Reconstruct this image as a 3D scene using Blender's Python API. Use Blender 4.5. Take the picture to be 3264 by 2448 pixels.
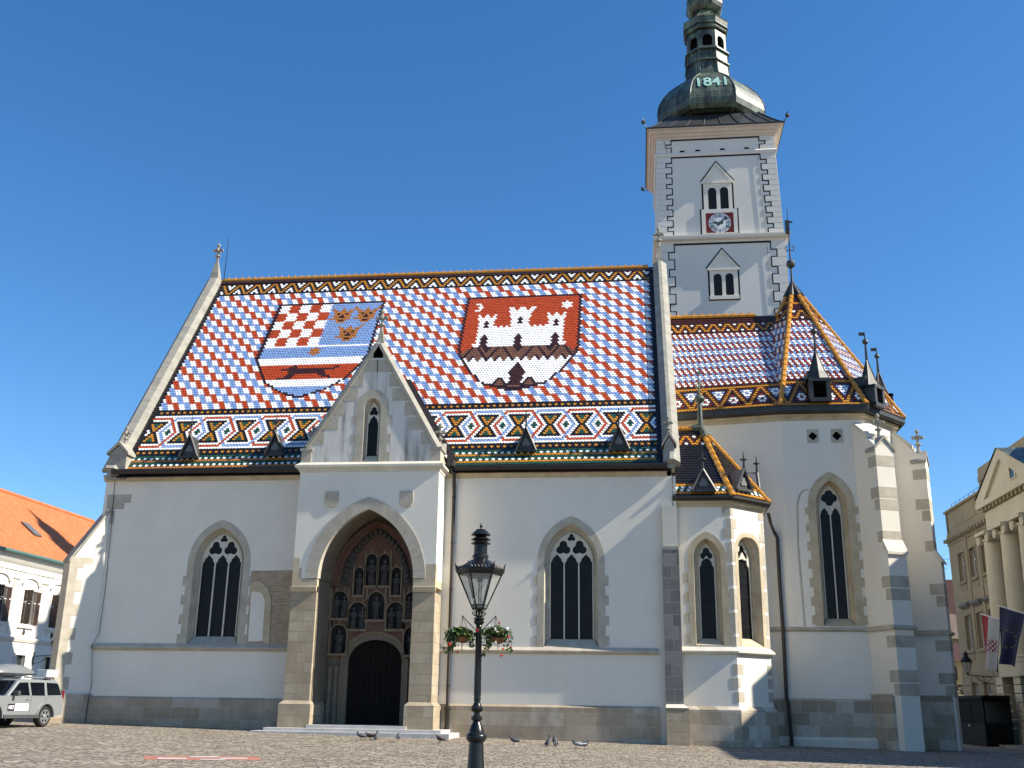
import bpy, bmesh, math, random
from math import radians, sin, cos, tan, pi, sqrt, atan2, hypot
from mathutils import Vector, Matrix
from mathutils.geometry import tessellate_polygon

random.seed(7)
SC = bpy.context.scene
for o in list(bpy.data.objects):
    bpy.data.objects.remove(o)

# ------------------------------------------------------------------ camera
CAM = Vector((6.5689, -45.3238, 1.8303))
YAW, PITCH, ROLL = radians(6.84044), radians(16.99962), radians(0.84833)
FPX, PW, PH = 3335.79, 3264, 2448
_r = Vector((cos(YAW), sin(YAW), 0)); _f0 = Vector((-sin(YAW), cos(YAW), 0)); _z = Vector((0, 0, 1))
_f = _f0 * cos(PITCH) + _z * sin(PITCH); _u = _f0 * -sin(PITCH) + _z * cos(PITCH)
RGT = _r * cos(ROLL) + _u * sin(ROLL); UPV = _u * cos(ROLL) - _r * sin(ROLL); FWD = _f
cd = bpy.data.cameras.new('camera'); cam = bpy.data.objects.new('camera', cd)
SC.collection.objects.link(cam); SC.camera = cam
cam.matrix_world = Matrix(((RGT.x, UPV.x, -FWD.x, CAM.x), (RGT.y, UPV.y, -FWD.y, CAM.y), (RGT.z, UPV.z, -FWD.z, CAM.z), (0, 0, 0, 1)))
cd.sensor_fit = 'HORIZONTAL'; cd.sensor_width = 36; cd.lens = 36 * FPX / PW
cd.clip_start = 0.1; cd.clip_end = 3000

# ------------------------------------------------------------------ sky and sun
SUN_EL, SUN_FRONT = radians(38.7), radians(4.6)      # sun stands in the east, a few degrees to the front of the facade
w = bpy.data.worlds.new('World'); SC.world = w; w.use_nodes = True
wn = w.node_tree.nodes; wl = w.node_tree.links
bg = wn['Background']; sky = wn.new('ShaderNodeTexSky'); sky.sky_type = 'NISHITA'; sky.sun_disc = False
sky.sun_elevation = SUN_EL; sky.sun_rotation = radians(90) + SUN_FRONT
sky.altitude = 150; sky.air_density = 1.0; sky.dust_density = 0.1; sky.ozone_density = 5
hs = wn.new('ShaderNodeHueSaturation'); hs.inputs['Saturation'].default_value = 1.2
wl.new(sky.outputs[0], hs.inputs['Color']); wl.new(hs.outputs[0], bg.inputs[0]); bg.inputs[1].default_value = 0.09
sd = bpy.data.lights.new('sun', 'SUN'); sd.energy = 4.9; sd.angle = radians(0.5); sd.color = (1, 0.92, 0.79)
sun = bpy.data.objects.new('sun', sd); SC.collection.objects.link(sun)
SUNV = Vector((cos(SUN_EL) * cos(SUN_FRONT), -cos(SUN_EL) * sin(SUN_FRONT), sin(SUN_EL)))
sun.rotation_euler = SUNV.to_track_quat('Z', 'Y').to_euler()
sun.location = (60, -10, 60)
SC.view_settings.view_transform = 'Standard'; SC.view_settings.look = 'None'
SC.view_settings.exposure = 1.0; SC.view_settings.gamma = 1
SC.render.engine = 'CYCLES'
SC.cycles.max_bounces = 6

# ------------------------------------------------------------------ measuring: photo pixels to points on known planes
FR = {'o': (0, 0, 1), 'm': (0, 0, 1.47558), 'A': (0, 1500, .5423), 'B': (500, 1600, .48216), 'L': (1380, 1620, .49917), 'D': (1650, 1550, .5123),
      'E': (2080, 1350, .63325), 'F': (2500, 1250, .69348), 'G': (2900, 1350, .63304), 'H': (900, 1000, .84356), 'T': (2000, 400, .3919),
      'S': (2000, 0, .27125), 'K': (2080, 880, .46406), 'Q': (980, 1580, .47004), 'N': (960, 1040, .31352), 'P': (2560, 1040, .21697),
      'J': (2140, 1340, .18085), 'C': (0, 2080, .1567), 'V': (0, 1700, .27714), 'X': (3020, 1400, .36148), 'Y': (2980, 1900, .30149),
      'U': (2220, 560, .24096), 'W': (2400, 1480, .65147), 'R': (1840, 1240, .17481), 'Z': (0, 700, .49729), 'I': (2180, 640, .18898)}


def ray(f, x, y):
    a, b, s = FR[f]
    u, v = a + x * s, b + y * s
    return RGT * ((u - PW / 2) / FPX) + UPV * ((PH / 2 - v) / FPX) + FWD


def onp(f, x, y, p0, n):
    d = ray(f, x, y); n = Vector(n)
    return CAM + d * ((Vector(p0) - CAM).dot(n) / d.dot(n))


def PY(f, x, y, Y):
    return onp(f, x, y, (0, Y, 0), (0, 1, 0))


def PX(f, x, y, X):
    return onp(f, x, y, (X, 0, 0), (1, 0, 0))


def PZ(f, x, y, Z):
    return onp(f, x, y, (0, 0, Z), (0, 0, 1))


class Wall:
    """vertical plane: origin, direction along it, outward normal"""
    def __init__(s, ox, oy, ang):
        s.o = Vector((ox, oy, 0)); s.e = Vector((cos(ang), sin(ang), 0)); s.n = Vector((sin(ang), -cos(ang), 0))

    def P(s, a, z, d=0.0):
        return s.o + s.e * a + s.n * d + Vector((0, 0, z))

    def at(s, f, x, y, d=0.0):
        p = onp(f, x, y, s.o + s.n * d, s.n)
        return ((p - s.o).dot(s.e), p.z)


def gz(x, y):
    """height of the sloping square"""
    xx = max(-40.0, min(25.0, x)); yy = min(y, 0.0)
    return 0.334 + (7.85 - xx) * 0.01733 * max(0.0, 1 + yy / 60) + 0.0035 * max(yy, -60)


# ------------------------------------------------------------------ mesh builder
ORG = {}


class MB:
    def __init__(s):
        s.v = []; s.f = []; s.m = []

    def add(s, vs, fs, mi=0):
        k = len(s.v); s.v += [Vector(p) for p in vs]
        for f in fs:
            s.f.append([k + i for i in f]); s.m.append(mi)

    def face(s, vs, mi=0):
        s.add(vs, [list(range(len(vs)))], mi)

    def box(s, a, b, mi=0):
        x0, y0, z0 = a; x1, y1, z1 = b
        s.add([(x0, y0, z0), (x1, y0, z0), (x1, y1, z0), (x0, y1, z0), (x0, y0, z1), (x1, y0, z1), (x1, y1, z1), (x0, y1, z1)],
              [(0, 3, 2, 1), (4, 5, 6, 7), (0, 1, 5, 4), (1, 2, 6, 5), (2, 3, 7, 6), (3, 0, 4, 7)], mi)

    def obox(s, c, ex, ey, ez, mi=0):
        """oriented box from centre and three half vectors"""
        c = Vector(c); ex = Vector(ex); ey = Vector(ey); ez = Vector(ez)
        vs = [c + ex * i + ey * j + ez * k for k in (-1, 1) for i, j in ((-1, -1), (1, -1), (1, 1), (-1, 1))]
        s.add(vs, [(0, 3, 2, 1), (4, 5, 6, 7), (0, 1, 5, 4), (1, 2, 6, 5), (2, 3, 7, 6), (3, 0, 4, 7)], mi)

    def prism(s, W, pts, d0, d1, mi=0, holes=(), caps=True):
        """polygon (a,z) on a wall extruded from depth d0 to d1 (d grows outward)"""
        loops = [list(pts)] + [list(h) for h in holes]
        flat = [p for l in loops for p in l]
        tris = tessellate_polygon([[Vector((p[0], p[1], 0)) for p in l] for l in loops])
        for d in ((d0, d1) if caps else (max(d0, d1),)):
            s.add([W.P(p[0], p[1], d) for p in flat], [tuple(t) for t in tris], mi)
        for l in loops:
            n = len(l)
            s.add([W.P(p[0], p[1], d0) for p in l] + [W.P(p[0], p[1], d1) for p in l],
                  [(i, (i + 1) % n, n + (i + 1) % n, n + i) for i in range(n)], mi)

    def flat(s, W, pts, d, mi=0, holes=()):
        loops = [list(pts)] + [list(h) for h in holes]
        flat = [p for l in loops for p in l]
        tris = tessellate_polygon([[Vector((p[0], p[1], 0)) for p in l] for l in loops])
        s.add([W.P(p[0], p[1], d) for p in flat], [tuple(t) for t in tris], mi)

    def ring(s, W, a, da, b, db, mi=0, closed=False):
        n = len(a)
        s.add([W.P(p[0], p[1], da) for p in a] + [W.P(p[0], p[1], db) for p in b],
              [(i, (i + 1) % n, n + (i + 1) % n, n + i) for i in range(n if closed else n - 1)], mi)

    def wbox(s, W, a0, a1, z0, z1, d0, d1, mi=0):
        s.prism(W, [(a0, z0), (a1, z0), (a1, z1), (a0, z1)], d0, d1, mi)

    def tube(s, path, r, n=8, mi=0, caps=True):
        path = [Vector(p) for p in path]; rs = r if isinstance(r, (list, tuple)) else [r] * len(path)
        k = len(s.v); m = len(path)
        up = Vector((0, 0, 1))
        for i, p in enumerate(path):
            t = (path[min(i + 1, m - 1)] - path[max(i - 1, 0)])
            t = t.normalized() if t.length > 1e-9 else Vector((0, 0, 1))
            x = t.cross(up) if abs(t.dot(up)) < .98 else t.cross(Vector((0, 1, 0)))
            x.normalize(); y = t.cross(x)
            for j in range(n):
                a = 2 * pi * j / n
                s.v.append(p + (x * cos(a) + y * sin(a)) * rs[i])
        for i in range(m - 1):
            for j in range(n):
                s.f.append([k + i * n + j, k + i * n + (j + 1) % n, k + (i + 1) * n + (j + 1) % n, k + (i + 1) * n + j]); s.m.append(mi)
        if caps:
            s.f.append([k + j for j in range(n)]); s.m.append(mi)
            s.f.append([k + (m - 1) * n + j for j in range(n)]); s.m.append(mi)

    def lathe(s, prof, cx, cy, n=16, rot=0.0, z0=0.0, mi=0, sx=1, sy=1):
        """prof = [(radius, z)]; capped at both ends"""
        k = len(s.v); m = len(prof)
        for r, z in prof:
            for j in range(n):
                a = rot + 2 * pi * j / n
                s.v.append(Vector((cx + r * cos(a) * sx, cy + r * sin(a) * sy, z0 + z)))
        for i in range(m - 1):
            for j in range(n):
                s.f.append([k + i * n + j, k + i * n + (j + 1) % n, k + (i + 1) * n + (j + 1) % n, k + (i + 1) * n + j]); s.m.append(mi)
        s.f.append([k + j for j in range(n)]); s.m.append(mi)
        s.f.append([k + (m - 1) * n + j for j in range(n)]); s.m.append(mi)

    def ball(s, c, r, n=10, mi=0, sx=1, sy=1, sz=1):
        m = max(5, n // 2 + 1)
        s.lathe([(r * max(.02, sin(pi * i / m)), -r * cos(pi * i / m) * sz) for i in range(m + 1)], c[0], c[1], n, 0, c[2], mi, sx, sy)

    def build(s, name, mats, parent=None, smooth=False, recalc=True, bevel=0.0):
        me = bpy.data.meshes.new(name)
        off = ORG.get(parent.name, Vector((0, 0, 0))) if parent else Vector((0, 0, 0))
        me.from_pydata([tuple(p - off) for p in s.v], [], s.f)
        for m in (mats if isinstance(mats, (list, tuple)) else [mats]):
            me.materials.append(m)
        me.polygons.foreach_set('material_index', s.m)
        if recalc:
            bm = bmesh.new(); bm.from_mesh(me)
            bmesh.ops.remove_doubles(bm, verts=bm.verts, dist=1e-5)
            bmesh.ops.recalc_face_normals(bm, faces=bm.faces)
            bm.to_mesh(me); bm.free()
        if smooth:
            me.polygons.foreach_set('use_smooth', [True] * len(me.polygons))
            try:
                me.set_sharp_from_angle(angle=radians(40))
            except Exception:
                pass
        me.update()
        o = bpy.data.objects.new(name, me); SC.collection.objects.link(o)
        if bevel:
            b = o.modifiers.new('bevel', 'BEVEL'); b.width = bevel; b.segments = 2; b.limit_method = 'ANGLE'
        if parent:
            o.parent = parent; ORG[o.name] = off
        return o


def thing(name, label, cat, loc, group=None):
    o = bpy.data.objects.new(name, None); SC.collection.objects.link(o)
    o.location = loc; ORG[o.name] = Vector(loc); o['label'] = label; o['category'] = cat
    if group:
        o['group'] = group
    return o


def copy_tree(o, parent=None):
    c = o.copy(); SC.collection.objects.link(c); ORG[c.name] = ORG.get(o.name, Vector((0, 0, 0)))
    if parent:
        c.parent = parent
    for ch in list(o.children):
        copy_tree(ch, c)
    return c


def struct(o):
    o['kind'] = 'structure'
    return o


def arch(al, ar, zb, zs, za, n=10):
    """pointed arch outline from bottom left over the apex to bottom right"""
    am = (al + ar) / 2; ww = am - al; h = za - zs
    R = (ww * ww + h * h) / (2 * ww)
    pts = [(al, zb)]
    a1 = atan2(h, ww - R) if True else 0
    for i in range(n + 1):
        t = pi + (a1 - pi) * i / n
        pts.append((al + R + R * cos(t), zs + R * sin(t)))
    pts += [(2 * am - x, z) for x, z in reversed(pts[:-1])]
    return pts


def rarch(al, ar, zb, zs, n=12, h=None):
    am = (al + ar) / 2; r = (ar - al) / 2; h = h or r
    return [(al, zb)] + [(am - r * cos(pi * i / n), zs + h * sin(pi * i / n)) for i in range(n + 1)] + [(ar, zb)]


def foil(cx, cz, R, k=3, rot=pi / 2, n=30, q=.52):
    """trefoil or quatrefoil outline: k circles round a centre"""
    rl = R * q; dl = R - rl
    out = []
    for i in range(n):
        t = 2 * pi * i / n; best = .25 * R
        for j in range(k):
            a = rot + 2 * pi * j / k; c = cos(t - a)
            disc = rl * rl - dl * dl * (1 - c * c)
            if disc > 0 and c > 0:
                best = max(best, dl * c + sqrt(disc))
        out.append((cx + best * cos(t), cz + best * sin(t)))
    return out


def circ(cx, cz, r, n=20):
    return [(cx + r * cos(2 * pi * i / n), cz + r * sin(2 * pi * i / n)) for i in range(n)]

# ------------------------------------------------------------------ materials
def newmat(name, base=(.5, .5, .5), rough=.8, metal=0.0, spec=.5):
    m = bpy.data.materials.new(name); m.use_nodes = True
    b = m.node_tree.nodes['Principled BSDF']
    b.inputs['Base Color'].default_value = (*base, 1); b.inputs['Roughness'].default_value = rough
    b.inputs['Metallic'].default_value = metal; b.inputs['Specular IOR Level'].default_value = spec
    return m, m.node_tree.nodes, m.node_tree.links, b


def coords(n, l, scale=(1, 1, 1), kind='world'):
    if kind == 'world':
        g = n.new('ShaderNodeNewGeometry'); out = g.outputs['Position']
    else:
        g = n.new('ShaderNodeTexCoord'); out = g.outputs['Object']
    mp = n.new('ShaderNodeMapping'); mp.inputs['Scale'].default_value = scale
    l.new(out, mp.inputs['Vector'])
    return mp.outputs['Vector']


def noise(n, l, vec, scale, detail=4, rough=.6):
    t = n.new('ShaderNodeTexNoise'); t.inputs['Scale'].default_value = scale; t.inputs['Detail'].default_value = detail
    t.inputs['Roughness'].default_value = rough; l.new(vec, t.inputs['Vector'])
    return t.outputs['Fac']


def ramp(n, l, fac, stops):
    r = n.new('ShaderNodeValToRGB'); l.new(fac, r.inputs['Fac'])
    el = r.color_ramp.elements
    while len(el) < len(stops):
        el.new(.5)
    for e, (p, c) in zip(el, stops):
        e.position = p; e.color = (*c, 1) if len(c) == 3 else c
    return r.outputs['Color']


def mix(n, l, fac, a, b, mode='MIX'):
    m = n.new('ShaderNodeMix'); m.data_type = 'RGBA'; m.blend_type = mode
    if isinstance(fac, (int, float)):
        m.inputs[0].default_value = fac
    else:
        l.new(fac, m.inputs[0])
    for s, k in ((a, 6), (b, 7)):
        if isinstance(s, tuple):
            m.inputs[k].default_value = (*s, 1)
        else:
            l.new(s, m.inputs[k])
    return m.outputs[2]


def bump(n, l, b, h, strength=.3, dist=.02):
    k = n.new('ShaderNodeBump'); k.inputs['Strength'].default_value = strength; k.inputs['Distance'].default_value = dist
    l.new(h, k.inputs['Height']); l.new(k.outputs['Normal'], b.inputs['Normal'])


def mottled(name, c0, c1, scale=3.0, rough=.8, bs=.3, bd=.01, bscale=40, stain=None, stain_amt=.5, stain_scale=(.9, .9, .12), metal=0, spec=.4):
    m, n, l, b = newmat(name, c0, rough, metal, spec)
    v = coords(n, l)
    col = ramp(n, l, noise(n, l, v, scale, 5), [(.3, c0), (.7, c1)])
    if stain:
        v2 = coords(n, l, stain_scale)
        f = ramp(n, l, noise(n, l, v2, 1.6, 6, .65), [(.5, (0, 0, 0)), (.72, (stain_amt,) * 3)])
        col = mix(n, l, f, col, stain)
    l.new(col, b.inputs['Base Color'])
    if bs:
        bump(n, l, b, noise(n, l, v, bscale, 3), bs, bd)
    return m


def plain(name, c, rough=.6, metal=0.0, spec=.5):
    return newmat(name, c, rough, metal, spec)[0]


def ashlar(name, c0, c1, c2, bw=.95, bh=.42, mortar=(.36, .33, .28), bs=.5, stain=None, msize=.012):
    """dressed stone blocks; mapped on x+y and z"""
    m, n, l, b = newmat(name, c0, .85, 0, .3)
    g = n.new('ShaderNodeNewGeometry'); sp = n.new('ShaderNodeSeparateXYZ'); l.new(g.outputs['Position'], sp.inputs[0])
    ad = n.new('ShaderNodeMath'); ad.operation = 'ADD'; l.new(sp.outputs[0], ad.inputs[0]); l.new(sp.outputs[1], ad.inputs[1])
    cb = n.new('ShaderNodeCombineXYZ'); l.new(ad.outputs[0], cb.inputs[0]); l.new(sp.outputs[2], cb.inputs[1])
    t = n.new('ShaderNodeTexBrick'); t.inputs['Scale'].default_value = 1; t.inputs['Brick Width'].default_value = bw; t.inputs['Row Height'].default_value = bh
    t.inputs['Mortar Size'].default_value = msize; t.inputs['Mortar Smooth'].default_value = .3; t.offset = .43; t.squash = .8; t.squash_frequency = 3
    t.inputs['Color1'].default_value = (0, 0, 0, 1); t.inputs['Color2'].default_value = (1, 1, 1, 1); t.inputs['Mortar'].default_value = (.5, .5, .5, 1)
    l.new(cb.outputs[0], t.inputs['Vector'])
    col = ramp(n, l, t.outputs['Color'], [(.15, c0), (.55, c1), (.9, c2)])
    v = coords(n, l)
    nz = noise(n, l, v, 2.2, 6, .65)
    col = mix(n, l, .45, col, ramp(n, l, nz, [(.3, (.45, .43, .4)), (.7, (1, 1, 1))]), 'MULTIPLY')
    if stain:
        col = mix(n, l, ramp(n, l, noise(n, l, coords(n, l, (.7, .7, .25)), 1.7, 6, .7), [(.48, (0, 0, 0)), (.7, (.7,) * 3)]), col, stain)
    col = mix(n, l, t.outputs['Fac'], col, mortar)
    l.new(col, b.inputs['Base Color'])
    md = n.new('ShaderNodeMath'); md.operation = 'MULTIPLY_ADD'; l.new(t.outputs['Fac'], md.inputs[0]); md.inputs[1].default_value = -.6
    l.new(noise(n, l, v, 22, 5, .7), md.inputs[2])
    bump(n, l, b, md.outputs[0], bs, .02)
    return m


M = {}
M['plaster'] = mottled('white_plaster', (.69, .64, .54), (.74, .695, .60), .55, .9, .18, .006, 60, (.6, .58, .54), .35, (.5, .5, .2))
M['plaster_dirty'] = mottled('streaked_plaster', (.56, .535, .485), (.64, .615, .56), 1.2, .9, .2, .008, 50, (.11, .11, .10), .85, (2.2, 2.2, .22))
M['tower_plaster'] = mottled('tower_plaster', (.64, .61, .555), (.69, .665, .61), .5, .9, .15, .006, 60, (.6, .59, .57), .3, (.6, .6, .25))
M['stone'] = mottled('pale_stone', (.36, .32, .245), (.49, .445, .36), 1.8, .85, .35, .012, 30, (.30, .27, .21), .5, (1.2, 1.2, .7))
M['stone_warm'] = mottled('warm_stone', (.40, .33, .21), (.53, .45, .32), 1.5, .85, .35, .012, 30, (.30, .24, .15), .6, (1.0, 1.0, .8))
M['stone_light'] = mottled('cleaned_stone', (.52, .485, .40), (.62, .58, .49), 1.6, .85, .3, .01, 30, (.42, .40, .35), .35, (1, 1, .6))
M['coping'] = mottled('coping_stone', (.22, .21, .175), (.34, .325, .275), 2.0, .85, .4, .015, 24, (.24, .23, .21), .5, (1.2, 1.2, 1.2))
M['stone_dark'] = ashlar('weathered_grey_stone', (.15, .15, .15), (.19, .185, .175), (.24, .23, .215), .9, .5, (.26, .25, .23), .45)
M['ashlar'] = ashlar('plinth_ashlar', (.36, .295, .21), (.42, .355, .265), (.48, .43, .35), 1.3, .5, (.42, .37, .29), .35, (.22, .185, .14))
M['pier'] = ashlar('porch_pier_stone', (.38, .315, .215), (.42, .35, .245), (.46, .395, .29), .8, .42, (.36, .30, .22), 1.2, (.25, .20, .14))
M['apse_base'] = ashlar('apse_plinth_stone', (.34, .285, .21), (.44, .385, .30), (.60, .55, .47), .95, .55, (.46, .41, .33), .35, (.25, .21, .16))
M['marble'] = mottled('white_step_stone', (.44, .42, .39), (.54, .52, .49), 2, .6, .15, .005, 30)
M['glass'] = mottled('dark_leaded_glass', (.005, .006, .007), (.012, .014, .017), 2.5, .30, .35, .01, 6, None, spec=.16)
M['black'] = plain('black_opening', (.006, .006, .006), .9, 0, .1)
M['louver'] = plain('dark_louver', (.012, .011, .010), .85, 0, .12)
M['vault'] = mottled('shaded_vault_stone', (.15, .125, .09), (.22, .185, .135), 1.5, .9, .4, .012, 24, (.12, .10, .07), .6)  # stone colour darkened to carry the shade inside the porch
M['line'] = plain('dark_joint_line', (.02, .021, .024), .8, 0, .2)
M['metal'] = mottled('dark_sheet_metal', (.030, .032, .032), (.055, .057, .056), 1.5, .5, .1, .01, 8, metal=.3)
M['metal_light'] = mottled('grey_sheet_metal', (.12, .12, .115), (.17, .17, .165), 1.5, .5, .1, .01, 8, metal=.3)
M['iron'] = mottled('black_painted_iron', (.006, .007, .007), (.011, .012, .012), 6, .3, .2, .004, 30, spec=.35)
M['pipe'] = mottled('brown_black_pipe', (.020, .015, .013), (.034, .027, .023), 3, .45, .1, .004, 20)
M['orange_tile'] = mottled('orange_glazed_tile', (.46, .20, .018), (.54, .25, .03), 2.5, .22, .2, .01, 12, spec=.6)
M['brown_tile'] = mottled('brown_glazed_tile', (.022, .012, .012), (.05, .022, .02), 3, .25, .2, .01, 12, spec=.6)
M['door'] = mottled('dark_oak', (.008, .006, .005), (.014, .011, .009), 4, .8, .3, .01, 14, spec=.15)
M['portal_red'] = mottled('portal_red_paint', (.10, .048, .034), (.155, .08, .056), 3.5, .8, .3, .01, 20, (.16, .10, .07), .7, (2, 2, 2))
M['portal_gold'] = mottled('portal_gilt_stone', (.17, .125, .075), (.24, .19, .12), 5, .7, .3, .01, 20)
M['statue'] = mottled('grey_statue_stone', (.045, .042, .04), (.10, .09, .08), 6, .85, .4, .01, 30)
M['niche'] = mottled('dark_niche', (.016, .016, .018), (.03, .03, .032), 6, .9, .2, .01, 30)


def copper_mat():
    m, n, l, b = newmat('patinated_copper', (.05, .06, .05), .48, .0, .5)
    v = coords(n, l, (1.2, 1.2, .35))
    base = ramp(n, l, noise(n, l, v, 1.3, 7, .7), [(.34, (.022, .024, .021)), (.47, (.045, .058, .045)), (.58, (.10, .14, .10)), (.72, (.20, .29, .21))])
    g = n.new('ShaderNodeNewGeometry'); sp = n.new('ShaderNodeSeparateXYZ'); l.new(g.outputs['Position'], sp.inputs[0])
    wv = n.new('ShaderNodeTexBrick'); wv.inputs['Scale'].default_value = 1; wv.inputs['Brick Width'].default_value = .55; wv.inputs['Row Height'].default_value = .8
    wv.inputs['Mortar Size'].default_value = .014
    cb = n.new('ShaderNodeCombineXYZ'); l.new(sp.outputs[0], cb.inputs[0]); l.new(sp.outputs[2], cb.inputs[1]); l.new(cb.outputs[0], wv.inputs['Vector'])
    col = mix(n, l, wv.outputs['Fac'], base, (.018, .02, .017))
    l.new(col, b.inputs['Base Color'])
    bump(n, l, b, noise(n, l, coords(n, l), 7, 3), .25, .03)
    return m


M['copper'] = copper_mat()
M['verdigris'] = mottled('verdigris_copper', (.20, .40, .36), (.32, .52, .48), 4, .6, .1, .01, 20)


def brick_mat():
    m, n, l, b = newmat('old_exposed_brick', (.4, .3, .2), .9, 0, .3)
    g = n.new('ShaderNodeNewGeometry'); sp = n.new('ShaderNodeSeparateXYZ'); l.new(g.outputs['Position'], sp.inputs[0])
    cb = n.new('ShaderNodeCombineXYZ'); l.new(sp.outputs[0], cb.inputs[0]); l.new(sp.outputs[2], cb.inputs[1])
    t = n.new('ShaderNodeTexBrick'); t.inputs['Scale'].default_value = 1; t.inputs['Brick Width'].default_value = .27; t.inputs['Row Height'].default_value = .085
    t.inputs['Mortar Size'].default_value = .014; t.inputs['Color1'].default_value = (.34, .235, .15, 1); t.inputs['Color2'].default_value = (.46, .36, .25, 1)
    t.inputs['Mortar'].default_value = (.46, .40, .31, 1); l.new(cb.outputs[0], t.inputs['Vector'])
    v = coords(n, l)
    col = mix(n, l, .6, t.outputs['Color'], ramp(n, l, noise(n, l, v, 2.5, 6, .7), [(.3, (.5, .45, .4)), (.7, (1.05, 1, .95))]), 'MULTIPLY')
    l.new(col, b.inputs['Base Color']); bump(n, l, b, t.outputs['Fac'], -.6, .015)
    return m


M['brick'] = brick_mat()


def tile_mat():
    m, n, l, b = newmat('glazed_roof_tile', (.5, .5, .5), .3, 0, .5)
    a = n.new('ShaderNodeAttribute'); a.attribute_name = 'Col'
    v = coords(n, l)
    col = mix(n, l, .35, a.outputs['Color'], ramp(n, l, noise(n, l, v, 1.1, 6, .7), [(.3, (.72, .70, .68)), (.7, (1.05, 1.05, 1.05))]), 'MULTIPLY')
    l.new(col, b.inputs['Base Color'])
    r = n.new('ShaderNodeMapRange'); r.inputs[3].default_value = .2; r.inputs[4].default_value = .42
    l.new(noise(n, l, v, 3, 3), r.inputs[0]); l.new(r.outputs[0], b.inputs['Roughness'])
    bump(n, l, b, noise(n, l, v, 14, 2), .12, .02)
    return m


M['tile'] = tile_mat()


def clay_mat():
    m, n, l, b = newmat('orange_clay_tile', (.5, .17, .07), .85, 0, .3)
    v = coords(n, l)
    col = ramp(n, l, noise(n, l, v, 2.0, 6, .7), [(.3, (.48, .135, .045)), (.7, (.62, .20, .075))])
    sp = n.new('ShaderNodeSeparateXYZ'); l.new(v, sp.inputs[0]); tn = n.new('ShaderNodeCombineXYZ'); l.new(sp.outputs[1], tn.inputs[0])
    mu = n.new('ShaderNodeMath'); mu.operation = 'MULTIPLY'; mu.inputs[1].default_value = 1.35; l.new(sp.outputs[2], mu.inputs[0]); l.new(mu.outputs[0], tn.inputs[1])
    br = n.new('ShaderNodeTexBrick'); br.inputs['Scale'].default_value = 1; br.inputs['Brick Width'].default_value = .19; br.inputs['Row Height'].default_value = .17
    br.inputs['Mortar Size'].default_value = .018; br.inputs['Color1'].default_value = (.75, .75, .75, 1); br.inputs['Color2'].default_value = (1.1, 1.1, 1.1, 1); br.inputs['Mortar'].default_value = (.45, .4, .4, 1)
    l.new(tn.outputs[0], br.inputs['Vector'])
    col = mix(n, l, .8, col, br.outputs['Color'], 'MULTIPLY')
    l.new(col, b.inputs['Base Color']); bump(n, l, b, br.outputs['Fac'], -.8, .03)
    return m


M['clay'] = clay_mat()
M['clay_dark'] = mottled('dark_red_clay', (.035, .014, .012), (.055, .021, .017), 3, .9, .5, .03, 10)
M['palace_white'] = mottled('white_palace_render', (.74, .72, .64), (.80, .78, .71), .8, .9, .1, .005, 40)
M['palace_trim'] = mottled('palace_trim', (.70, .68, .61), (.76, .74, .68), 1, .85, .1, .005, 40)
M['shutter'] = mottled('brown_shutter', (.045, .026, .02), (.07, .04, .03), 5, .6, .1, .004, 30)
M['verdi_gutter'] = plain('green_copper_gutter', (.10, .20, .18), .5, .3)
M['ochre'] = mottled('ochre_render', (.30, .235, .14), (.36, .29, .18), .8, .9, .2, .006, 40, (.33, .26, .15), .5, (.6, .6, .3))
M['cream'] = mottled('cream_render', (.52, .46, .34), (.60, .54, .41), .8, .9, .15, .006, 40, (.52, .46, .34), .4, (.8, .8, .3))
M['cream_dark'] = mottled('ochre_moulding', (.27, .215, .13), (.33, .265, .165), 1, .9, .2, .006, 40)
M['yellow_wall'] = mottled('yellow_house_render', (.58, .47, .26), (.64, .53, .31), 1, .9, .1, .005, 40)
M['winglass'] = plain('window_glass', (.02, .024, .03), .08, 0, .6)
M['white_frame'] = plain('white_window_frame', (.62, .63, .62), .5)


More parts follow.
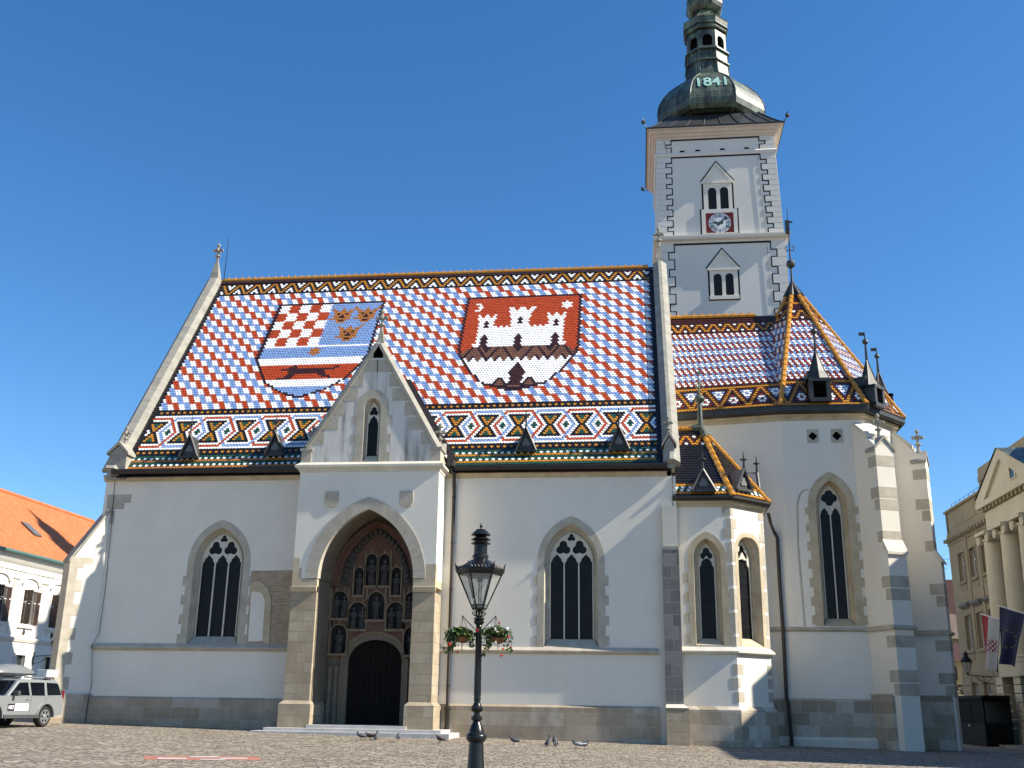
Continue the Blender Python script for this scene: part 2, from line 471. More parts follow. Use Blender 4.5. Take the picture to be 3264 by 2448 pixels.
def cobble_mat():
    m, n, l, b = newmat('cobbles', (.35, .3, .25), .8, 0, .35)
    v = coords(n, l)
    # gently curved rows of small setts
    nz = n.new('ShaderNodeTexNoise'); nz.inputs['Scale'].default_value = .35; nz.inputs['Detail'].default_value = 1; l.new(v, nz.inputs['Vector'])
    sub = n.new('ShaderNodeVectorMath'); sub.operation = 'SUBTRACT'; l.new(nz.outputs['Color'], sub.inputs[0]); sub.inputs[1].default_value = (.5, .5, .5)
    sc = n.new('ShaderNodeVectorMath'); sc.operation = 'SCALE'; sc.inputs['Scale'].default_value = 1.5; l.new(sub.outputs[0], sc.inputs[0])
    ad = n.new('ShaderNodeVectorMath'); ad.operation = 'ADD'; l.new(v, ad.inputs[0]); l.new(sc.outputs[0], ad.inputs[1])
    t = n.new('ShaderNodeTexBrick'); t.inputs['Scale'].default_value = 1; t.inputs['Brick Width'].default_value = .30; t.inputs['Row Height'].default_value = .22
    t.inputs['Mortar Size'].default_value = .030; t.inputs['Mortar Smooth'].default_value = .5; t.offset_frequency = 2; t.squash = .82; t.squash_frequency = 3
    t.inputs['Color1'].default_value = (0, 0, 0, 1); t.inputs['Color2'].default_value = (1, 1, 1, 1); t.inputs['Mortar'].default_value = (.5, .5, .5, 1)
    l.new(ad.outputs[0], t.inputs['Vector'])
    col = ramp(n, l, t.outputs['Color'], [(.0, (.17, .14, .11)), (.35, (.27, .235, .19)), (.65, (.33, .295, .25)), (1, (.43, .375, .30))])
    col = mix(n, l, .6, col, ramp(n, l, noise(n, l, v, .5, 6, .7), [(.3, (.72, .70, .66)), (.7, (1.1, 1.08, 1.05))]), 'MULTIPLY')
    col = mix(n, l, .5, col, ramp(n, l, noise(n, l, v, 9, 4, .7), [(.3, (.6, .58, .55)), (.7, (1.15, 1.15, 1.15))]), 'MULTIPLY')
    col = mix(n, l, t.outputs['Fac'], col, (.10, .082, .06))
    l.new(col, b.inputs['Base Color'])
    md = n.new('ShaderNodeMath'); md.operation = 'MULTIPLY_ADD'; l.new(t.outputs['Fac'], md.inputs[0]); md.inputs[1].default_value = -1.0
    l.new(noise(n, l, v, 8, 4), md.inputs[2])
    bump(n, l, b, md.outputs[0], .9, .035)
    return m


M['cobble'] = cobble_mat()
M['pave'] = ashlar('grey_paving', (.20, .19, .17), (.26, .25, .23), (.30, .29, .27), .6, .6, (.14, .13, .12), .3)

# ------------------------------------------------------------------ the square
def grid_sheet(name, xs, ys, dz, mat):
    b = MB(); nx, ny = len(xs), len(ys)
    b.v = [Vector((x, y, gz(x, y) + dz)) for y in ys for x in xs]
    for j in range(ny - 1):
        for i in range(nx - 1):
            b.f.append([j * nx + i, j * nx + i + 1, (j + 1) * nx + i + 1, (j + 1) * nx + i]); b.m.append(0)
    return struct(b.build(name, mat))


def lin(a, b, n):
    return [a + (b - a) * i / (n - 1) for i in range(n)]


grid_sheet('ground', [-400, -200, -100] + lin(-60, 60, 41) + [100, 200, 400], [-200, -120, -60] + lin(-50, 0, 21) + [30, 80, 200, 400], 0, M['cobble'])
# red and white stone inlay in the cobbles
inl = MB()
for (x0, x1, y0, y1, mi) in ((-5.75, -2.95, -19.2, -17.7, 0), (-5.45, -4.75, -18.95, -18.45, 1), (-4.65, -3.95, -18.2, -17.8, 1), (-3.95, -3.25, -18.75, -18.35, 1), (-4.45, -3.85, -19.2, -18.9, 1)):
    c, s_ = cos(.45), sin(.45)
    cx, cy = -4.35, -18.45
    q = []
    for x, y in ((x0, y0), (x1, y0), (x1, y1), (x0, y1)):
        dx, dy = x - cx, y - cy
        X, Y = cx + dx * c - dy * s_, cy + dx * s_ + dy * c
        q.append((X, Y, gz(X, Y) + .004 + .004 * mi))
    inl.face(q, mi)
struct(inl.build('ground_inlay', [mottled('red_inlay_stone', (.30, .11, .08), (.38, .17, .12), 5, .8, .3, .01, 20), M['marble']]))

# ------------------------------------------------------------------ church
XL, XR, HE, YR, HR = -17.149, 7.851, 11.636, 9.026, 25.187
church = thing('church', 'white gothic church with a patterned tile roof, two coats of arms and a tower', 'church', (-4.65, 0, gz(-4.65, 0)))
W0 = Wall(0, 0, 0)


def mould(mb, W, a0, a1, prof, mi=0):
    """closed profile [(d,z)] swept along a wall from a0 to a1"""
    n = len(prof)
    mb.add([W.P(a0, z, d) for d, z in prof] + [W.P(a1, z, d) for d, z in prof],
           [(i, (i + 1) % n, n + (i + 1) % n, n + i) for i in range(n)] + [tuple(range(n)), tuple(range(n, 2 * n))], mi)


def sweep(mb, pts, prof, mi=0, up=Vector((0, 0, 1)), closed=False):
    """profile [(outward, up)] swept along a horizontal polyline, outward = right hand side of travel, mitred"""
    pts = [Vector(p) for p in pts]; m = len(pts); n = len(prof); k = len(mb.v)
    for i, p in enumerate(pts):
        d1 = (pts[i] - pts[i - 1]).normalized() if i > 0 else (pts[1] - pts[0]).normalized()
        d2 = (pts[i + 1] - pts[i]).normalized() if i < m - 1 else d1
        n1 = d1.cross(up).normalized(); n2 = d2.cross(up).normalized()
        b = (n1 + n2).normalized(); b = b / max(.3, b.dot(n1))
        for o, z in prof:
            mb.v.append(p + b * o + up * z)
    for i in range(m - 1):
        for j in range(n):
            mb.f.append([k + i * n + j, k + i * n + (j + 1) % n, k + (i + 1) * n + (j + 1) % n, k + (i + 1) * n + j]); mb.m.append(mi)
    mb.f.append([k + j for j in range(n)]); mb.m.append(mi)
    mb.f.append([k + (m - 1) * n + j for j in range(n)]); mb.m.append(mi)


def gothic_window(W, wall_holes, out, gl, depth, lights, zsill, d0=.015, teeth=True, band=.3, mats=None, head=.55, parent=None, twin=False):
    """out=(al,ar,zs,za) outer stone edge, gl=(half width, zbottom, zs, za) glass; cuts a hole for the wall list, builds surround > tracery, glass"""
    al, ar, zs, za = out; am = (al + ar) / 2
    gw, gzb, gzs, gza = gl
    A = arch(al, ar, zsill, zs, za)
    Bd = arch(al + band, ar - band, zsill, zs, za - band * 1.15)
    ed = .45
    G1 = arch(am - gw - .10, am + gw + .10, gzb - .12, gzs, gza + .12)
    G = arch(am - gw, am + gw, gzb, gzs, gza)
    mid = [((b[0] * .45 + g[0] * .55), (b[1] * .45 + g[1] * .55)) for b, g in zip(Bd, G1)]
    wall_holes.append(Bd)
    stone = mats or M['stone']
    b = MB()
    b.ring(W, A, -.02, A, d0); b.ring(W, A, d0, Bd, d0); b.ring(W, Bd, d0, Bd, -.03)
    # splayed jamb in three moulded steps
    b.ring(W, Bd, -.03, mid, -depth * .55); b.ring(W, mid, -depth * .55, mid, -depth * .72)
    b.ring(W, mid, -depth * .72, G1, -depth * .85); b.ring(W, G1, -depth * .85, G1, -depth * .97); b.ring(W, G1, -depth * .97, G, -depth)
    # sloping sill
    b.face([W.P(Bd[0][0], zsill, d0), W.P(Bd[-1][0], zsill, d0), W.P(G[-1][0], gzb, -depth), W.P(G[0][0], gzb, -depth)])
    if teeth:
        z = zsill + .06; k = 0; zt = zs - .1
        while z < zt - .2:
            h = min(.42, zt - z)
            if k % 2 == 0:
                for a0, a1 in ((al - .15, al - .001), (ar + .001, ar + .15)):
                    b.wbox(W, a0, a1, z, z + h, -.02, d0 - .004)
            z += .42; k += 1
    wo = b.build('window', stone, parent or church)
    g = MB(); g.flat(W, G, -depth - .03); g.build('glass', M['glass'], wo)
    # tracery
    t = MB(); th0, th1 = -depth - .02, -depth + .05
    lw = 2 * gw / lights; mw = .045
    zl = gzs - (.05 if lights == 3 else .30 if lights == 2 else .22)
    q_ = .85 if lights == 3 else 1.0
    low = []
    for i in range(lights - 1, -1, -1):
        a0, a1 = am - gw + i * lw + mw * .6, am - gw + (i + 1) * lw - mw * .6
        hd = foil((a0 + a1) / 2, zl + lw * .28, lw * .52, 3, pi / 2, 36, .5)
        # lower outline of the plate over one light: a cusped head
        c = (a0 + a1) / 2; r = (a1 - a0) / 2
        low += [(a1, zl - .12), (a1, zl), (a1 - r * .30, zl + r * .40), (a1 - r * .32, zl + r * .75 * q_), (c + r * .30, zl + r * 1.22 * q_), (c, zl + r * 1.62 * q_),
                (c - r * .30, zl + r * 1.22 * q_), (a0 + r * .32, zl + r * .75 * q_), (a0 + r * .30, zl + r * .40), (a0, zl), (a0, zl - .12)]
    top = [p for p in G[1:-1]]
    plate = [(am - gw, zl - .12)] + [p for p in top if p[1] > zl - .12] + [(am + gw, zl - .12)] + low
    holes = []
    hh = gza - gzs
    if lights == 3:
        r = lw * .52
        for sx in (-1, 1):
            holes.append(foil(am + sx * lw * .56, gzs + hh * .47, r, 3, pi / 2))
        holes.append(foil(am, gzs + hh * .82, lw * .29, 3, pi / 2, 30, .5))
    elif lights == 2:
        holes.append(foil(am, gzs + hh * .45, gw * .74, 4, pi / 2, 40))
    else:
        holes.append(foil(am, gzs + hh * .44, gw * .80, 3, pi / 2))
    try:
        t.prism(W, plate, th0, th1, 0, holes)
    except Exception as ex:
        print('tracery', ex)
    for i in range(1, lights):
        a = am - gw + i * lw
        t.wbox(W, a - mw / 2 - .006, a + mw / 2 + .006, gzb, zl - .1, th0, th1 + .012)
    t.ring(W, arch(am - gw + .003, am + gw - .003, gzb + .003, gzs, gza - .003), th1 + .004, arch(am - gw + .05, am + gw - .05, gzb + .04, gzs, gza - .06), th1 + .004)
    t.build('tracery', M['stone_light'], wo)
    # leading bars
    lb = MB()
    z = gzb + .5
    while z < zl - .3:
        lb.wbox(W, am - gw, am + gw, z, z + .018, -depth - .028, -depth - .012); z += .62
    lb.build('saddle_bar', M['line'], wo)
    return wo


def quatrefoil_vent(W, a0, a1, z0, z1):
    b = MB(); c = ((a0 + a1) / 2, (z0 + z1) / 2); r = (a1 - a0) * .39
    b.prism(W, [(a0, z0), (a1, z0), (a1, z1), (a0, z1)], -.2, .012, 0, [foil(c[0], c[1], r, 4, pi / 2, 40)])
    o = b.build('vent', M['stone'], church)
    k = MB(); k.flat(W, foil(c[0], c[1], r * 1.05, 4, pi / 2, 40), -.15); k.build('opening', M['black'], o)


def finial(b, x, y, z, s=1.0, mi=0):
    """stone cross flower: stem, ring, cross, knob"""
    b.lathe([(.10 * s, 0), (.075 * s, .22 * s), (.07 * s, .36 * s), (.17 * s, .40 * s), (.17 * s, .46 * s), (.07 * s, .50 * s), (.06 * s, .72 * s)], x, y, 8, pi / 8, z, mi)
    b.obox((x, y, z + .80 * s), (.25 * s, 0, 0), (0, .06 * s, 0), (0, 0, .075 * s), mi)
    b.obox((x, y, z + .80 * s), (.06 * s, 0, 0), (0, .25 * s, 0), (0, 0, .072 * s), mi)
    for sx in (-1, 1):
        b.ball((x + sx * .24 * s, y, z + .80 * s), .085 * s, 8, mi)
    b.lathe([(.06 * s, .84 * s), (.05 * s, 1.02 * s), (.10 * s, 1.08 * s), (.10 * s, 1.16 * s), (.03 * s, 1.24 * s)], x, y, 8, pi / 8, z, mi)


def coping(b, p0, p1, wid, side, h=.22, ch=.13, mi=0, up=None):
    """weathered coping bar from p0 to p1; side = horizontal axis across the bar"""
    p0, p1 = Vector(p0), Vector(p1); t = (p1 - p0).normalized(); s = Vector(side).normalized(); u = s.cross(t).normalized()
    if u.z < 0:
        u = -u
    hw = wid / 2
    prof = [(-hw, -.02), (-hw, h - ch), (-hw + ch * 1.3, h), (hw - ch * 1.3, h), (hw, h - ch), (hw, -.02)]
    n = len(prof)
    b.add([p0 + s * x + u * y for x, y in prof] + [p1 + s * x + u * y for x, y in prof],
          [(i, (i + 1) % n, n + (i + 1) % n, n + i) for i in range(n)] + [tuple(range(n)), tuple(range(n, 2 * n))], mi)
    # joints: thin dark seams standing a hair proud
    L = (p1 - p0).length; k = 0.9
    while k < L - .3:
        c = p0 + t * k
        e = .003
        pr = [(-hw - e, .0), (-hw - e, h - ch), (-hw + ch * 1.3, h + e), (hw - ch * 1.3, h + e), (hw + e, h - ch), (hw + e, .0)]
        b.add([c + s * x + u * y for x, y in pr] + [c + t * .02 + s * x + u * y for x, y in pr], [(i, i + 1, n + i + 1, n + i) for i in range(n - 1)], mi + 1)
        k += .85 + .15 * sin(k * 7)
    return u


SEAM = plain('coping_joint', (.20, .195, .175), .9)

# --- nave walls
holes = []
zcor = W0.at('R', 1000, 1592)[1]
o1 = W0.at('B', 205, 400); o2 = W0.at('B', 618, 400); o3 = W0.at('B', 428, 118)
zsl = W0.at('B', 400, 948)[1]
g1 = W0.at('B', 288, 400, -.4); g2 = W0.at('B', 555, 400, -.4); g3 = W0.at('B', 437, 212, -.4); g4 = W0.at('B', 400, 890, -.4)
gothic_window(W0, holes, (o1[0], o2[0], o1[1], o3[1]), ((g2[0] - g1[0]) / 2, g4[1], g1[1], g3[1]), .4, 3, zsl)
WIN1 = o2[0]
wdd = o2[0] - o1[0]
m3 = W0.at('D', 331, 185); mb_ = W0.at('D', 300, 1003)[1]
gothic_window(W0, holes, (m3[0] - wdd / 2, m3[0] + wdd / 2, W0.at('D', 331, 470)[1], m3[1]), ((g2[0] - g1[0]) / 2, g4[1], g1[1], g3[1]), .4, 3, mb_)
b = MB()
zb = -.6
PL, PR, PD = -7.986, -1.790, 1.6
b.flat(W0, [(XL - .62, zb), (PL + .9, zb), (PL + .9, zcor), (XL - .62, zcor)], 0, 0, [holes[0]])
b.flat(W0, [(PR - .9, zb), (8.2, zb), (8.2, zcor), (PR - .9, zcor)], 0, 0, [holes[1]])
# west and north sides
b.face([(XL - .62, 0, zb), (XL - .62, 18, zb), (XL - .62, 18, 11.9), (XL - .62, 9.02, 25.4), (XL - .62, 0, 11.9)])
b.face([(8.2, 18, zb), (XL - .62, 18, zb), (XL - .62, 18, zcor), (8.2, 18, zcor)])
b.face([(8.2, 0, zb), (8.2, 18, zb), (8.2, 18, 11.9), (8.2, 9.02, 25.4), (8.2, 0, 11.9)])
b.build('nave_wall', M['plaster'], church)
# stone cornice and gutter
for a0, a1 in ((XL - .7, PL - .02), (PR + .02, 8.0)):
    c = MB(); mould(c, W0, a0, a1, [(-.05, zcor - .02), (.04, zcor - .02), (.07, zcor + .08), (.16, zcor + .16), (.2, zcor + .27), (-.05, zcor + .27)])
    c.build('cornice', M['stone_warm'], church)
    g = MB(); mould(g, W0, a0 + .45, a1 + .02, [(.02, zcor + .272), (.36, zcor + .272), (.42, zcor + .42), (.42, zcor + .50), (.38, zcor + .50), (.36, zcor + .46), (.02, zcor + .42)])
    g.build('gutter', M['pipe'], church)
# ashlar plinth
zpl = W0.at('m', 420, 1506, .1)[1]; zpr = W0.at('m', 1200, 1523, .1)[1]
for a0, a1, zz in ((XL - .9, PL + .3, zpl), (PR - .3, 7.4, zpr)):
    b = MB(); mould(b, W0, a0, a1, [(-.02, zb), (.13, zb), (.13, zz - .09), (.0, zz), (-.02, zz)])
    b.build('plinth', M['ashlar'], church)
# string course
zs0 = W0.at('D', 400, 1003)[1]; zs1 = W0.at('D', 400, 1047)[1]
zsL0 = W0.at('B', 100, 945)[1]
for a0, a1, top in ((W0.at('A', 545, 1030)[0], PL + .02, zs0 + .02), (PR - .02, 7.42, zs0)):
    b = MB(); mould(b, W0, a0, a1, [(-.02, zs1), (.06, zs1), (.10, zs1 + .05), (.17, zs1 + .10), (.17, zs1 + .15), (.02, top), (-.02, top)])
    b.build('string_course', M['stone'], church)

# brick patch with the remains of an older arch
b = MB()
q = [W0.at('B', x, y) for x, y in ((625, 455), (930, 452), (912, 950), (590, 948))]
io = [W0.at('B', x, y) for x, y in ((745, 945), (757, 640), (737, 572), (697, 532), (655, 526), (622, 545))]
ii = [W0.at('B', x, y) for x, y in ((698, 920), (716, 655), (703, 615), (680, 597), (655, 592), (624, 592))]
b.prism(W0, q, -.005, .012, 0)
o = b.build('brick_patch', M['brick'], church)
b = MB(); b.ring(W0, io, .012, io, .06); b.ring(W0, io, .06, ii, .045); b.ring(W0, ii, .045, ii, .012); b.build('arch_moulding', M['stone_warm'], o)
b = MB(); b.flat(W0, [W0.at('B', 603, 922)] + [ii[0]] + ii[1:] , .016); b.build('niche_infill', M['plaster'], o)

# thin lightning cable down the west corner
b = MB(); pts = [W0.at('A', x, y, .03) for x, y in ((676, 60), (655, 330), (618, 700), (583, 960))]
b.tube([W0.P(a, z, .04) for a, z in pts] + [W0.P(*W0.at('A', 556, 1025), .22), W0.P(*W0.at('A', 543, 1260), .05), W0.P(*W0.at('A', 535, 1315), .16), W0.P(*W0.at('A', 512, 1480), .16)], .012, 5)
b.build('lightning_cable', M['line'], church)
# corner stones at the top of the west corner
b = MB()
for (x0, y0, x1, y1) in ((634, 142, 768, 190), (630, 190, 728, 226), (622, 236, 668, 312)):
    a0, z1 = W0.at('A', x0, y0); a1, z0 = W0.at('A', x1, y1)
    b.wbox(W0, a0, a1, z0, z1, -.01, .012)
b.build('corner_stone', M['stone'], church)

# --- diagonal buttress at the west corner
WD = Wall(XL - .45, .35, radians(225)); WD.n = Vector((.7071, -.7071, 0))     # runs out to the south-west; face looks south-east
def wd(x, y): return WD.at('A', x, y, .45)
pr = [(0, zb), wd(300, 1480), wd(330, 1215), wd(405, 535), wd(612, 300)[0:2], (0, wd(612, 240)[1])]
pr[1] = (pr[1][0], zb)
aE = (pr[3][0] + pr[2][0]) / 2
zt, ztop = pr[3][1], pr[5][1]
b = MB(); b.prism(WD, [(0, zb), (aE, zb), (aE, zt), (.12, ztop)], -.45, .45); o = b.build('buttress', M['plaster'], church)
c = MB(); c.prism(WD, [(aE + .06, zt), (aE + .06, zt + .14), (.10, ztop + .20), (.10, ztop + .04)], -.5, .5); c.build('weathering', M['coping'], o)
c = MB(); z = zb + 1.2; k = 0
while z < zt - .1:
    h = min(.52, zt - z); ww = .62 if k % 2 else .36
    c.wbox(WD, aE - ww, aE + .012, z, z + h - .006, -.46, .462); z += .52; k += 1
c.wbox(WD, aE - 1.0, aE + .012, zt - .05, zt + .25, .45, .456)
c.build('quoin', M['stone'], o)
c = MB(); zz = wd(390, 1312)[1]; c.prism(WD, [(-.2, zb), (aE + .16, zb), (aE + .16, zz - .08), (aE, zz), (-.2, zz)], -.57, .57); c.build('plinth', M['ashlar'], o)

# ------------------------------------------------------------------ glazed tiles
PAL = {'W': (.86, .86, .84), 'B': (.20, .32, .58), 'R': (.43, .060, .010), 'O': (.47, .20, .016), 'D': (.030, .012, .011), 'N': (.16, .075, .045),
       'G': (.016, .07, .048), 'C': (.38, .145, .032), 'K': (.012, .0105, .0115), 'M': (.24, .036, .024), 'Z': (.045, .014, .012)}
U0, UW = .753, .07395           # first tile centre from the west gable, half tile width


def tiles(name, parent, pos, rows, rlen, u0, u1, par0, colour, lift=.019, keep=None, mat=None, uw=UW, skip=0):
    """rows of round ended tiles; pos(a, r) gives the surface point a metres along and r rows down"""
    V = []; Fc = []; Cl = []
    rnd = random.Random(hash(name) % 1000 if False else 11)
    shp = ((-.5, 0), (.5, 0), (.5, .62), (.33, .98), (0, 1.17), (-.33, .98), (-.5, .62))
    for r in range(rows):
        par = (r + par0) % 2
        ua, ub = u0(r), u1(r)
        u = int(math.ceil((ua - par) / 2)) * 2 + par
        while u <= ub:
            c = colour(r, u)
            if c is not None:
                a = U0 + u * uw
                if keep is None or keep(a, r):
                    p00 = pos(a, r); px = pos(a + .1, r) - p00; py = pos(a, r + 1) - p00
                    ex = px * 10; nn = px.cross(py)
                    if nn.z < 0:
                        nn = -nn
                    nn.normalize()
                    base = PAL[c]; j = 1 + rnd.uniform(-.10, .07); k = len(V)
                    t1, t2 = rnd.uniform(-.005, .005), rnd.uniform(-.004, .006)
                    for x, y in shp:
                        V.append(p00 + ex * (x * uw * 1.985) + py * y + nn * (.004 + (lift + t2) * y + t1 * x))
                    for x, y in shp[2:]:
                        V.append(p00 + ex * (x * uw * 1.985) + py * y + nn * (.004 + lift * y - .016))
                    Fc.append((k, k + 6, k + 5, k + 4, k + 3, k + 2, k + 1)); Cl.append((base[0] * j, base[1] * j, base[2] * j, 1))
                    for i in range(4):
                        Fc.append((k + 2 + i, k + 3 + i, k + 8 + i, k + 7 + i)); Cl.append((base[0] * j, base[1] * j, base[2] * j, 1))
            u += 2
    off = ORG[parent.name]
    me = bpy.data.meshes.new(name); me.from_pydata([tuple(p - off) for p in V], [], Fc); me.materials.append(mat or M['tile'])
    at = me.attributes.new('Col', 'FLOAT_COLOR', 'FACE'); at.data.foreach_set('color', [x for c in Cl for x in c])
    o = bpy.data.objects.new(name, me); SC.collection.objects.link(o); o.parent = parent; ORG[o.name] = off
    return o


def interp(tab, r):
    for (r0, v0), (r1, v1) in zip(tab, tab[1:]):
        if r0 <= r <= r1:
            return v0 + (v1 - v0) * (r - r0) / (r1 - r0)
    return None


SH1 = [(16, 48), (48.5, 48), (55.8, 54.8), (61.5, 60.6), (66, 70.2), (68.3, 77.4), (70.6, 87.7)]
SH2 = [(16, 191.6), (47.5, 191.6), (54.4, 197.6), (59, 202.3), (63.5, 208.4), (66.3, 214), (69.8, 233)]
LION = {0: [-8, 0, 8], 1: [-7, -5, -1, 1, 5, 7], 2: [-6, -4, -2, 0, 2, 4, 6], 3: [-5, (-3,), -1, 1, (3,), 5], 4: [-6, -4, -2, (0,), 2, 4, 6],
        5: [-5, -3, (-1,), (1,), 3, 5], 6: [-8, -6, -4, -2, 0, 2, 4, 6], 7: [-3, (-1,), (1,), 3], 8: [-2, 0, 2]}
PIX1 = {}
for cu, cr in ((99, 20), (117, 20), (108, 31)):
    for k, row in LION.items():
        for x in row:
            PIX1[(cr + k, cu + (x[0] if isinstance(x, tuple) else x))] = 'D' if isinstance(x, tuple) else 'C'
    PIX1[(cr - 1, cu + 9)] = 'C'


def runs(tab, d):
    for r, a, b_, c in tab:
        for u in range(a, b_ + 1, 2):
            d[(r, u)] = c


runs([(43, 88, 88, 'C'), (44, 85, 91, 'C'), (45, 86, 90, 'C'), (46, 85, 91, 'C'), (47, 88, 88, 'C')], PIX1)
runs([(53, 78, 78, 'Z'), (54, 75, 79, 'Z'), (55, 70, 100, 'Z'), (56, 75, 99, 'Z'), (57, 76, 100, 'Z'), (58, 75, 79, 'Z'), (58, 97, 101, 'Z'), (59, 74, 78, 'Z'),
      (59, 100, 104, 'Z'), (60, 69, 77, 'Z'), (60, 105, 105, 'Z'), (55, 102, 106, 'Z'), (54, 107, 109, 'Z')], PIX1)
PIX2 = {}
runs([(20, 199, 201, 'W'), (21, 202, 202, 'W'), (22, 201, 203, 'W'), (23, 202, 202, 'W'), (24, 199, 201, 'W'),
      (20, 265, 265, 'W'), (21, 262, 268, 'W'), (22, 263, 267, 'W'), (23, 262, 268, 'W'), (24, 265, 265, 'W')], PIX2)
CAST = {}
for r, hw in ((25, 8), (26, 7), (27, 6), (28, 7), (29, 6), (30, 5), (31, 6), (32, 5), (33, 6)):
    runs([(r, 233 - hw - (r - 9 + hw + 233) % 2, 233 + hw, 'W')], CAST)
for r, us in ((23, (224, 226, 232, 234, 240, 242)), (24, (225, 227, 231, 233, 235, 239, 241))):
    for u in us:
        CAST[(r, u)] = 'W'
for c in (208, 258):
    for r, us in ((27, (-6, 0, 6)), (28, (-5, -1, 1, 5)), (29, range(-6, 7, 2)), (30, range(-5, 6, 2)), (31, range(-4, 5, 2)), (32, range(-5, 6, 2)), (33, range(-4, 5, 2))):
        for u in us:
            CAST[(r, c + u)] = 'W'
runs([(34, 203, 215, 'W'), (34, 219, 219, 'W'), (34, 223, 223, 'W'), (34, 227, 239, 'W'), (34, 243, 243, 'W'), (34, 247, 247, 'W'), (34, 251, 263, 'W')], CAST)
for r in range(35, 46):
    e = 29 + (r % 2 == 0) + (2 if r >= 44 else 0) + (1 if r == 45 else 0)
    for u in range(233 - e, 233 + e + 1):
        CAST[(r, u)] = 'W'
for c, r0 in ((208, 31), (232, 29), (258, 31)):
    for k, us in enumerate(((0,), (-1, 1), (0,), (-1, 1))):
        for u in us:
            CAST[(r0 + k, c + u)] = 'Z'
for c in (208, 232, 258):
    for k, us in enumerate(((0,), (-1, 1), (-2, 0, 2), (-1, 1), (-2, 0, 2), (-1, 1), (-2, 0, 2))):
        for u in us:
            CAST[(39 + k, c + u)] = 'Z'
DOOR2 = {55: 0, 56: 1, 57: 2, 58: 3, 59: 4, 60: 5, 61: 4, 62: 3, 63: 4, 64: 3, 65: 2, 66: 3}


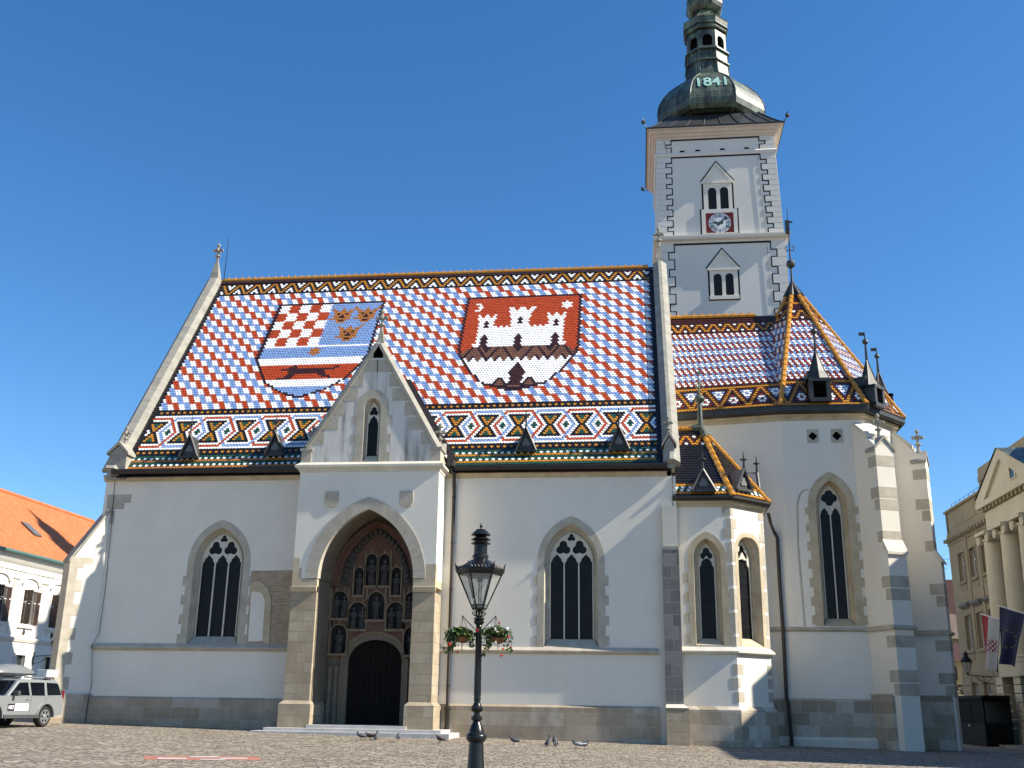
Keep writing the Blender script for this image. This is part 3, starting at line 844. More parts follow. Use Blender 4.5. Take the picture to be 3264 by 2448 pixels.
def nave_colour(r, u):
    a = U0 + u * UW
    if a < .36 + .0 * r or a > 24.72:
        return 'K'
    if r < 2:
        return 'D'
    if r < 8:                                   # zigzag border
        k = r - 2; d = abs((u - 8 + 7) % 14 - 7)
        if d in (k + 1,) or (k == 0 and d <= 1) or (k == 5 and d >= 6):
            return 'O'
        if d > k + 1:
            v = 7 - d
            if k == 0 and v == 2 or k == 1 and v == 1 or k == 2 and v == 0:
                return 'W'
        else:
            if k == 3 and d == 0 or k == 4 and d == 1 or k == 5 and d == 2:
                return 'W'
            if k == 5 and d == 0:
                return 'G' if a > 12 else 'K'
        return 'K'
    if r == 8:
        return 'K'
    if r < 76:
        # shields
        for n_, tab, cu in ((1, SH1, 87.7), (2, SH2, 233)):
            e = interp(tab, r + .0)
            if e is None:
                continue
            e2 = interp(tab, min(tab[-1][0], r + 1.0)) or cu
            hw = cu - e; d = abs(u - cu)
            if d > hw + 1:
                continue
            hw2 = cu - e2 if r < tab[-1][0] - 1 else -2
            if r == 16 or d > hw - 1.01 or d > hw2 + 1:
                return 'D'
            if n_ == 1:
                if (r, u) in PIX1:
                    return PIX1[(r, u)]
                if r < 42:
                    i = (u - 49 - (r % 2)) // 8
                    if i < 5:
                        return 'W' if (i + (r - 17) // 5) % 2 == 0 else 'R'
                    return 'B'
                return 'W' if r == 42 else 'B' if r < 49 else 'W' if r < 53 else 'R' if r < 61 else 'W' if r < 65 else 'B'
            if (r, u) in PIX2:
                return PIX2[(r, u)]
            if (r, u) in CAST:
                return CAST[(r, u)]
            v = abs(u - 233)
            if r < 46:
                return 'R'
            if r < 54:
                if r == 52 and (u - 233) % 6 == 0:
                    return 'W'
                if r == 53 and abs((u - 233 + 3) % 6 - 3) <= 1:
                    return 'W'
                if r < 51 and v > 31 + (r - 45) * 2.2:
                    return 'R'
                j = r - 46.5; dd = min(abs(v - 12.3), abs(v - 30.5)); vv = min(abs(v - 21.4), v)
                s = dd - j
                if 1.6 < s <= 3.6:
                    return 'D'
                if s <= 1.6:
                    return 'N' if s > -3.4 else 'D'
                return 'N' if vv + j > 2.5 else 'D'
            if r in DOOR2 and abs(u - 233.5) <= DOOR2[r] + .6:
                return 'Z'
            for mu, r0 in ((223, 64), (233, 65), (243, 64)):
                k = r - r0
                if 0 <= k < 3 and abs(u - mu) <= k + .6 + (1 if mu == 233 else 0):
                    return 'N'
            if r >= 66 or (r >= 63 and any(abs(u - mu) <= (r - 62) + 1.6 for mu in (223, 233, 243))):
                return 'D'
            return 'W'
        g, k = divmod(r - 9, 4)
        A_, B_ = ('R', 'B') if g % 2 == 0 else ('B', 'R')
        if k < 3:
            p = (u - k) % 16
            return 'W' if p < 4 else A_ if p < 8 else 'W' if p < 12 else B_
        p = (u - 3) % 16
        return A_ if 4 <= p < 12 else B_
    if r < 79 or 96 <= r < 99:
        q = r - 76 if r < 79 else r - 96
        return 'O' if q == 1 and (u % 4 == (2 if r < 79 else 0)) else 'K'
    if r < 96:                                  # broad border of lozenges and bow ties
        j = r - 79; i, x = divmod(u - 19 + 10, 20); x -= 10        # x in -10..9 around a bow tie centre
        L_ = 'B' if i % 2 == 0 else 'R'; P_ = 'R' if L_ == 'B' else 'B'      # own colour, neighbours' colour
        jj = j if j <= 8 else 16 - j
        d = abs(x)
        if jj == 0:
            return 'W'
        if jj == 1:
            return L_ if d <= 8 else 'W'
        if jj == 2:
            return 'W' if d <= 7 else L_
        if jj == 3:
            if d <= 6:
                return 'K'
            if d <= 8:
                return 'W'
            return P_                           # crossing (x == -10): colour of the left neighbour
        m = 9 - jj + 0                          # jj 4..8: dark half width 5..1
        dk = 9 - jj
        if d <= dk:
            if jj == 8:
                return 'K'
            if jj == 7:
                return 'O' if d == 0 else 'K'
            if jj == 6:
                return 'O' if d <= 1 else 'K'
            if jj == 5:
                return 'G' if d == 0 else 'O' if d <= 2 else 'K'
            return 'G' if d <= 1 else 'O' if d <= 3 else 'K'
        if d <= dk + 2:
            return 'W'
        if d <= dk + 4:
            return P_ if x > 0 or True else L_
        e = 10 - d
        return 'G' if (jj == 8 and e <= 1) or (jj == 7 and e == 0) else 'W'
    k = r - 99
    cc = 'C' if a < 14 else 'O'
    if k in (2, 5):
        return cc
    if k == 1:
        return 'W' if u % 4 == 3 else 'G'
    if k == 4:
        return 'W' if u % 4 == 2 else 'G'
    return 'G' if k < 7 else 'K'


# lozenge outlines: left side of a lozenge takes the colour of the bow tie to its right, right side that of the bow tie to its left
def nave_colour2(r, u):
    if 79 <= r < 96:
        a = U0 + u * UW
        j = r - 79; jj = j if j <= 8 else 16 - j
        if 3 <= jj <= 8 and .36 <= a <= 24.72:
            i, x = divmod(u - 19 + 10, 20); x -= 10; d = abs(x); dk = 9 - jj
            own = 'B' if i % 2 == 0 else 'R'; oth = 'R' if own == 'B' else 'B'
            if jj == 3 and d > 8:
                return oth if x < 0 else own
            if jj > 3 and dk + 2 < d <= dk + 4:
                return oth
    return nave_colour(r, u)


_E0 = Vector((XL, -.3, HE)); _T = Vector((0, YR + .3, HR - HE)); NROW = 109.4


def nave_pos(a, r):
    f = max(0., min(1., a / 25.0)); q = max(0., min(1., r / 109.))
    rr = r + .75 - 1.15 * a / 25.0 + .5 * (1 - f) + (1.1 * (1 - f) + 1.3 * f) * sin(pi * q ** (1 + .6 * f))
    return _E0 + Vector((a, 0, 0)) + _T * (1 - rr / NROW)


roof = MB()
roof.add([(XL - .3, -.3, HE - .03), (8.2, -.3, HE - .03), (8.2, YR, HR - .03), (XL - .3, YR, HR - .03), (XL - .3, 18.35, HE - .03), (8.2, 18.35, HE - .03)],
         [(0, 1, 2, 3), (3, 2, 5, 4)])
nroof = roof.build('nave_roof', M['brown_tile'], church)
tiles('tile_field', nroof, nave_pos, 109, None, lambda r: -9, lambda r: 327, -9, nave_colour2)
# ridge tiles
b = MB()
nr = 62
for i in range(nr):
    x0 = XL + .1 + i * 24.6 / nr; x1 = x0 + 24.6 / nr + .03
    b.tube([(x0, YR, HR + .02), (x1, YR, HR + .03)], [.13, .15], 8)
    b.tube([(x1 - .05, YR, HR + .1), (x1 - .05, YR, HR + .27)], [.035, .022], 5)
b.build('ridge_tile', M['orange_tile'], nroof, smooth=True)
b = MB(); nn = Vector((0, -(HR - HE), YR + .3)).normalized()
b.face([Vector((XL, YR, HR)) + nn * .06 - _T * .004, Vector((8.0, YR, HR)) + nn * .06 - _T * .004, Vector((8.0, YR, HR)) + nn * .05 - _T * .021, Vector((XL, YR, HR)) + nn * .05 - _T * .021])
b.build('ridge_flashing', M['brown_tile'], nroof)

# gable copings with kneelers, pinnacles and ridge crosses
for xa, side in ((XL - .36, -1), (8.22, 1)):
    b = MB(); hl = .62 if side < 0 else .60
    p0 = Vector((xa, -.15, HE + .2)); p1 = Vector((xa, YR, HE + .2 + (YR + .15) * 1.4535))
    u = coping(b, p0, p1, .86 if side < 0 else .74, (1, 0, 0), .30 if side < 0 else .46, .17 if side < 0 else .22)
    p2 = Vector((xa, 18.2, HE + .2)); coping(b, p2, p1, .86 if side < 0 else .74, (1, 0, 0), .30, .17)
    g = b.build('gable_coping', [M['coping'], SEAM], church)
    f = MB(); top = p1 + Vector((0, 0, .25))
    f.lathe([(.34, -.1), (.30, .25), (.12, .95), (.10, 1.05)], top.x, top.y, 4, pi / 4, top.z)
    finial(f, top.x, top.y, top.z + .95, 1.0)
    f.build('ridge_cross', M['coping'], church)
# kneeler pinnacles over the eaves
def pinnacle(W, a0, a1, z0, z1, za, d0, d1, fs, mat):
    b = MB(); am = (a0 + a1) / 2
    b.prism(W, [(a0 + .05, z0), (a1 - .05, z0), (a1 - .05, z1), (am, za - .1), (a0 + .05, z1)], d0, d1 - .04)
    o = b.build('pinnacle', mat, church)
    c = MB()
    for s_ in (-1, 1):
        e = am + s_ * (a1 - a0) / 2
        c.prism(W, [(e + s_ * .05, z1 - .06), (am, za - .05), (am, za + .12), (e + s_ * .05, z1 + .06)] if s_ < 0 else [(am, za - .05), (e + s_ * .05, z1 - .06), (e + s_ * .05, z1 + .06), (am, za + .12)], d0 - .02, d1 + .05)
    c.build('gablet', M['coping'], o)
    f = MB(); p = W.P(am, za + .05, (d0 + d1) / 2); finial(f, p.x, p.y, p.z, fs); f.build('finial', M['coping'], o)
    return o


kz = [W0.at('R', x, y, .3) for x, y in ((1550, 1490), (1790, 1020), (1668, 815), (1560, 1025))]
pinnacle(W0, kz[3][0], kz[1][0], zcor + .3, kz[1][1], kz[2][1], -.9, .3, .75, M['coping'])
kl = [W0.at('Z', x, y, .3) for x, y in ((693, 1500), (800, 1640), (738, 1435))]
pinnacle(W0, kl[0][0], kl[0][0] + .95, zcor + .05, kl[0][1], kl[2][1], -.9, .3, .75, M['coping'])
# lightning rod
b = MB(); r0 = PY('Z', 1433, 410, YR - .1); r1 = PY('Z', 1467, 118, YR - .1)
b.tube([r0, r1], [.03, .012], 6); b.build('lightning_rod', M['line'], church)

# ------------------------------------------------------------------ south porch
WP = Wall(0, -PD, 0)
op = [WP.at('H', x, y) for x, y in ((133, 1000), (495, 1000), (328, 738), (118, 1548), (476, 1562))]
AL, AR, ZSP, ZAP = op[0][0], op[1][0], (op[0][1] + op[1][1]) / 2, op[2][1]
ol = WP.at('H', 88, 998); orr = WP.at('H', 540, 998); oa = WP.at('H', 325, 692)
zcb = WP.at('H', 330, 597)[1]                       # underside of the porch cornice
zgp = gz(-5, -2)
zstep = WP.at('H', 300, 1556)[1]
IN = arch(AL, AR, zstep - .05, ZSP, ZAP, 14)
OUT = arch(ol[0], orr[0], ZSP, ZSP, oa[1], 14)
zimp = WP.at('H', 90, 990)[1]
b = MB()
holes = [arch(ol[0] + .02, orr[0] - .02, ZSP - 3, ZSP, oa[1] - .02, 14)]
ho = [p for p in holes[0]]
poly = [(PL, ZSP - .02), (ho[1][0], ZSP - .02)] + [p for p in ho[2:-2]] + [(ho[-2][0], ZSP - .02), (PR, ZSP - .02), (PR, zcb + .1), (PL, zcb + .1)]
b.flat(WP, poly, 0)
b.face([(PR, -PD, ZSP - .02), (PR, 0, ZSP - .02), (PR, 0, zcb + .1), (PR, -PD, zcb + .1)])
b.face([(PL, -PD, ZSP - .02), (PL, 0, ZSP - .02), (PL, 0, zcb + .1), (PL, -PD, zcb + .1)])
porch = b.build('porch_wall', M['plaster'], church)
# arch ring with chamfered outer edge
b = MB()
b.ring(WP, OUT[1:-1], -.01, OUT[1:-1], .035); inn = IN[1:-1]
b.ring(WP, OUT[1:-1], .035, inn, .035)
inn2 = [((p[0] * .97 + (AL + AR) / 2 * .03), p[1]) for p in inn]
b.ring(WP, inn, .035, inn2, -.18)
for k in range(1, 15, 2):
    for sgn in (0, 1):
        L1, L2 = (OUT[1:-1], inn)
        i = k if sgn == 0 else len(L1) - 1 - k
        p, q_ = L1[i], L2[i]
        t = (Vector((q_[0], q_[1])) - Vector((p[0], p[1]))).normalized(); nrm = Vector((-t.y, t.x)) * .004
        b.face([WP.P(p[0] - nrm.x, p[1] - nrm.y, .037), WP.P(p[0] + nrm.x, p[1] + nrm.y, .037), WP.P(q_[0] + nrm.x, q_[1] + nrm.y, .037), WP.P(q_[0] - nrm.x, q_[1] - nrm.y, .037)], 1)
b.build('porch_arch', [M['stone'], SEAM], porch)
# piers with impost, shaft and plinth
AM = (AL + AR) / 2
for s_, e0, e1 in ((-1, PL, AL), (1, PR, AR)):
    lo, hi = min(e0, e1), max(e0, e1)
    zi0 = WP.at('H', 90, 1050)[1]; zi1 = ZSP - .02
    zp = WP.at('H', 525, 1470)[1]
    b = MB()
    b.box((lo - (0 if s_ < 0 else .0), -PD, zgp - .5), (hi, .55, zi0 - .02))
    o = b.build('porch_pier', M['pier'], porch)
    b = MB()
    sh = 0.12
    b.box((lo, -PD - .02, zi0 + .22), (hi, .5, zi1))
    inner = hi if s_ < 0 else lo
    x0, x1 = (lo - .03, hi + .0) if s_ < 0 else (lo - .0, hi + .03)
    mould(b, WP, x0, x1, [(-.02, zi0), (.03, zi0), (.10, zi0 + .10), (.12, zi0 + .20), (.02, zi0 + .22), (-.02, zi0 + .22)])
    # quoin stones reaching up beside the arch
    out_ = lo if s_ < 0 else hi
    for k, (hh, ww) in enumerate(((.45, .42), (.9, .62))):
        z1 = zi1 + hh
        if s_ < 0:
            b.prism(WP, [(lo - .004, zi1 + (.45 * k)), (lo + .38 - .1 * k, zi1 + .45 * k), (lo + .38 - .1 * k, z1), (lo - .004, z1)], -.3, .006)
        elif k == 0:
            b.prism(WP, [(hi - .42, zi1), (hi + .004, zi1), (hi + .004, zi1 + .62), (hi - .42, zi1 + .62)], -.3, .006)
    b.build('impost', M['stone_warm'], o)
    b = MB()
    b.box((lo - .14, -PD - .16, zgp - .5), (hi + (.10 if s_ < 0 else .14), .3, zp - .12))
    k = len(b.v)
    a, c = (lo - .14, hi + (.10 if s_ < 0 else .14))
    b.add([(a, -PD - .16, zp - .12), (c, -PD - .16, zp - .12), (c, .3, zp - .12), (a, .3, zp - .12), (lo, -PD - .002, zp + .02), (hi, -PD - .002, zp + .02), (hi, .3, zp + .02), (lo, .3, zp + .02)],
          [(0, 1, 5, 4), (1, 2, 6, 5), (2, 3, 7, 6), (3, 0, 4, 7)])
    b.build('pier_plinth', M['pier'], o)
# vaulted inside of the porch, back to the portal
YB = .55; dB = -(YB + PD)
b = MB()
tun = IN[1:-1]
b.ring(WP, inn2, -.18, inn2, dB)
b.build('porch_vault', M['vault'], porch)
b = MB()                                            # side walls inside below the springing
for x in (AL + .02, AR - .02):
    b.face([(x, -PD + .2, zstep - .1), (x, YB, zstep - .1), (x, YB, ZSP), (x, -PD + .2, ZSP)])
b.build('porch_side', M['vault'], porch)

# portal with niches, statues and door
WB = Wall(0, YB, 0)
def qa(x, y, d=0.0): return WB.at('Q', x, y, d)
portal_holes = []
dl, dr, dtop = qa(283, 1120, -.25), qa(648, 1120, -.25), qa(468, 978, -.25)
dm = (dl[0] + dr[0]) / 2; dw = (dr[0] - dl[0]) / 2
dz0 = zstep
door = rarch(dm - dw, dm + dw, dz0 - .05, dl[1], 14, dtop[1] - dl[1])
doorO = rarch(dm - dw - .30, dm + dw + .30, dz0 - .05, dl[1], 14, dtop[1] - dl[1] + .34)
ZW = qa(470, 600)[1]
wid = AR - AL
NICHE = [(322, 378, 480, 672, 1), (402, 468, 388, 607, 1), (488, 557, 388, 607, 1), (573, 632, 480, 672, 1),
         (168, 270, 640, 828, 2), (285, 395, 715, 902, 2), (410, 522, 645, 838, 1), (540, 652, 715, 902, 2), (660, 768, 645, 838, 2),
         (158, 262, 868, 1068, 1), (657, 760, 880, 1078, 1)]
nh = []
for x0, x1, y0, y1, k in NICHE:
    a0, zt = qa(x0, y0, .10); a1, zb_ = qa(x1, y1, .10)
    nh.append((a0, a1, zb_, zt, k))
hl_ = [rarch(a0, a1, z0, z1 - (a1 - a0) * .4, 8, (a1 - a0) * .4) for a0, a1, z0, z1, k in nh]
b = MB()
b.flat(WB, [(AL - .6, zstep - .3), (AR + .6, zstep - .3), (AR + .6, ZAP + .3), (AL - .6, ZAP + .3)], -.02, 0, [door] + hl_)
portal = b.build('portal_wall', M['vault'], church)
b = MB()
b.ring(WB, doorO, .10, doorO, -.02)
steps = 5
for k in range(steps):
    f0, f1 = k / steps, (k + 1) / steps
    A_ = [(p[0] * (1 - f0) + q_[0] * f0, p[1] * (1 - f0) + q_[1] * f0) for p, q_ in zip(doorO, door)]
    B_ = [(p[0] * (1 - f1) + q_[0] * f1, p[1] * (1 - f1) + q_[1] * f1) for p, q_ in zip(doorO, door)]
    d0_, d1_ = .10 - .07 * k, .10 - .07 * (k + 1)
    b.ring(WB, A_, d0_, B_, d0_); b.ring(WB, B_, d0_, B_, d1_)
b.build('door_moulding', M['portal_gold'], portal)
b = MB(); b.flat(WB, door, -.27)
npl = 10
for k in range(npl):
    a0 = dm - dw + 2 * dw * k / npl + .012; a1 = dm - dw + 2 * dw * (k + 1) / npl - .012
    zt = dl[1] + (dtop[1] - dl[1]) * sqrt(max(0, 1 - (max(abs(a0 - dm), abs(a1 - dm)) / dw) ** 2)) - .02
    b.wbox(WB, a0, a1, dz0, zt, -.27, -.245 if k not in (4, 5) else -.235)
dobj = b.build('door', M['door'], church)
b = MB(); p = WB.P(dm + .12, dz0 + 1.15, -.22); b.ball(p, .05, 8); p = WB.P(dm + .12, dz0 + 1.15, -.2); b.tube([p, p + Vector((0, -.03, -.16))], .012, 6); b.build('door_handle', M['iron'], dobj)
# recessed pointed archivolts round the tympanum
b = MB()
tl, tr = AL + .05, AR - .05
spec = [(tl, qa(478, 182)[1], .32, 0), (tl + .22, qa(478, 205)[1], .24, 0), (tl + .42, qa(478, 222)[1], .16, 1), (tl + .78, qa(480, 262)[1], .06, 0)]
prevA = None
for i, (xa, za, d_, mi) in enumerate(spec):
    Aa = arch(xa, 2 * AM - xa, ZW - .1, ZW, za, 14)
    if prevA:
        b.ring(WB, prevA[0], prevA[1], Aa, prevA[1], prevA[2]); b.ring(WB, Aa, prevA[1], Aa, d_, prevA[2])
    prevA = (Aa, d_, mi)
b.build('archivolt', [M['portal_red'], M['statue']], portal)
b = MB(); ca = arch(tl + .60, 2 * AM - tl - .60, ZW - .1, ZW, qa(480, 242)[1], 24)     # carved blocks along one archivolt
for i in range(2, len(ca) - 2, 2):
    b.ball(WB.P(ca[i][0], ca[i][1], .22), .12, 6, 0)
b.build('carved_boss', M['statue'], portal)
tymp = arch(tl + .78, 2 * AM - tl - .78, qa(470, 905)[1], ZW, qa(480, 262)[1], 14)
b = MB()
zlow = qa(470, 1078)[1]
panel = [(tl + .12, zlow), (dm - dw - .34, zlow), (dm - dw - .34, dl[1])] + [p for p in doorO[2:-2] if p[1] > dl[1] + .02] + [(dm + dw + .34, dl[1]), (dm + dw + .34, zlow), (2 * AM - tl - .12, zlow), (2 * AM - tl - .12, ZW)] + \
    [p for p in reversed(tymp[2:-2])] + [(tl + .12, ZW)]
try:
    b.prism(WB, panel, .0, .10, 0, [h for h in hl_], False)
except Exception as ex:
    print('panel', ex)
b.build('portal_panel', M['portal_red'], portal)
b = MB()
for h in hl_:
    b.ring(WB, h, .10, h, -.12); b.flat(WB, h, -.10)
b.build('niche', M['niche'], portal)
b = MB()
for (a0, a1, z0, z1, k), h in zip(nh, hl_):
    for a in (a0 - .05, a1 - .02):
        b.wbox(WB, a, a + .07, z0 - .02, z1 + .1, .10, .16)
    b.wbox(WB, a0 - .06, a1 + .06, z0 - .12, z0 - .015, .10, .2)
    b.ring(WB, [(x, z) for x, z in h[1:-1]], .13, [((x - (a0 + a1) / 2) * .86 + (a0 + a1) / 2, z - .05) for x, z in h[1:-1]], .13)
    for s_ in range(k):
        c = a0 + (a1 - a0) * (s_ + .5) / k
        b.lathe([(.05, 0), (.09, .07), (.03, .2)], WB.P(c, 0, .08).x, WB.P(c, 0, .08).y, 6, 0, z1 - .02)
b.build('niche_frame', M['portal_gold'], portal)


def statue(x, y, z, h, k):
    b = MB(); s = h
    b.lathe([(.13 * s, 0), (.15 * s, .03 * s), (.13 * s, .2 * s), (.11 * s, .42 * s), (.12 * s, .55 * s), (.145 * s, .70 * s), (.13 * s, .78 * s), (.055 * s, .82 * s), (.05 * s, .85 * s),
             (.07 * s, .88 * s), (.08 * s, .93 * s), (.065 * s, .98 * s), (.02 * s, 1.0 * s)], x, y, 9, k, z, 0, 1, .8)
    for sx in (-1, 1):
        b.tube([(x + sx * .14 * s, y, z + .74 * s), (x + sx * .15 * s, y - .06 * s, z + .58 * s), (x + sx * .03 * s, y - .14 * s, z + (.60 + .05 * (k % 2)) * s)], [.05 * s, .045 * s, .03 * s], 6)
    for j in range(4):
        xx = x + (-.09 + .06 * j) * s
        b.tube([(xx, y - .10 * s, z + .50 * s), (xx + .02 * s * (j % 2), y - .125 * s, z + .03 * s)], [.014 * s, .026 * s], 5)
    return b.build('statue', M['statue'], portal, smooth=True)


kk = 0
for a0, a1, z0, z1, k in nh:
    for s_ in range(k):
        c = a0 + (a1 - a0) * (s_ + .5) / k
        p = WB.P(c, 0, .0); statue(p.x, p.y, z0, (z1 - z0) * (.80 if k == 1 else .82) * (1 if kk % 3 else .95), kk); kk += 1
# fluted jamb shafts below the niches
b = MB()
zj = dl[1] - .25
for sgn in (-1, 1):
    for k in range(3):
        a = dm + sgn * (dw + .48 + .27 * k); p = WB.P(a, 0, .06)
        b.lathe([(.13, 0), (.13, .75), (.085, .82), (.08, zj - zstep - .35), (.13, zj - zstep - .2), (.16, zj - zstep)], p.x, p.y, 8, 0, zstep)
b.build('jamb_shaft', M['vault'], portal)

# porch cornice
b = MB()
zc1 = WP.at('H', 330, 597)[1]; zc2 = WP.at('H', 330, 572)[1]
sweep(b, [(PL, 0, 0), (PL, -PD, 0), (PR, -PD, 0), (PR, .2, 0)], [(-.05, zc1), (.03, zc1), (.06, zc1 + .10), (.14, zc1 + .16), (.20, zc1 + .2), (.20, zc1 + .30), (.0, zc2 + .15), (-.05, zc2 + .15)])
b.build('porch_cornice', M['stone_light'], porch)
# gable wall
WG = Wall(0, -PD + .08, 0)
gb0, gb1, gap = WG.at('H', 103, 500), WG.at('H', 573, 500), WG.at('H', 365, 120)
zg0 = zc2 + .1
gholes = []
gw = [WG.at('N', x, y) for x, y in ((568, 800), (893, 800), (745, 640), (755, 1395))]
gg = [WG.at('N', x, y, -.3) for x, y in ((690, 850), (812, 850), (757, 775), (735, 1320))]
gothic_window(WG, gholes, (gw[0][0], gw[1][0], gw[0][1] - .1, gw[2][1]), ((gg[1][0] - gg[0][0]) / 2, gg[3][1], gg[0][1] - .45, gg[2][1]), .3, 1, gw[3][1] + .02, .012, True, .36, M['stone'], porch)
GM = (gb0[0] + gb1[0]) / 2
b = MB()
b.flat(WG, [(PL + .02, zg0), (PR - .02, zg0), (PR - .02, gb1[1] - .1), (gb1[0] - .02, gb1[1] - .1), (gb1[0] - .02, gb1[1] + .06), (gap[0] + .1, gap[1] + .12), (gap[0], gap[1] + .25), (gap[0] - .1, gap[1] + .12), (gb0[0] + .02, gb0[1] + .06), (gb0[0] + .02, gb0[1] - .1), (PL + .02, gb0[1] - .1)], 0, 0, gholes)
b.face([(PR - .02, -PD + .08, zg0), (PR - .02, 1.4, zg0), (PR - .02, 1.4, gb1[1]), (PR - .02, -PD + .08, gb1[1])])
b.face([(PL + .02, -PD + .08, zg0), (PL + .02, 1.4, zg0), (PL + .02, 1.4, gb1[1]), (PL + .02, -PD + .08, gb1[1])])
b.build('porch_gable', M['plaster_dirty'], porch)
# stepped stones under the copings
b = MB()
for s_, e in ((-1, gb0), (1, gb1)):
    n_ = 7
    for k in range(n_):
        f = (k + .1) / n_; f2 = (k + 1) / n_
        x = e[0] + (gap[0] - e[0]) * f; z0 = e[1] + (gap[1] - e[1]) * f; z1 = e[1] + (gap[1] - e[1]) * f2 - .02; xt = e[0] + (gap[0] - e[0]) * f2
        wd_ = .42 if k % 2 else .22
        b.prism(WG, [(x, z0), (xt, z1), (xt - s_ * wd_, z1), (xt - s_ * wd_, z0)], -.05, .008)
b.build('gable_stone', M['stone'], porch)
# gable coping
b = MB(); hw = .55
for s_, e in ((-1, gb0), (1, gb1)):
    p0 = WG.P(e[0] + s_ * .08, e[1] - .12, -.35); p1 = WG.P(gap[0], gap[1] + .02, -.35)
    coping(b, p0, p1, .86, (0, 1, 0), .26, .15)
b.build('gable_coping', [M['coping'], SEAM], porch)
f = MB(); p = WG.P(gap[0], gap[1], -.35); f.lathe([(.30, -.1), (.22, .3), (.10, .8)], p.x, p.y, 4, pi / 4, p.z)
finial(f, p.x, p.y, p.z + .7, .95); f.build('gable_cross', M['coping'], porch)
# kneelers
for s_, e in ((-1, PL), (1, PR)):
    b = MB(); x0, x1 = (e - .02, gb0[0] + .12) if s_ < 0 else (gb1[0] - .12, e + .02)
    zk = gb1[1] - .16
    b.box((x0, -PD + .04, zg0 + .05), (x1, -.5, zk))
    k = MB()
    k.box((x0 - .06, -PD - .02, zk), (x1 + .06, -.5, zk + .10)); k.add([(x0 - .06, -PD - .02, zk + .10), (x1 + .06, -PD - .02, zk + .10), (x1 + .06, -.5, zk + .52), (x0 - .06, -.5, zk + .52), (x0 - .06, -.5, zk + .1), (x1 + .06, -.5, zk + .1)],
                                                               [(0, 1, 2, 3), (0, 3, 4), (1, 5, 2)])
    o = b.build('kneeler', M['stone'], porch); k.build('kneeler_cap', M['coping'], o)
    f = MB(); finial(f, (x0 if s_ < 0 else x1) - s_ * .2, -.7, zk + .3, .85); f.build('finial', M['coping'], o)
# porch roof running back into the main roof
b = MB(); zr = gap[1] - .1; ze = gb1[1] - .35
yb = -.3 + (zr - HE) / 1.4535 + .3; ye = -.3 + (ze - HE) / 1.4535 + .4
for e in (PL - .1, PR + .1):
    b.face([(e, -PD + .9, ze), (gap[0], -PD + .9, zr), (gap[0], yb, zr), (e, max(ye, 1.2), ze)])
b.build('porch_roof', M['brown_tile'], porch)
# dark flashing where the porch roof meets the tiles
b = MB()
nv = Vector((0, -(HR - HE), YR + .3)).normalized()
for s_, e in ((1, PR + .1), (-1, PL - .1)):
    pa = Vector((e, ye, ze)); pb = Vector((gap[0], yb - .3, zr))
    pa.y = -.3 + (pa.z - HE) / 1.4535; pb.y = -.3 + (pb.z - HE) / 1.4535
    side = Vector((s_ * .42, 0, 0))
    b.face([pa + nv * .05, pa + side + nv * .05, pb + side + nv * .05, pb + nv * .05])
b.build('valley_flashing', M['pipe'], porch)

# relief shields above the arch
for x0, x1, y0, y1 in ((163, 210, 672, 735), (444, 494, 670, 735)):
    a0, z1 = WP.at('H', x0, y0); a1, z0 = WP.at('H', x1, y1); am = (a0 + a1) / 2; h = z1 - z0
    pts = [(a0, z1), (a0, z0 + h * .35), (a0 + (am - a0) * .35, z0 + h * .1), (am, z0), (a1 - (am - a0) * .35, z0 + h * .1), (a1, z0 + h * .35), (a1, z1)]
    b = MB(); b.prism(WP, pts, -.01, .05); b.build('blank_shield', M['stone'], porch, bevel=.015)

# steps
st = MB()
zA = zstep
g0 = gz(-5, -2.5)
n_ = 3
hs = (zA - g0) / n_
xa, xb = AL + .1, AR - .1
st.box((AL, -PD - .25, g0 - .4), (AR, YB, zA))
st.box((PL - .55, -PD - .62, g0 - .4), (PR + .55, -.1, zA - hs))
st.box((PL - .95, -PD - 1.0, g0 - .4), (PR + .95, -.1, zA - 2 * hs))
for k, (x0, x1, y) in enumerate(((AL, AR, -PD - .25), (PL - .55, PR + .55, -PD - .62), (PL - .95, PR + .95, -PD - 1.0))):
    xx = x0 + 1.1
    while xx < x1 - .4:
        st.box((xx, y - .002, zA - k * hs - hs + .01), (xx + .012, y + .3, zA - k * hs + .002), 1); xx += 1.35
st.build('porch_step', [M['marble'], SEAM], church, bevel=.012)

# rain pipe beside the porch
b = MB()
px = PR + .42
b.tube([(PR + .15, -.25, zcor + .55), (px, -.3, zcor + .1), (px, -.13, zcor - .5)], .085, 8)
b.tube([(px, -.12, zcor - .3), (px, -.12, 1.5), (px + .02, -.25, 1.2), (px + .02, -.25, .2)], .075, 10)
z = 2.5
while z < zcor - .6:
    b.tube([(px, -.12, z), (px, -.12, z + .07)], .092, 10); z += 2.0
b.lathe([(.10, 0), (.10, 1.1), (.13, 1.15), (.13, 1.25)], px + .02, -.25, 10, 0, gz(px, 0) - .05)
b.build('rain_pipe', M['pipe'], church, smooth=True)
b = MB(); b.box((PR + .12, -.5, zcor + .45), (PR + .42, .1, zcor + .75)); b.build('rain_hopper', M['metal'], church)

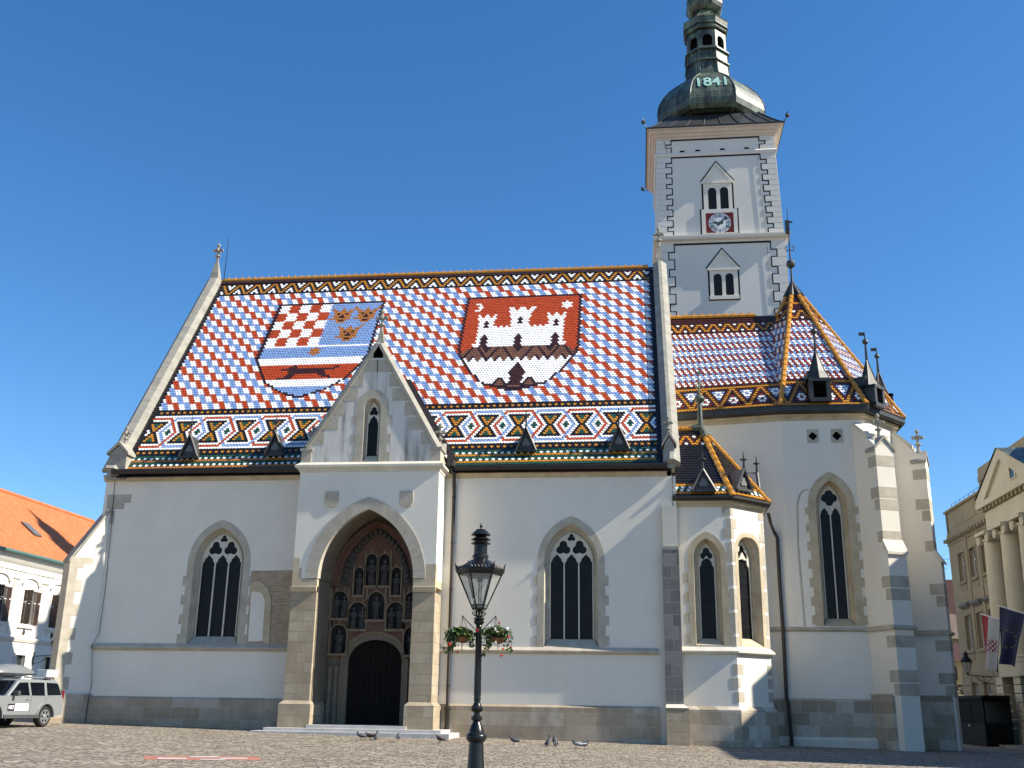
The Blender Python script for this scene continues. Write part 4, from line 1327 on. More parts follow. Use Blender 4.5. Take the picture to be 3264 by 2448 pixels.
# small triangular dormers along the eaves
def dormer(x, r_base, wdt, hgt, fin, parent, pos, back):
    """pos(a, r): roof surface"""
    base = pos(x, r_base)
    b = MB(); y0, z0 = base.y, base.z
    def body(bb, w_, h_, y, mi=0):
        bb.face([(base.x - w_, y, z0), (base.x + w_, y, z0), (base.x, y, z0 + h_)], mi)
    b.face([(base.x - wdt, y0 - .28, z0 - .05), (base.x, y0 - .28, z0 + hgt), (base.x, y0 + back, z0 + hgt), (base.x - wdt, y0 + .05, z0 - .05)])
    b.face([(base.x + wdt, y0 - .28, z0 - .05), (base.x, y0 - .28, z0 + hgt), (base.x, y0 + back, z0 + hgt), (base.x + wdt, y0 + .05, z0 - .05)])
    for s_ in (-1, 1):
        e = Vector((base.x + s_ * wdt, y0 - .30, z0 - .03)); t = Vector((base.x, y0 - .30, z0 + hgt + .03))
        b.tube([e, t], .045, 4); 
        b.face([e + Vector((0, 0, -.05)), t + Vector((0, 0, -.05)), t + Vector((0, .3, -.05)), e + Vector((0, .3, -.05))])
    o = b.build('dormer', M['metal'], parent)
    c = MB(); c.face([(base.x - wdt * .96, y0 - .2, z0), (base.x + wdt * .96, y0 - .2, z0), (base.x, y0 - .2, z0 + hgt * .96)]); c.box((base.x - wdt, y0 - .3, z0 - .08), (base.x + wdt, y0 + .1, z0 + .0))
    c.build('dormer_front', M['metal'], o)
    t = MB(); Wd = Wall(0, y0 - .205, 0); t.prism(Wd, foil(base.x, z0 + hgt * .34, wdt * .42, 3, pi / 2, 24), 0, .02); t.build('trefoil', M['metal_light'], o)
    f = MB()
    f.tube([(base.x, y0 - .25, z0 + hgt), (base.x, y0 - .25, z0 + hgt + fin)], [.05, .018], 6)
    f.lathe([(.03, 0), (.13, .03), (.13, .06), (.03, .10)], base.x, y0 - .25, 8, 0, z0 + hgt + fin * .55)
    f.build('finial', M['metal'], o)


for f_, x, y in (('Z', 1225, 1515), ('Z', 1770, 1505), ('o', 1678, 1440), ('R', 765, 1130)):
    d = ray(f_, x, y); n_ = Vector((0, -(HR - HE), YR + .3)).normalized()
    p = CAM + d * ((_E0 - CAM).dot(n_) / d.dot(n_))
    rr = (1 - (p.z - HE) / (HR - HE)) * NROW - .75
    dormer(p.x - XL, rr, .46, 1.02, .85, church, nave_pos, .85)

# ------------------------------------------------------------------ buttress at the east end of the nave
def ea(x, y, d=.35): return W0.at('E', x, y, d)
xb0, xb1 = ea(48, 620)[0], ea(128, 620)[0]
zt, zd = ea(80, 415)[1], ea(80, 618)[1]
zpb = ea(100, 1418, .6)[1]
b = MB(); b.prism(W0, [(xb0 + .04, zd - .01), (xb1, zd - .01), (xb1, zt), (xb0 + .04, zt)], -.02, .34); 
o = b.build('buttress', M['stone_light'], church)
b = MB(); mould(b, W0, xb0, xb1 + .02, [(-.02, zd - .14), (.36, zd - .14), (.38, zd), (-.02, zd)]); b.build('drip_stone', M['stone'], o)
b = MB(); b.box((xb0, -.35, zpb), (xb1 + .03, .02, zd - .14)); b.build('buttress_shaft', M['stone_dark'], o)
b = MB(); b.box((xb0 - .02, -.62, -.5), (xb1 + .22, .02, zpb - .1)); b.build('buttress_plinth', M['pier'], o)
b = MB(); b.add([(xb0 - .04, -.64, zpb - .1), (xb1 + .24, -.64, zpb - .1), (xb1 + .24, 0, zpb - .1), (xb0 - .04, 0, zpb - .1), (xb0 + .0, -.352, zpb + .04), (xb1 + .03, -.352, zpb + .04), (xb1 + .03, 0, zpb + .04), (xb0, 0, zpb + .04)],
                [(0, 1, 5, 4), (1, 2, 6, 5), (2, 3, 7, 6), (3, 0, 4, 7), (0, 3, 2, 1)]); b.build('plinth_weathering', M['stone_light'], o)
b = MB(); b.prism(W0, [(xb0 + .55, zt), (xb1, zt), (xb1, zcor), (xb0 + .55, zcor)], -.05, .004); b.build('wall_pier', M['plaster'], o)

# ------------------------------------------------------------------ south chapel (half octagon)
YC0 = .2
WC = Wall(0, YC0, 0)
def ce(x, y, d=0.): return WC.at('E', x, y, d)
xc1 = (ce(389, 520)[0] + ce(424, 1120)[0] + ce(440, 1420)[0]) / 3
WCE = Wall(xc1, YC0, radians(45))
Ls = sum(WCE.at('E', x, y)[0] for x, y in ((561, 520), (588, 1080))) / 2
xc2, yc2 = xc1 + Ls * .7071, YC0 + Ls * .7071
YAX = YC0 + Ls / .828
zce = ce(250, 420)[1]
zcs0, zcs1 = ce(250, 1135)[1], ce(250, 1162)[1]
zcp = ce(250, 1425)[1]
ch, chE = [], []
def cwin(W, f, al, ar, ap, gl, gr, gap, gbot, dep, hl, band=.25, teeth=True, lim=None):
    a0, a1, aa = W.at(f, *al)[0], W.at(f, *ar)[0], W.at(f, *ap)
    if lim:
        a0, a1 = lim
    q0, q1, q2, q3 = W.at(f, *gl, -dep), W.at(f, *gr, -dep), W.at(f, *gap, -dep), W.at(f, *gbot, -dep)
    return gothic_window(W, hl, (a0, a1, W.at(f, (al[0] + ar[0]) / 2, (al[1] + ar[1]) / 2)[1], aa[1]), ((q1[0] - q0[0]) / 2, q3[1], q0[1] - .1, q2[1]), dep, 1, W.at(f, al[0], gbot[1] + 32)[1], .012, teeth, band, M['stone_warm'])
cwin(WC, 'E', (175, 675), (372, 680), (270, 543), (229, 690), (313, 690), (268, 603), (275, 1083), .4, ch)
wse = cwin(WCE, 'E', (424, 640), (548, 650), (486, 553), (440, 690), (508, 690), (470, 600), (480, 1085), .4, chE, .17, False, (.20, Ls - .24))
b = MB()
b.flat(WC, [(8.1, -.5), (xc1, -.5), (xc1, zce + .2), (8.1, zce + .2)], 0, 0, ch)
b.flat(WCE, [(0, -.5), (Ls, -.5), (Ls, zce + .2), (0, zce + .2)], 0, 0, chE)
b.face([(xc2, yc2, -.5), (xc2, 5, -.5), (xc2, 5, zce + .2), (xc2, yc2, zce + .2)])
chap = b.build('chapel_wall', M['plaster'], church)
# quoins at the two corners
b = MB()
z = zcs0 + .1; k = 0
while z < zce - .3:
    h = .44; ww = .36 if k % 2 else .20
    if k % 2 == 0 or True:
        b.wbox(WC, xc1 - ww, xc1 + .006, z, z + h - .02, -.01, .0105); b.wbox(WCE, -.003, (.36 if k % 2 == 0 else .18), z, z + h - .02, -.01, .0105)
        b.wbox(WCE, Ls - (.36 if k % 2 else .2), Ls + .004, z, z + h - .02, -.01, .0105)
    z += .44 * (1 if k % 2 else 1.25); k += 1
z = zcp + .2; k = 0
while z < zcs1 - .4:
    b.wbox(WC, xc1 - (.3 if k % 2 else .16), xc1 + .006, z, z + .4, -.01, .0105); b.wbox(WCE, -.003, .16 if k % 2 else .36, z, z + .4, -.01, .0105); b.wbox(WCE, Ls - .3, Ls + .004, z, z + .4, -.01, .0105)
    z += .55; k += 1
b.build('quoin', M['stone'], chap)
line = [(8.2, YC0, 0), (xc1, YC0, 0), (xc2, yc2, 0), (xc2, 4.6, 0)]
b = MB(); sweep(b, line, [(-.03, zcs1), (.07, zcs1), (.10, zcs1 + .05), (.19, zcs1 + .08), (.19, zcs1 + .14), (.0, zcs0 + .10), (-.03, zcs0 + .10)]); b.build('string_course', M['stone_light'], chap)
b = MB(); sweep(b, line, [(-.03, -.6), (.14, -.6), (.14, zcp - .12), (.0, zcp + .02), (-.03, zcp + .02)]); b.build('plinth', M['apse_base'], chap)
b = MB(); sweep(b, line, [(-.03, zce), (.04, zce), (.07, zce + .10), (.16, zce + .15), (.18, zce + .24), (-.03, zce + .24)]); b.build('cornice', M['stone_warm'], chap)
zge = zce + .24
b = MB(); sweep(b, line, [(.0, zge), (.28, zge), (.36, zge + .10), (.36, zge + .19), (.30, zge + .19), (.0, zge + .12)]); b.build('gutter', M['pipe'], chap)


def in_edges(pl, pr, ql, qr):
    """test (a,t) between the left edge pl-ql and the right edge pr-qr"""
    def f(a, t):
        tt = max(0., min(1.2, t))
        return pl[0] + (ql[0] - pl[0]) * tt + .03 <= a <= pr[0] + (qr[0] - pr[0]) * tt - .03
    return f


def roof_face(name, parent, eL, eR, tL, tR, pitch, colour, off=0, uw=.0752):
    """tiled roof plane from eave eL-eR up to top tL-tR (tL may equal tR)"""
    eL, eR, tL, tR = map(Vector, (eL, eR, tL, tR))
    ex = (eR - eL).normalized(); mid = (tL + tR) / 2; up = (mid - eL); up = up - ex * up.dot(ex); H = up.length; up.normalize()
    NR = int(H / pitch)
    la, ra = (tL - eL).dot(ex), (tR - eL).dot(ex); L = (eR - eL).dot(ex)
    edge = in_edges((0,), (L,), (la,), (ra,))
    def pos(a, r):
        return eL + ex * (a - U0) + up * ((NR - r) * pitch)
    def keep(a, r):
        t = (NR - r - .5) * pitch / H
        return edge(a - U0, t)
    b = MB(); nn = ex.cross(up)
    if nn.z < 0:
        nn = -nn
    b.face([eL - nn * .02, eR - nn * .02, tR - nn * .02, tL - nn * .02] if (tL - tR).length > .01 else [eL - nn * .02, eR - nn * .02, tL - nn * .02])
    o = b.build('roof_plane', M['brown_tile'], parent)
    lo, hi = min(0, la), max(L, ra)
    tiles(name, o, pos, NR, None, lambda r: int(lo / uw) - 2, lambda r: int(hi / uw) + 2, NR, lambda r, u: colour(NR - 1 - r, u + off), .026, keep, None, uw)
    return o


def hip(b, p, q, r=.12, n=None, mi=0, start=0.0):
    """knobbed hip tiles from p (low) to q (high)"""
    p, q = Vector(p), Vector(q); L = (q - p).length; t = (q - p) / L
    n = n or int(L / .40)
    for i in range(n):
        f0, f1 = i / n, (i + 1.08) / n
        b.tube([p + t * L * f0, p + t * L * min(1, f1)], [r * 1.12, r * .86], 8, mi)
        c = p + t * L * (f0 + .03) + Vector((0, 0, r))
        b.tube([c, c + Vector((0, 0, .13))], [.034, .02], 5, mi)


def chapel_colour(rb, u):
    if rb == 0:
        return 'K'
    if rb in (1, 4):
        return 'O'
    if rb in (2, 3):
        return 'W' if (u - (1 if rb == 3 else 0)) % 4 < 2 else 'G'
    if 21 <= rb <= 24:
        k = 24 - rb; v = u + (1 if (rb + 1 + k + 1) % 2 else 0); d = abs((v + 5) % 10 - 5)
        if d == k + 1 or (k == 0 and d <= 1) or (k == 3 and d >= 4):
            return 'O'
        if (k == 0 and d == 5) or (k == 3 and d == 0):
            return 'W'
        return 'Z'
    return 'K'


oh = .30; zet = zge + .16
e0 = (8.25, YC0 - oh, zet); e1 = (xc1 + oh * .414, YC0 - oh, zet); e2 = (xc2 + oh, yc2 - oh * .414, zet); e3 = (xc2 + oh, 2 * YAX - yc2, zet)
apx = PY('K', 330, 1050, YAX)
rt0, rt1 = Vector((8.25, YAX, apx.z)), Vector((apx.x, YAX, apx.z))
CP = ((rt1 - Vector(e1)).length) / 34
rf = []
crs = roof_face('tile_field', church, e0, e1, rt0, rt1, .172, chapel_colour)
roof_face('tile_field', church, e1, e2, rt1, rt1, .172, chapel_colour)
roof_face('tile_field', church, e2, e3, rt1, rt1, .172, chapel_colour)
b = MB(); cap = rt1 - (rt1 - Vector(e1)) * .14
hip(b, e1, cap, .13); cap2 = rt1 - (rt1 - Vector(e2)) * .10; hip(b, e2, cap2, .13)
hip(b, rt0 + Vector((0, 0, .02)), rt1 - Vector((.35, 0, -.02)), .12)
b.build('hip_tile', M['orange_tile'], crs, smooth=True)
b = MB(); b.tube([cap, rt1 + Vector((0, 0, .1))], [.17, .12], 8); b.tube([cap2, rt1 + Vector((0, 0, .1))], [.17, .12], 8)
b.tube([rt1 + Vector((-.4, 0, .02)), rt1 + Vector((0, 0, .05))], .2, 6); b.tube([rt1 + Vector((0, -.1, -.9)), rt1 + Vector((0, 0, .2))], [.3, .12], 4)
z = rt1.z
b.lathe([(.14, 0), (.10, 1.2), (.09, 1.25), (.2, 1.32), (.26, 1.45), (.2, 1.60), (.05, 1.68), (.04, 2.2)], rt1.x, rt1.y, 12, 0, z)
for a in range(4):
    c_, s_ = cos(a * pi / 2 + .4), sin(a * pi / 2 + .4)
    b.tube([(rt1.x, rt1.y, z + 1.95), (rt1.x + .22 * c_, rt1.y + .22 * s_, z + 2.05), (rt1.x + .25 * c_, rt1.y + .25 * s_, z + 2.22), (rt1.x + .1 * c_, rt1.y + .1 * s_, z + 2.3)], .02, 5)
b.tube([(rt1.x, rt1.y, z + 2.1), (rt1.x, rt1.y, z + 3.1)], [.03, .015], 6)
b.obox((rt1.x, rt1.y, z + 2.75), (.14, 0, 0), (0, .02, 0), (0, 0, .04))
b.build('roof_finial', M['copper'], crs, smooth=True)
# dormers of the chapel
def plane_pos(e0_, e1_, t_):
    e0_, e1_, t_ = Vector(e0_), Vector(e1_), Vector(t_); ex = (e1_ - e0_).normalized(); up = t_ - e0_; up -= ex * up.dot(ex); n_ = ex.cross(up).normalized()
    return e0_, ex, up.normalized(), n_
def dormer3(f, x, y, E, s=1.0):
    o_, ex, up, n_ = plane_pos(*E); base = onp(f, x, y, o_, n_)
    out = Vector((ex.y, -ex.x, 0)); out.normalize()
    w_, h_, bk = .52 * s, .95 * s, .7 * s
    A_, B_, C_ = base - ex * w_ + out * .22, base + ex * w_ + out * .22, base + out * .22 + Vector((0, 0, h_))
    b = MB(); b.face([A_, C_, C_ - out * bk * 1.3, A_ - out * .4]); b.face([B_, C_, C_ - out * bk * 1.3, B_ - out * .4])
    b.tube([A_ + out * .02, C_ + out * .02], .045, 4); b.tube([B_ + out * .02, C_ + out * .02], .045, 4)
    o = b.build('dormer', M['metal_light'], church)
    k = MB(); k.face([A_ - out * .08, B_ - out * .08, C_ - out * .08]); k.obox(base + out * .05, ex * w_, out * .2, Vector((0, 0, .06))); k.build('dormer_front', M['metal'], o)
    Wd = Wall(0, 0, 0); Wd.o = Vector((base.x, base.y, 0)) + out * .15; Wd.e = ex; Wd.n = out
    t = MB(); t.prism(Wd, foil(0, base.z + h_ * .36, w_ * .4, 3, pi / 2, 24), 0, .03); t.build('trefoil', M['metal_light'], o)
    k = MB(); k.tube([C_, C_ + Vector((0, 0, .75))], [.06, .02], 6); k.lathe([(.03, 0), (.16, .03), (.16, .07), (.03, .1)], C_.x, C_.y, 10, 0, C_.z + .36); k.build('finial', M['metal'], o)
dormer3('J', 565, 1250, (e0, e1, rt1)); dormer3('J', 1230, 1240, (e1, e2, rt1)); dormer3('K', 690, 1475, (e2, e3, rt1), .9)

# ------------------------------------------------------------------ chancel with polygonal apse
ZE = 15.71
p0 = PZ('K', 150, 945, ZE); c1 = PZ('K', 880, 893, ZE); c2 = PZ('K', 1466, 887, ZE)
c1 = Vector((c1.x, 4.2, ZE)); c2 = Vector((c2.x, 4.2, ZE))
c3 = Vector((20.0, 6.95, ZE)); c4 = Vector((20.0, 11.1, ZE)); c5 = Vector((c2.x, 13.85, ZE)); c6 = Vector((c1.x, 13.85, ZE))
p0 = Vector((8.2, max(4.6, min(6.2, p0.y)), ZE))
ZRC = 22.15
apex = PY('o', 2525, 908, YR)
OHC = .42
def inset(p, q): return p
walls = [Vector((p0.x, p0.y + OHC, 0)), Vector((c1.x + .02, c1.y + OHC, 0)), Vector((c2.x - .17, c2.y + OHC, 0)), Vector((c3.x - OHC, c3.y + .17, 0)), Vector((c3.x - OHC, c4.y - .17, 0)), Vector((c5.x - .17, c5.y - OHC, 0)), Vector((8.2, c5.y - OHC, 0))]
WS = Wall(0, walls[1].y, 0)
WSE = Wall(walls[2].x, walls[2].y, atan2(walls[3].y - walls[2].y, walls[3].x - walls[2].x))
hs_, hse = [], []
def wa(x, y, d=0.): return WS.at('W', x, y, d)
oL, oR, oA = wa(268, 200), wa(497, 175), wa(372, 36)
qL, qR, qA, qB = wa(326, 220, -.5), wa(433, 220, -.5), wa(370, 100, -.5), wa(410, 756, -.5)
zsc = wa(400, 800)[1]
gothic_window(WS, hs_, (oL[0], oR[0], oL[1], oA[1]), ((qR[0] - qL[0]) / 2 * 1.02, qB[1], qL[1], qA[1]), .5, 2, wa(400, 792)[1], .02, True, .36, M['stone_warm'])
lse = (walls[3] - walls[2]).length
qF = [WSE.at('F', x, y) for x, y in ((500, 440), (545, 700))]
gothic_window(WSE, hse, (lse * .5 - .85, lse * .5 + .85, oL[1], oA[1] + .2), (.42, qB[1], qL[1], qA[1]), .5, 1, wa(400, 792)[1], .02, True, .34, M['stone_warm'])
for x0, x1, y0, y1 in ((1058, 1145, 1053, 1145), (1220, 1312, 1051, 1143)):
    a0, z1 = WS.at('K', x0, y0); a1, z0 = WS.at('K', x1, y1); quatrefoil_vent(WS, a0, a1, z0, z1); hs_.append(foil((a0 + a1) / 2, (z0 + z1) / 2, (a1 - a0) * .37, 4, pi / 2, 24))
a0, z1 = WSE.at('K', 1600, 1095); a1, z0 = WSE.at('K', 1643, 1178); quatrefoil_vent(WSE, a0, a0 + .8, z0, z1)
b = MB()
b.face([(walls[0].x, walls[0].y, -.8), (walls[1].x, walls[1].y, -.8), (walls[1].x, walls[1].y, ZE), (walls[0].x, walls[0].y, ZE)])
b.flat(WS, [(walls[1].x, -.8), (walls[2].x, -.8), (walls[2].x, ZE), (walls[1].x, ZE)], 0, 0, hs_)
b.flat(WSE, [(0, -.8), (lse, -.8), (lse, ZE), (0, ZE)], 0, 0, hse)
for i in (3, 4, 5):
    p, q = walls[i], walls[i + 1]; b.face([(p.x, p.y, -.8), (q.x, q.y, -.8), (q.x, q.y, ZE), (p.x, p.y, ZE)])
chan = b.build('chancel_wall', M['plaster'], church)
wl3 = [Vector((p.x, p.y, 0)) for p in walls]
zfb = WS.at('K', 1200, 937, .42)[1]; zcb2 = WS.at('K', 1200, 990)[1]
b = MB(); sweep(b, wl3, [(-.05, zcb2), (.04, zcb2), (.07, zcb2 + .12), (.15, zcb2 + .17), (.18, zcb2 + .30), (.28, zcb2 + .38), (.30, zfb + .02), (-.05, zfb + .02)]); b.build('cornice', M['stone_warm'], chan)
b = MB(); sweep(b, wl3, [(-.02, zfb + .02), (.38, zfb + .02), (.46, zfb + .12), (.46, ZE - .06), (.50, ZE - .02), (.50, ZE + .02), (-.02, ZE + .02)]); b.build('eaves_fascia', M['metal'], chan)
zq0, zq1 = wa(300, 796)[1], wa(300, 818)[1]
wlb = [Vector((p.x, p.y, 0)) for p in walls]
b = MB(); sweep(b, wlb, [(-.05, zq1), (.06, zq1), (.16, zq1 + .08), (.16, zq1 + .14), (.0, zq0), (-.05, zq0)]); b.build('string_course', M['stone'], chan)
zpp = WS.at('F', 250, 1410)[1]
b = MB(); sweep(b, wlb, [(-.05, -.8), (.12, -.8), (.12, zpp - .1), (.0, zpp), (-.05, zpp)]); b.build('plinth', M['apse_base'], chan)
b = MB(); sweep(b, wlb, [(-.05, -.8), (.24, -.8), (.24, zpp - 1.75), (.13, zpp - 1.62), (-.05, zpp - 1.62)]); b.build('footing', M['stone_light'], chan)
# trace of a blocked niche beside the big window
b = MB()
na = [wa(x, y) for x, y in ((255, 792), (222, 400), (218, 195), (228, 150), (250, 125), (272, 122))]
nb = [wa(x, y) for x, y in ((290, 792), (268, 400), (260, 260), (264, 200), (268, 180), (270, 175))]
b.ring(WS, na, .012, nb, -.10); b.ring(WS, [(x - .06, z) for x, z in na], .0, na, .014)
b.build('blocked_niche', M['stone'], chan)
b = MB()
for x0, x1, y0, y1 in ((147, 217, 678, 748), (110, 160, 612, 650)):
    a0, z1 = wa(x0, y0); a1, z0 = wa(x1, y1); b.wbox(WS, a0, a1, z0, z1, -.05, .012) if a0 > walls[1].x else None
b.build('exposed_stone', M['brick'], chan)


def chancel_colour(rb, u):
    if rb in (0, 9):
        return 'O'
    if rb < 9:
        k = 8 - rb; d = abs((u + 9) % 18 - 9); x = (u + 9) % 18 - 9
        if d == k + 1 or (k == 0 and d <= 1) or (k == 7 and d >= 8):
            return 'O'
        if d > k + 1:
            e = 9 - d
            if k == 1:
                return 'B' if e == 3 else 'W' if e == 1 else 'Z'
            if k == 2:
                return 'W' if e == 2 else 'B' if e == 0 else 'Z'
            if k == 3:
                return 'W' if e == 1 else 'Z'
            if k == 4:
                return 'B' if e == 0 else 'Z'
            return 'Z'
        return {3: {0: 'M'}, 4: {1: 'W'}, 5: {0: 'M', 2: 'W'}, 6: {1: 'W', 3: 'M'}}.get(k, {}).get(d, 'Z')
    if rb in (10, 37):
        return 'Z'
    if rb <= 36:
        m = 36 - rb; g, k = divmod(m, 3); p = (u - k - g) % 4
        own, nxt = ('M', 'B') if g % 2 == 0 else ('B', 'M')
        if k < 2:
            return 'W' if p < 2 else own
        return nxt if p < 2 else own
    if rb <= 41:
        k = 41 - rb; v = u + 1; d = abs((v + 5) % 10 - 5)
        if d == k + 1 or (k == 0 and d <= 1) or (k == 3 and d >= 4):
            return 'O'
        if (k == 0 and d == 5) or (k == 3 and d == 0):
            return 'W'
        return 'Z'
    return 'O' if rb == 45 else 'Z'


def chancel_low(rb, u):
    return 'Z' if rb >= 42 else chancel_colour(rb, u)


PIT = .1735
# straight part: ruled between the slightly splayed eave and the level ridge
R0, R1 = Vector((8.2, YR, ZRC)), Vector((14.6, YR, ZRC)); Eo0, Eo1 = p0, c1
def ch_pos(a, r, NR=46.4):
    t = 1 - r / NR; x = a - U0
    f = x / (c1.x - p0.x)
    return (Eo0 + (Eo1 - Eo0) * f) * (1 - t) + Vector((p0.x + x, YR, ZRC)) * t
b = MB(); b.face([Eo0 - Vector((0, 0, .05)), Eo1 - Vector((0, 0, .05)), Vector((c1.x, YR, ZRC - .05)), R0 - Vector((0, 0, .05))])
b.face([R0, Vector((15.3, YR, ZRC - .05)), Vector((15.3, 13.85, ZE)), Vector((8.2, 13.85, ZE))])
croof = b.build('chancel_roof', M['brown_tile'], church)
nu = int((c1.x + .2 - p0.x) / .0752)
tiles('tile_field', croof, ch_pos, 46, None, lambda r: 0, lambda r: nu + int(12 * (1 - r / 46.)), 46, lambda r, u: chancel_low(45 - r, u - 8), .026, None, None, .0752)
c0 = Vector((c1.x - (c3.x - c2.x), c3.y, ZE))
def apse_face(a_, b_, off):
    return roof_face('tile_field', church, a_, b_, apex, apex, PIT, chancel_colour, off)
s_face = apse_face(c1, c2, 4); apse_face(c2, c3, 8); apse_face(c3, c4, 2); apse_face(c0, c1, 0)
b = MB(); b.face([c4, c5, apex]); b.face([c5, c6, apex]); b.face([c6, Vector((c0.x, c4.y, ZE)), apex]); b.build('roof_plane', M['brown_tile'], church)
b = MB()
for c_ in (c1, c2, c3, c4):
    hip(b, c_ + Vector((0, 0, .02)), apex - (apex - c_) * .09, .13)
v0 = Vector((c0.x, c0.y, ZE)); vt = apex - (apex - v0) * .09
tt = (ZRC - .25 - ZE) / (apex.z - ZE); hip(b, v0 + (apex - v0) * tt, vt, .12)
b.build('hip_tile', M['orange_tile'], s_face, smooth=True)
b = MB(); hip(b, (8.6, YR, ZRC + .03), (13.3, YR, ZRC + .03), .12); b.build('ridge_tile', M['orange_tile'], croof, smooth=True)
b = MB()
for c_ in (c1, c2, c3, v0):
    b.tube([apex - (apex - c_) * .10, apex + Vector((0, 0, .15))], [.17, .09], 6)
vz = apex.z
b.lathe([(.16, -.3), (.09, .1), (.06, .35), (.05, .95), (.12, 1.0), (.23, 1.12), (.25, 1.25), (.2, 1.38), (.05, 1.46), (.035, 2.2)], apex.x, apex.y, 12, 0, vz)
for sx in (-1, 1):
    b.tube([(apex.x, apex.y, vz + 2.1), (apex.x + sx * .18, apex.y, vz + 2.0), (apex.x + sx * .26, apex.y, vz + 2.2), (apex.x + sx * .14, apex.y, vz + 2.32)], .03, 5)
b.tube([(apex.x, apex.y, vz + 2.0), (apex.x, apex.y, vz + 4.6)], [.04, .015], 6)
b.obox((apex.x - .05, apex.y, vz + 3.45), (.12, 0, 0), (0, .02, 0), (0, 0, .42)); b.obox((apex.x + .14, apex.y, vz + 3.75), (.1, 0, 0), (0, .02, 0), (0, 0, .05))
b.build('weather_vane', M['metal'], s_face)


def turret(f, x, y, E, up_h, s=1.0, flag=True):
    """louvred spirelet standing on a roof plane above the eave"""
    o_, ex, up, n_ = plane_pos(*E); base = onp(f, x, y, o_, n_)
    out = Vector((ex.y, -ex.x, 0)).normalized()
    w_, hb, hs_ = .48 * s, 1.1 * s, 1.55 * s
    c = base - out * .12
    b = MB()
    for sx in (-1, 1):
        b.obox(c + ex * sx * (w_ - .1) + Vector((0, 0, hb / 2)), ex * .10, out * .42, Vector((0, 0, hb / 2)))
    b.obox(c - out * .3 + Vector((0, 0, hb / 2)), ex * w_, out * .25, Vector((0, 0, hb / 2))); b.obox(c + Vector((0, 0, .09)), ex * w_, out * .45, Vector((0, 0, .09))); b.obox(c + Vector((0, 0, hb - .08)), ex * w_, out * .45, Vector((0, 0, .08)))
    b.obox(c - out * 1.0 + Vector((0, 0, hb + .1)), ex * w_ * .95, out * 1.0, Vector((0, 0, .4)))
    o = b.build('louvre_dormer', M['metal'], church)
    k = MB()
    for i in range(7):
        k.obox(c + out * .12 + Vector((0, 0, .25 + i * (hb - .45) / 6.5)), ex * (w_ - .2), out * .14, Vector((0, 0, .012)) - out * 0)
    k.build('louvre', M['louver'], o)
    k = MB(); ct = c - out * .1 + Vector((0, 0, hb)); tip = ct + Vector((0, 0, hs_))
    q = 6; ring_ = [ct + (ex * cos(pi * (2 * i + 1) / q) * 1.15 + out * sin(pi * (2 * i + 1) / q)) * w_ * 1.12 for i in range(q)]
    rg2 = [ct + Vector((0, 0, .42 * s)) + (ex * cos(pi * (2 * i + 1) / q) * 1.1 + out * sin(pi * (2 * i + 1) / q)) * w_ * .72 for i in range(q)]
    for i in range(q):
        j = (i + 1) % q
        k.face([ring_[i], ring_[j], rg2[j], rg2[i]]); k.face([rg2[i], rg2[j], tip])
        k.tube([ring_[i], rg2[i], tip], .025, 4)
    k.face(ring_); k.build('spirelet', M['metal'], o)
    k = MB(); k.tube([tip - Vector((0, 0, .1)), tip + Vector((0, 0, .75 * s)), tip + Vector((0, 0, 1.35 * s))], [.07, .045, .02], 6); k.ball(tip + Vector((0, 0, .85 * s)), .15 * s, 10)
    if flag:
        k.obox(tip + Vector((-.13, 0, 1.27 * s)), (.15, 0, 0), (0, .012, 0), (0, 0, .09))
    k.build('vane', M['metal'], o)


turret('K', 1150, 870, (c1, c2, apex), 0, 1.06, False)
turret('P', 1060, 1205, (c2, c3, apex), 0, .98)
turret('P', 1225, 1290, (c3, c4, apex), 0, .9)


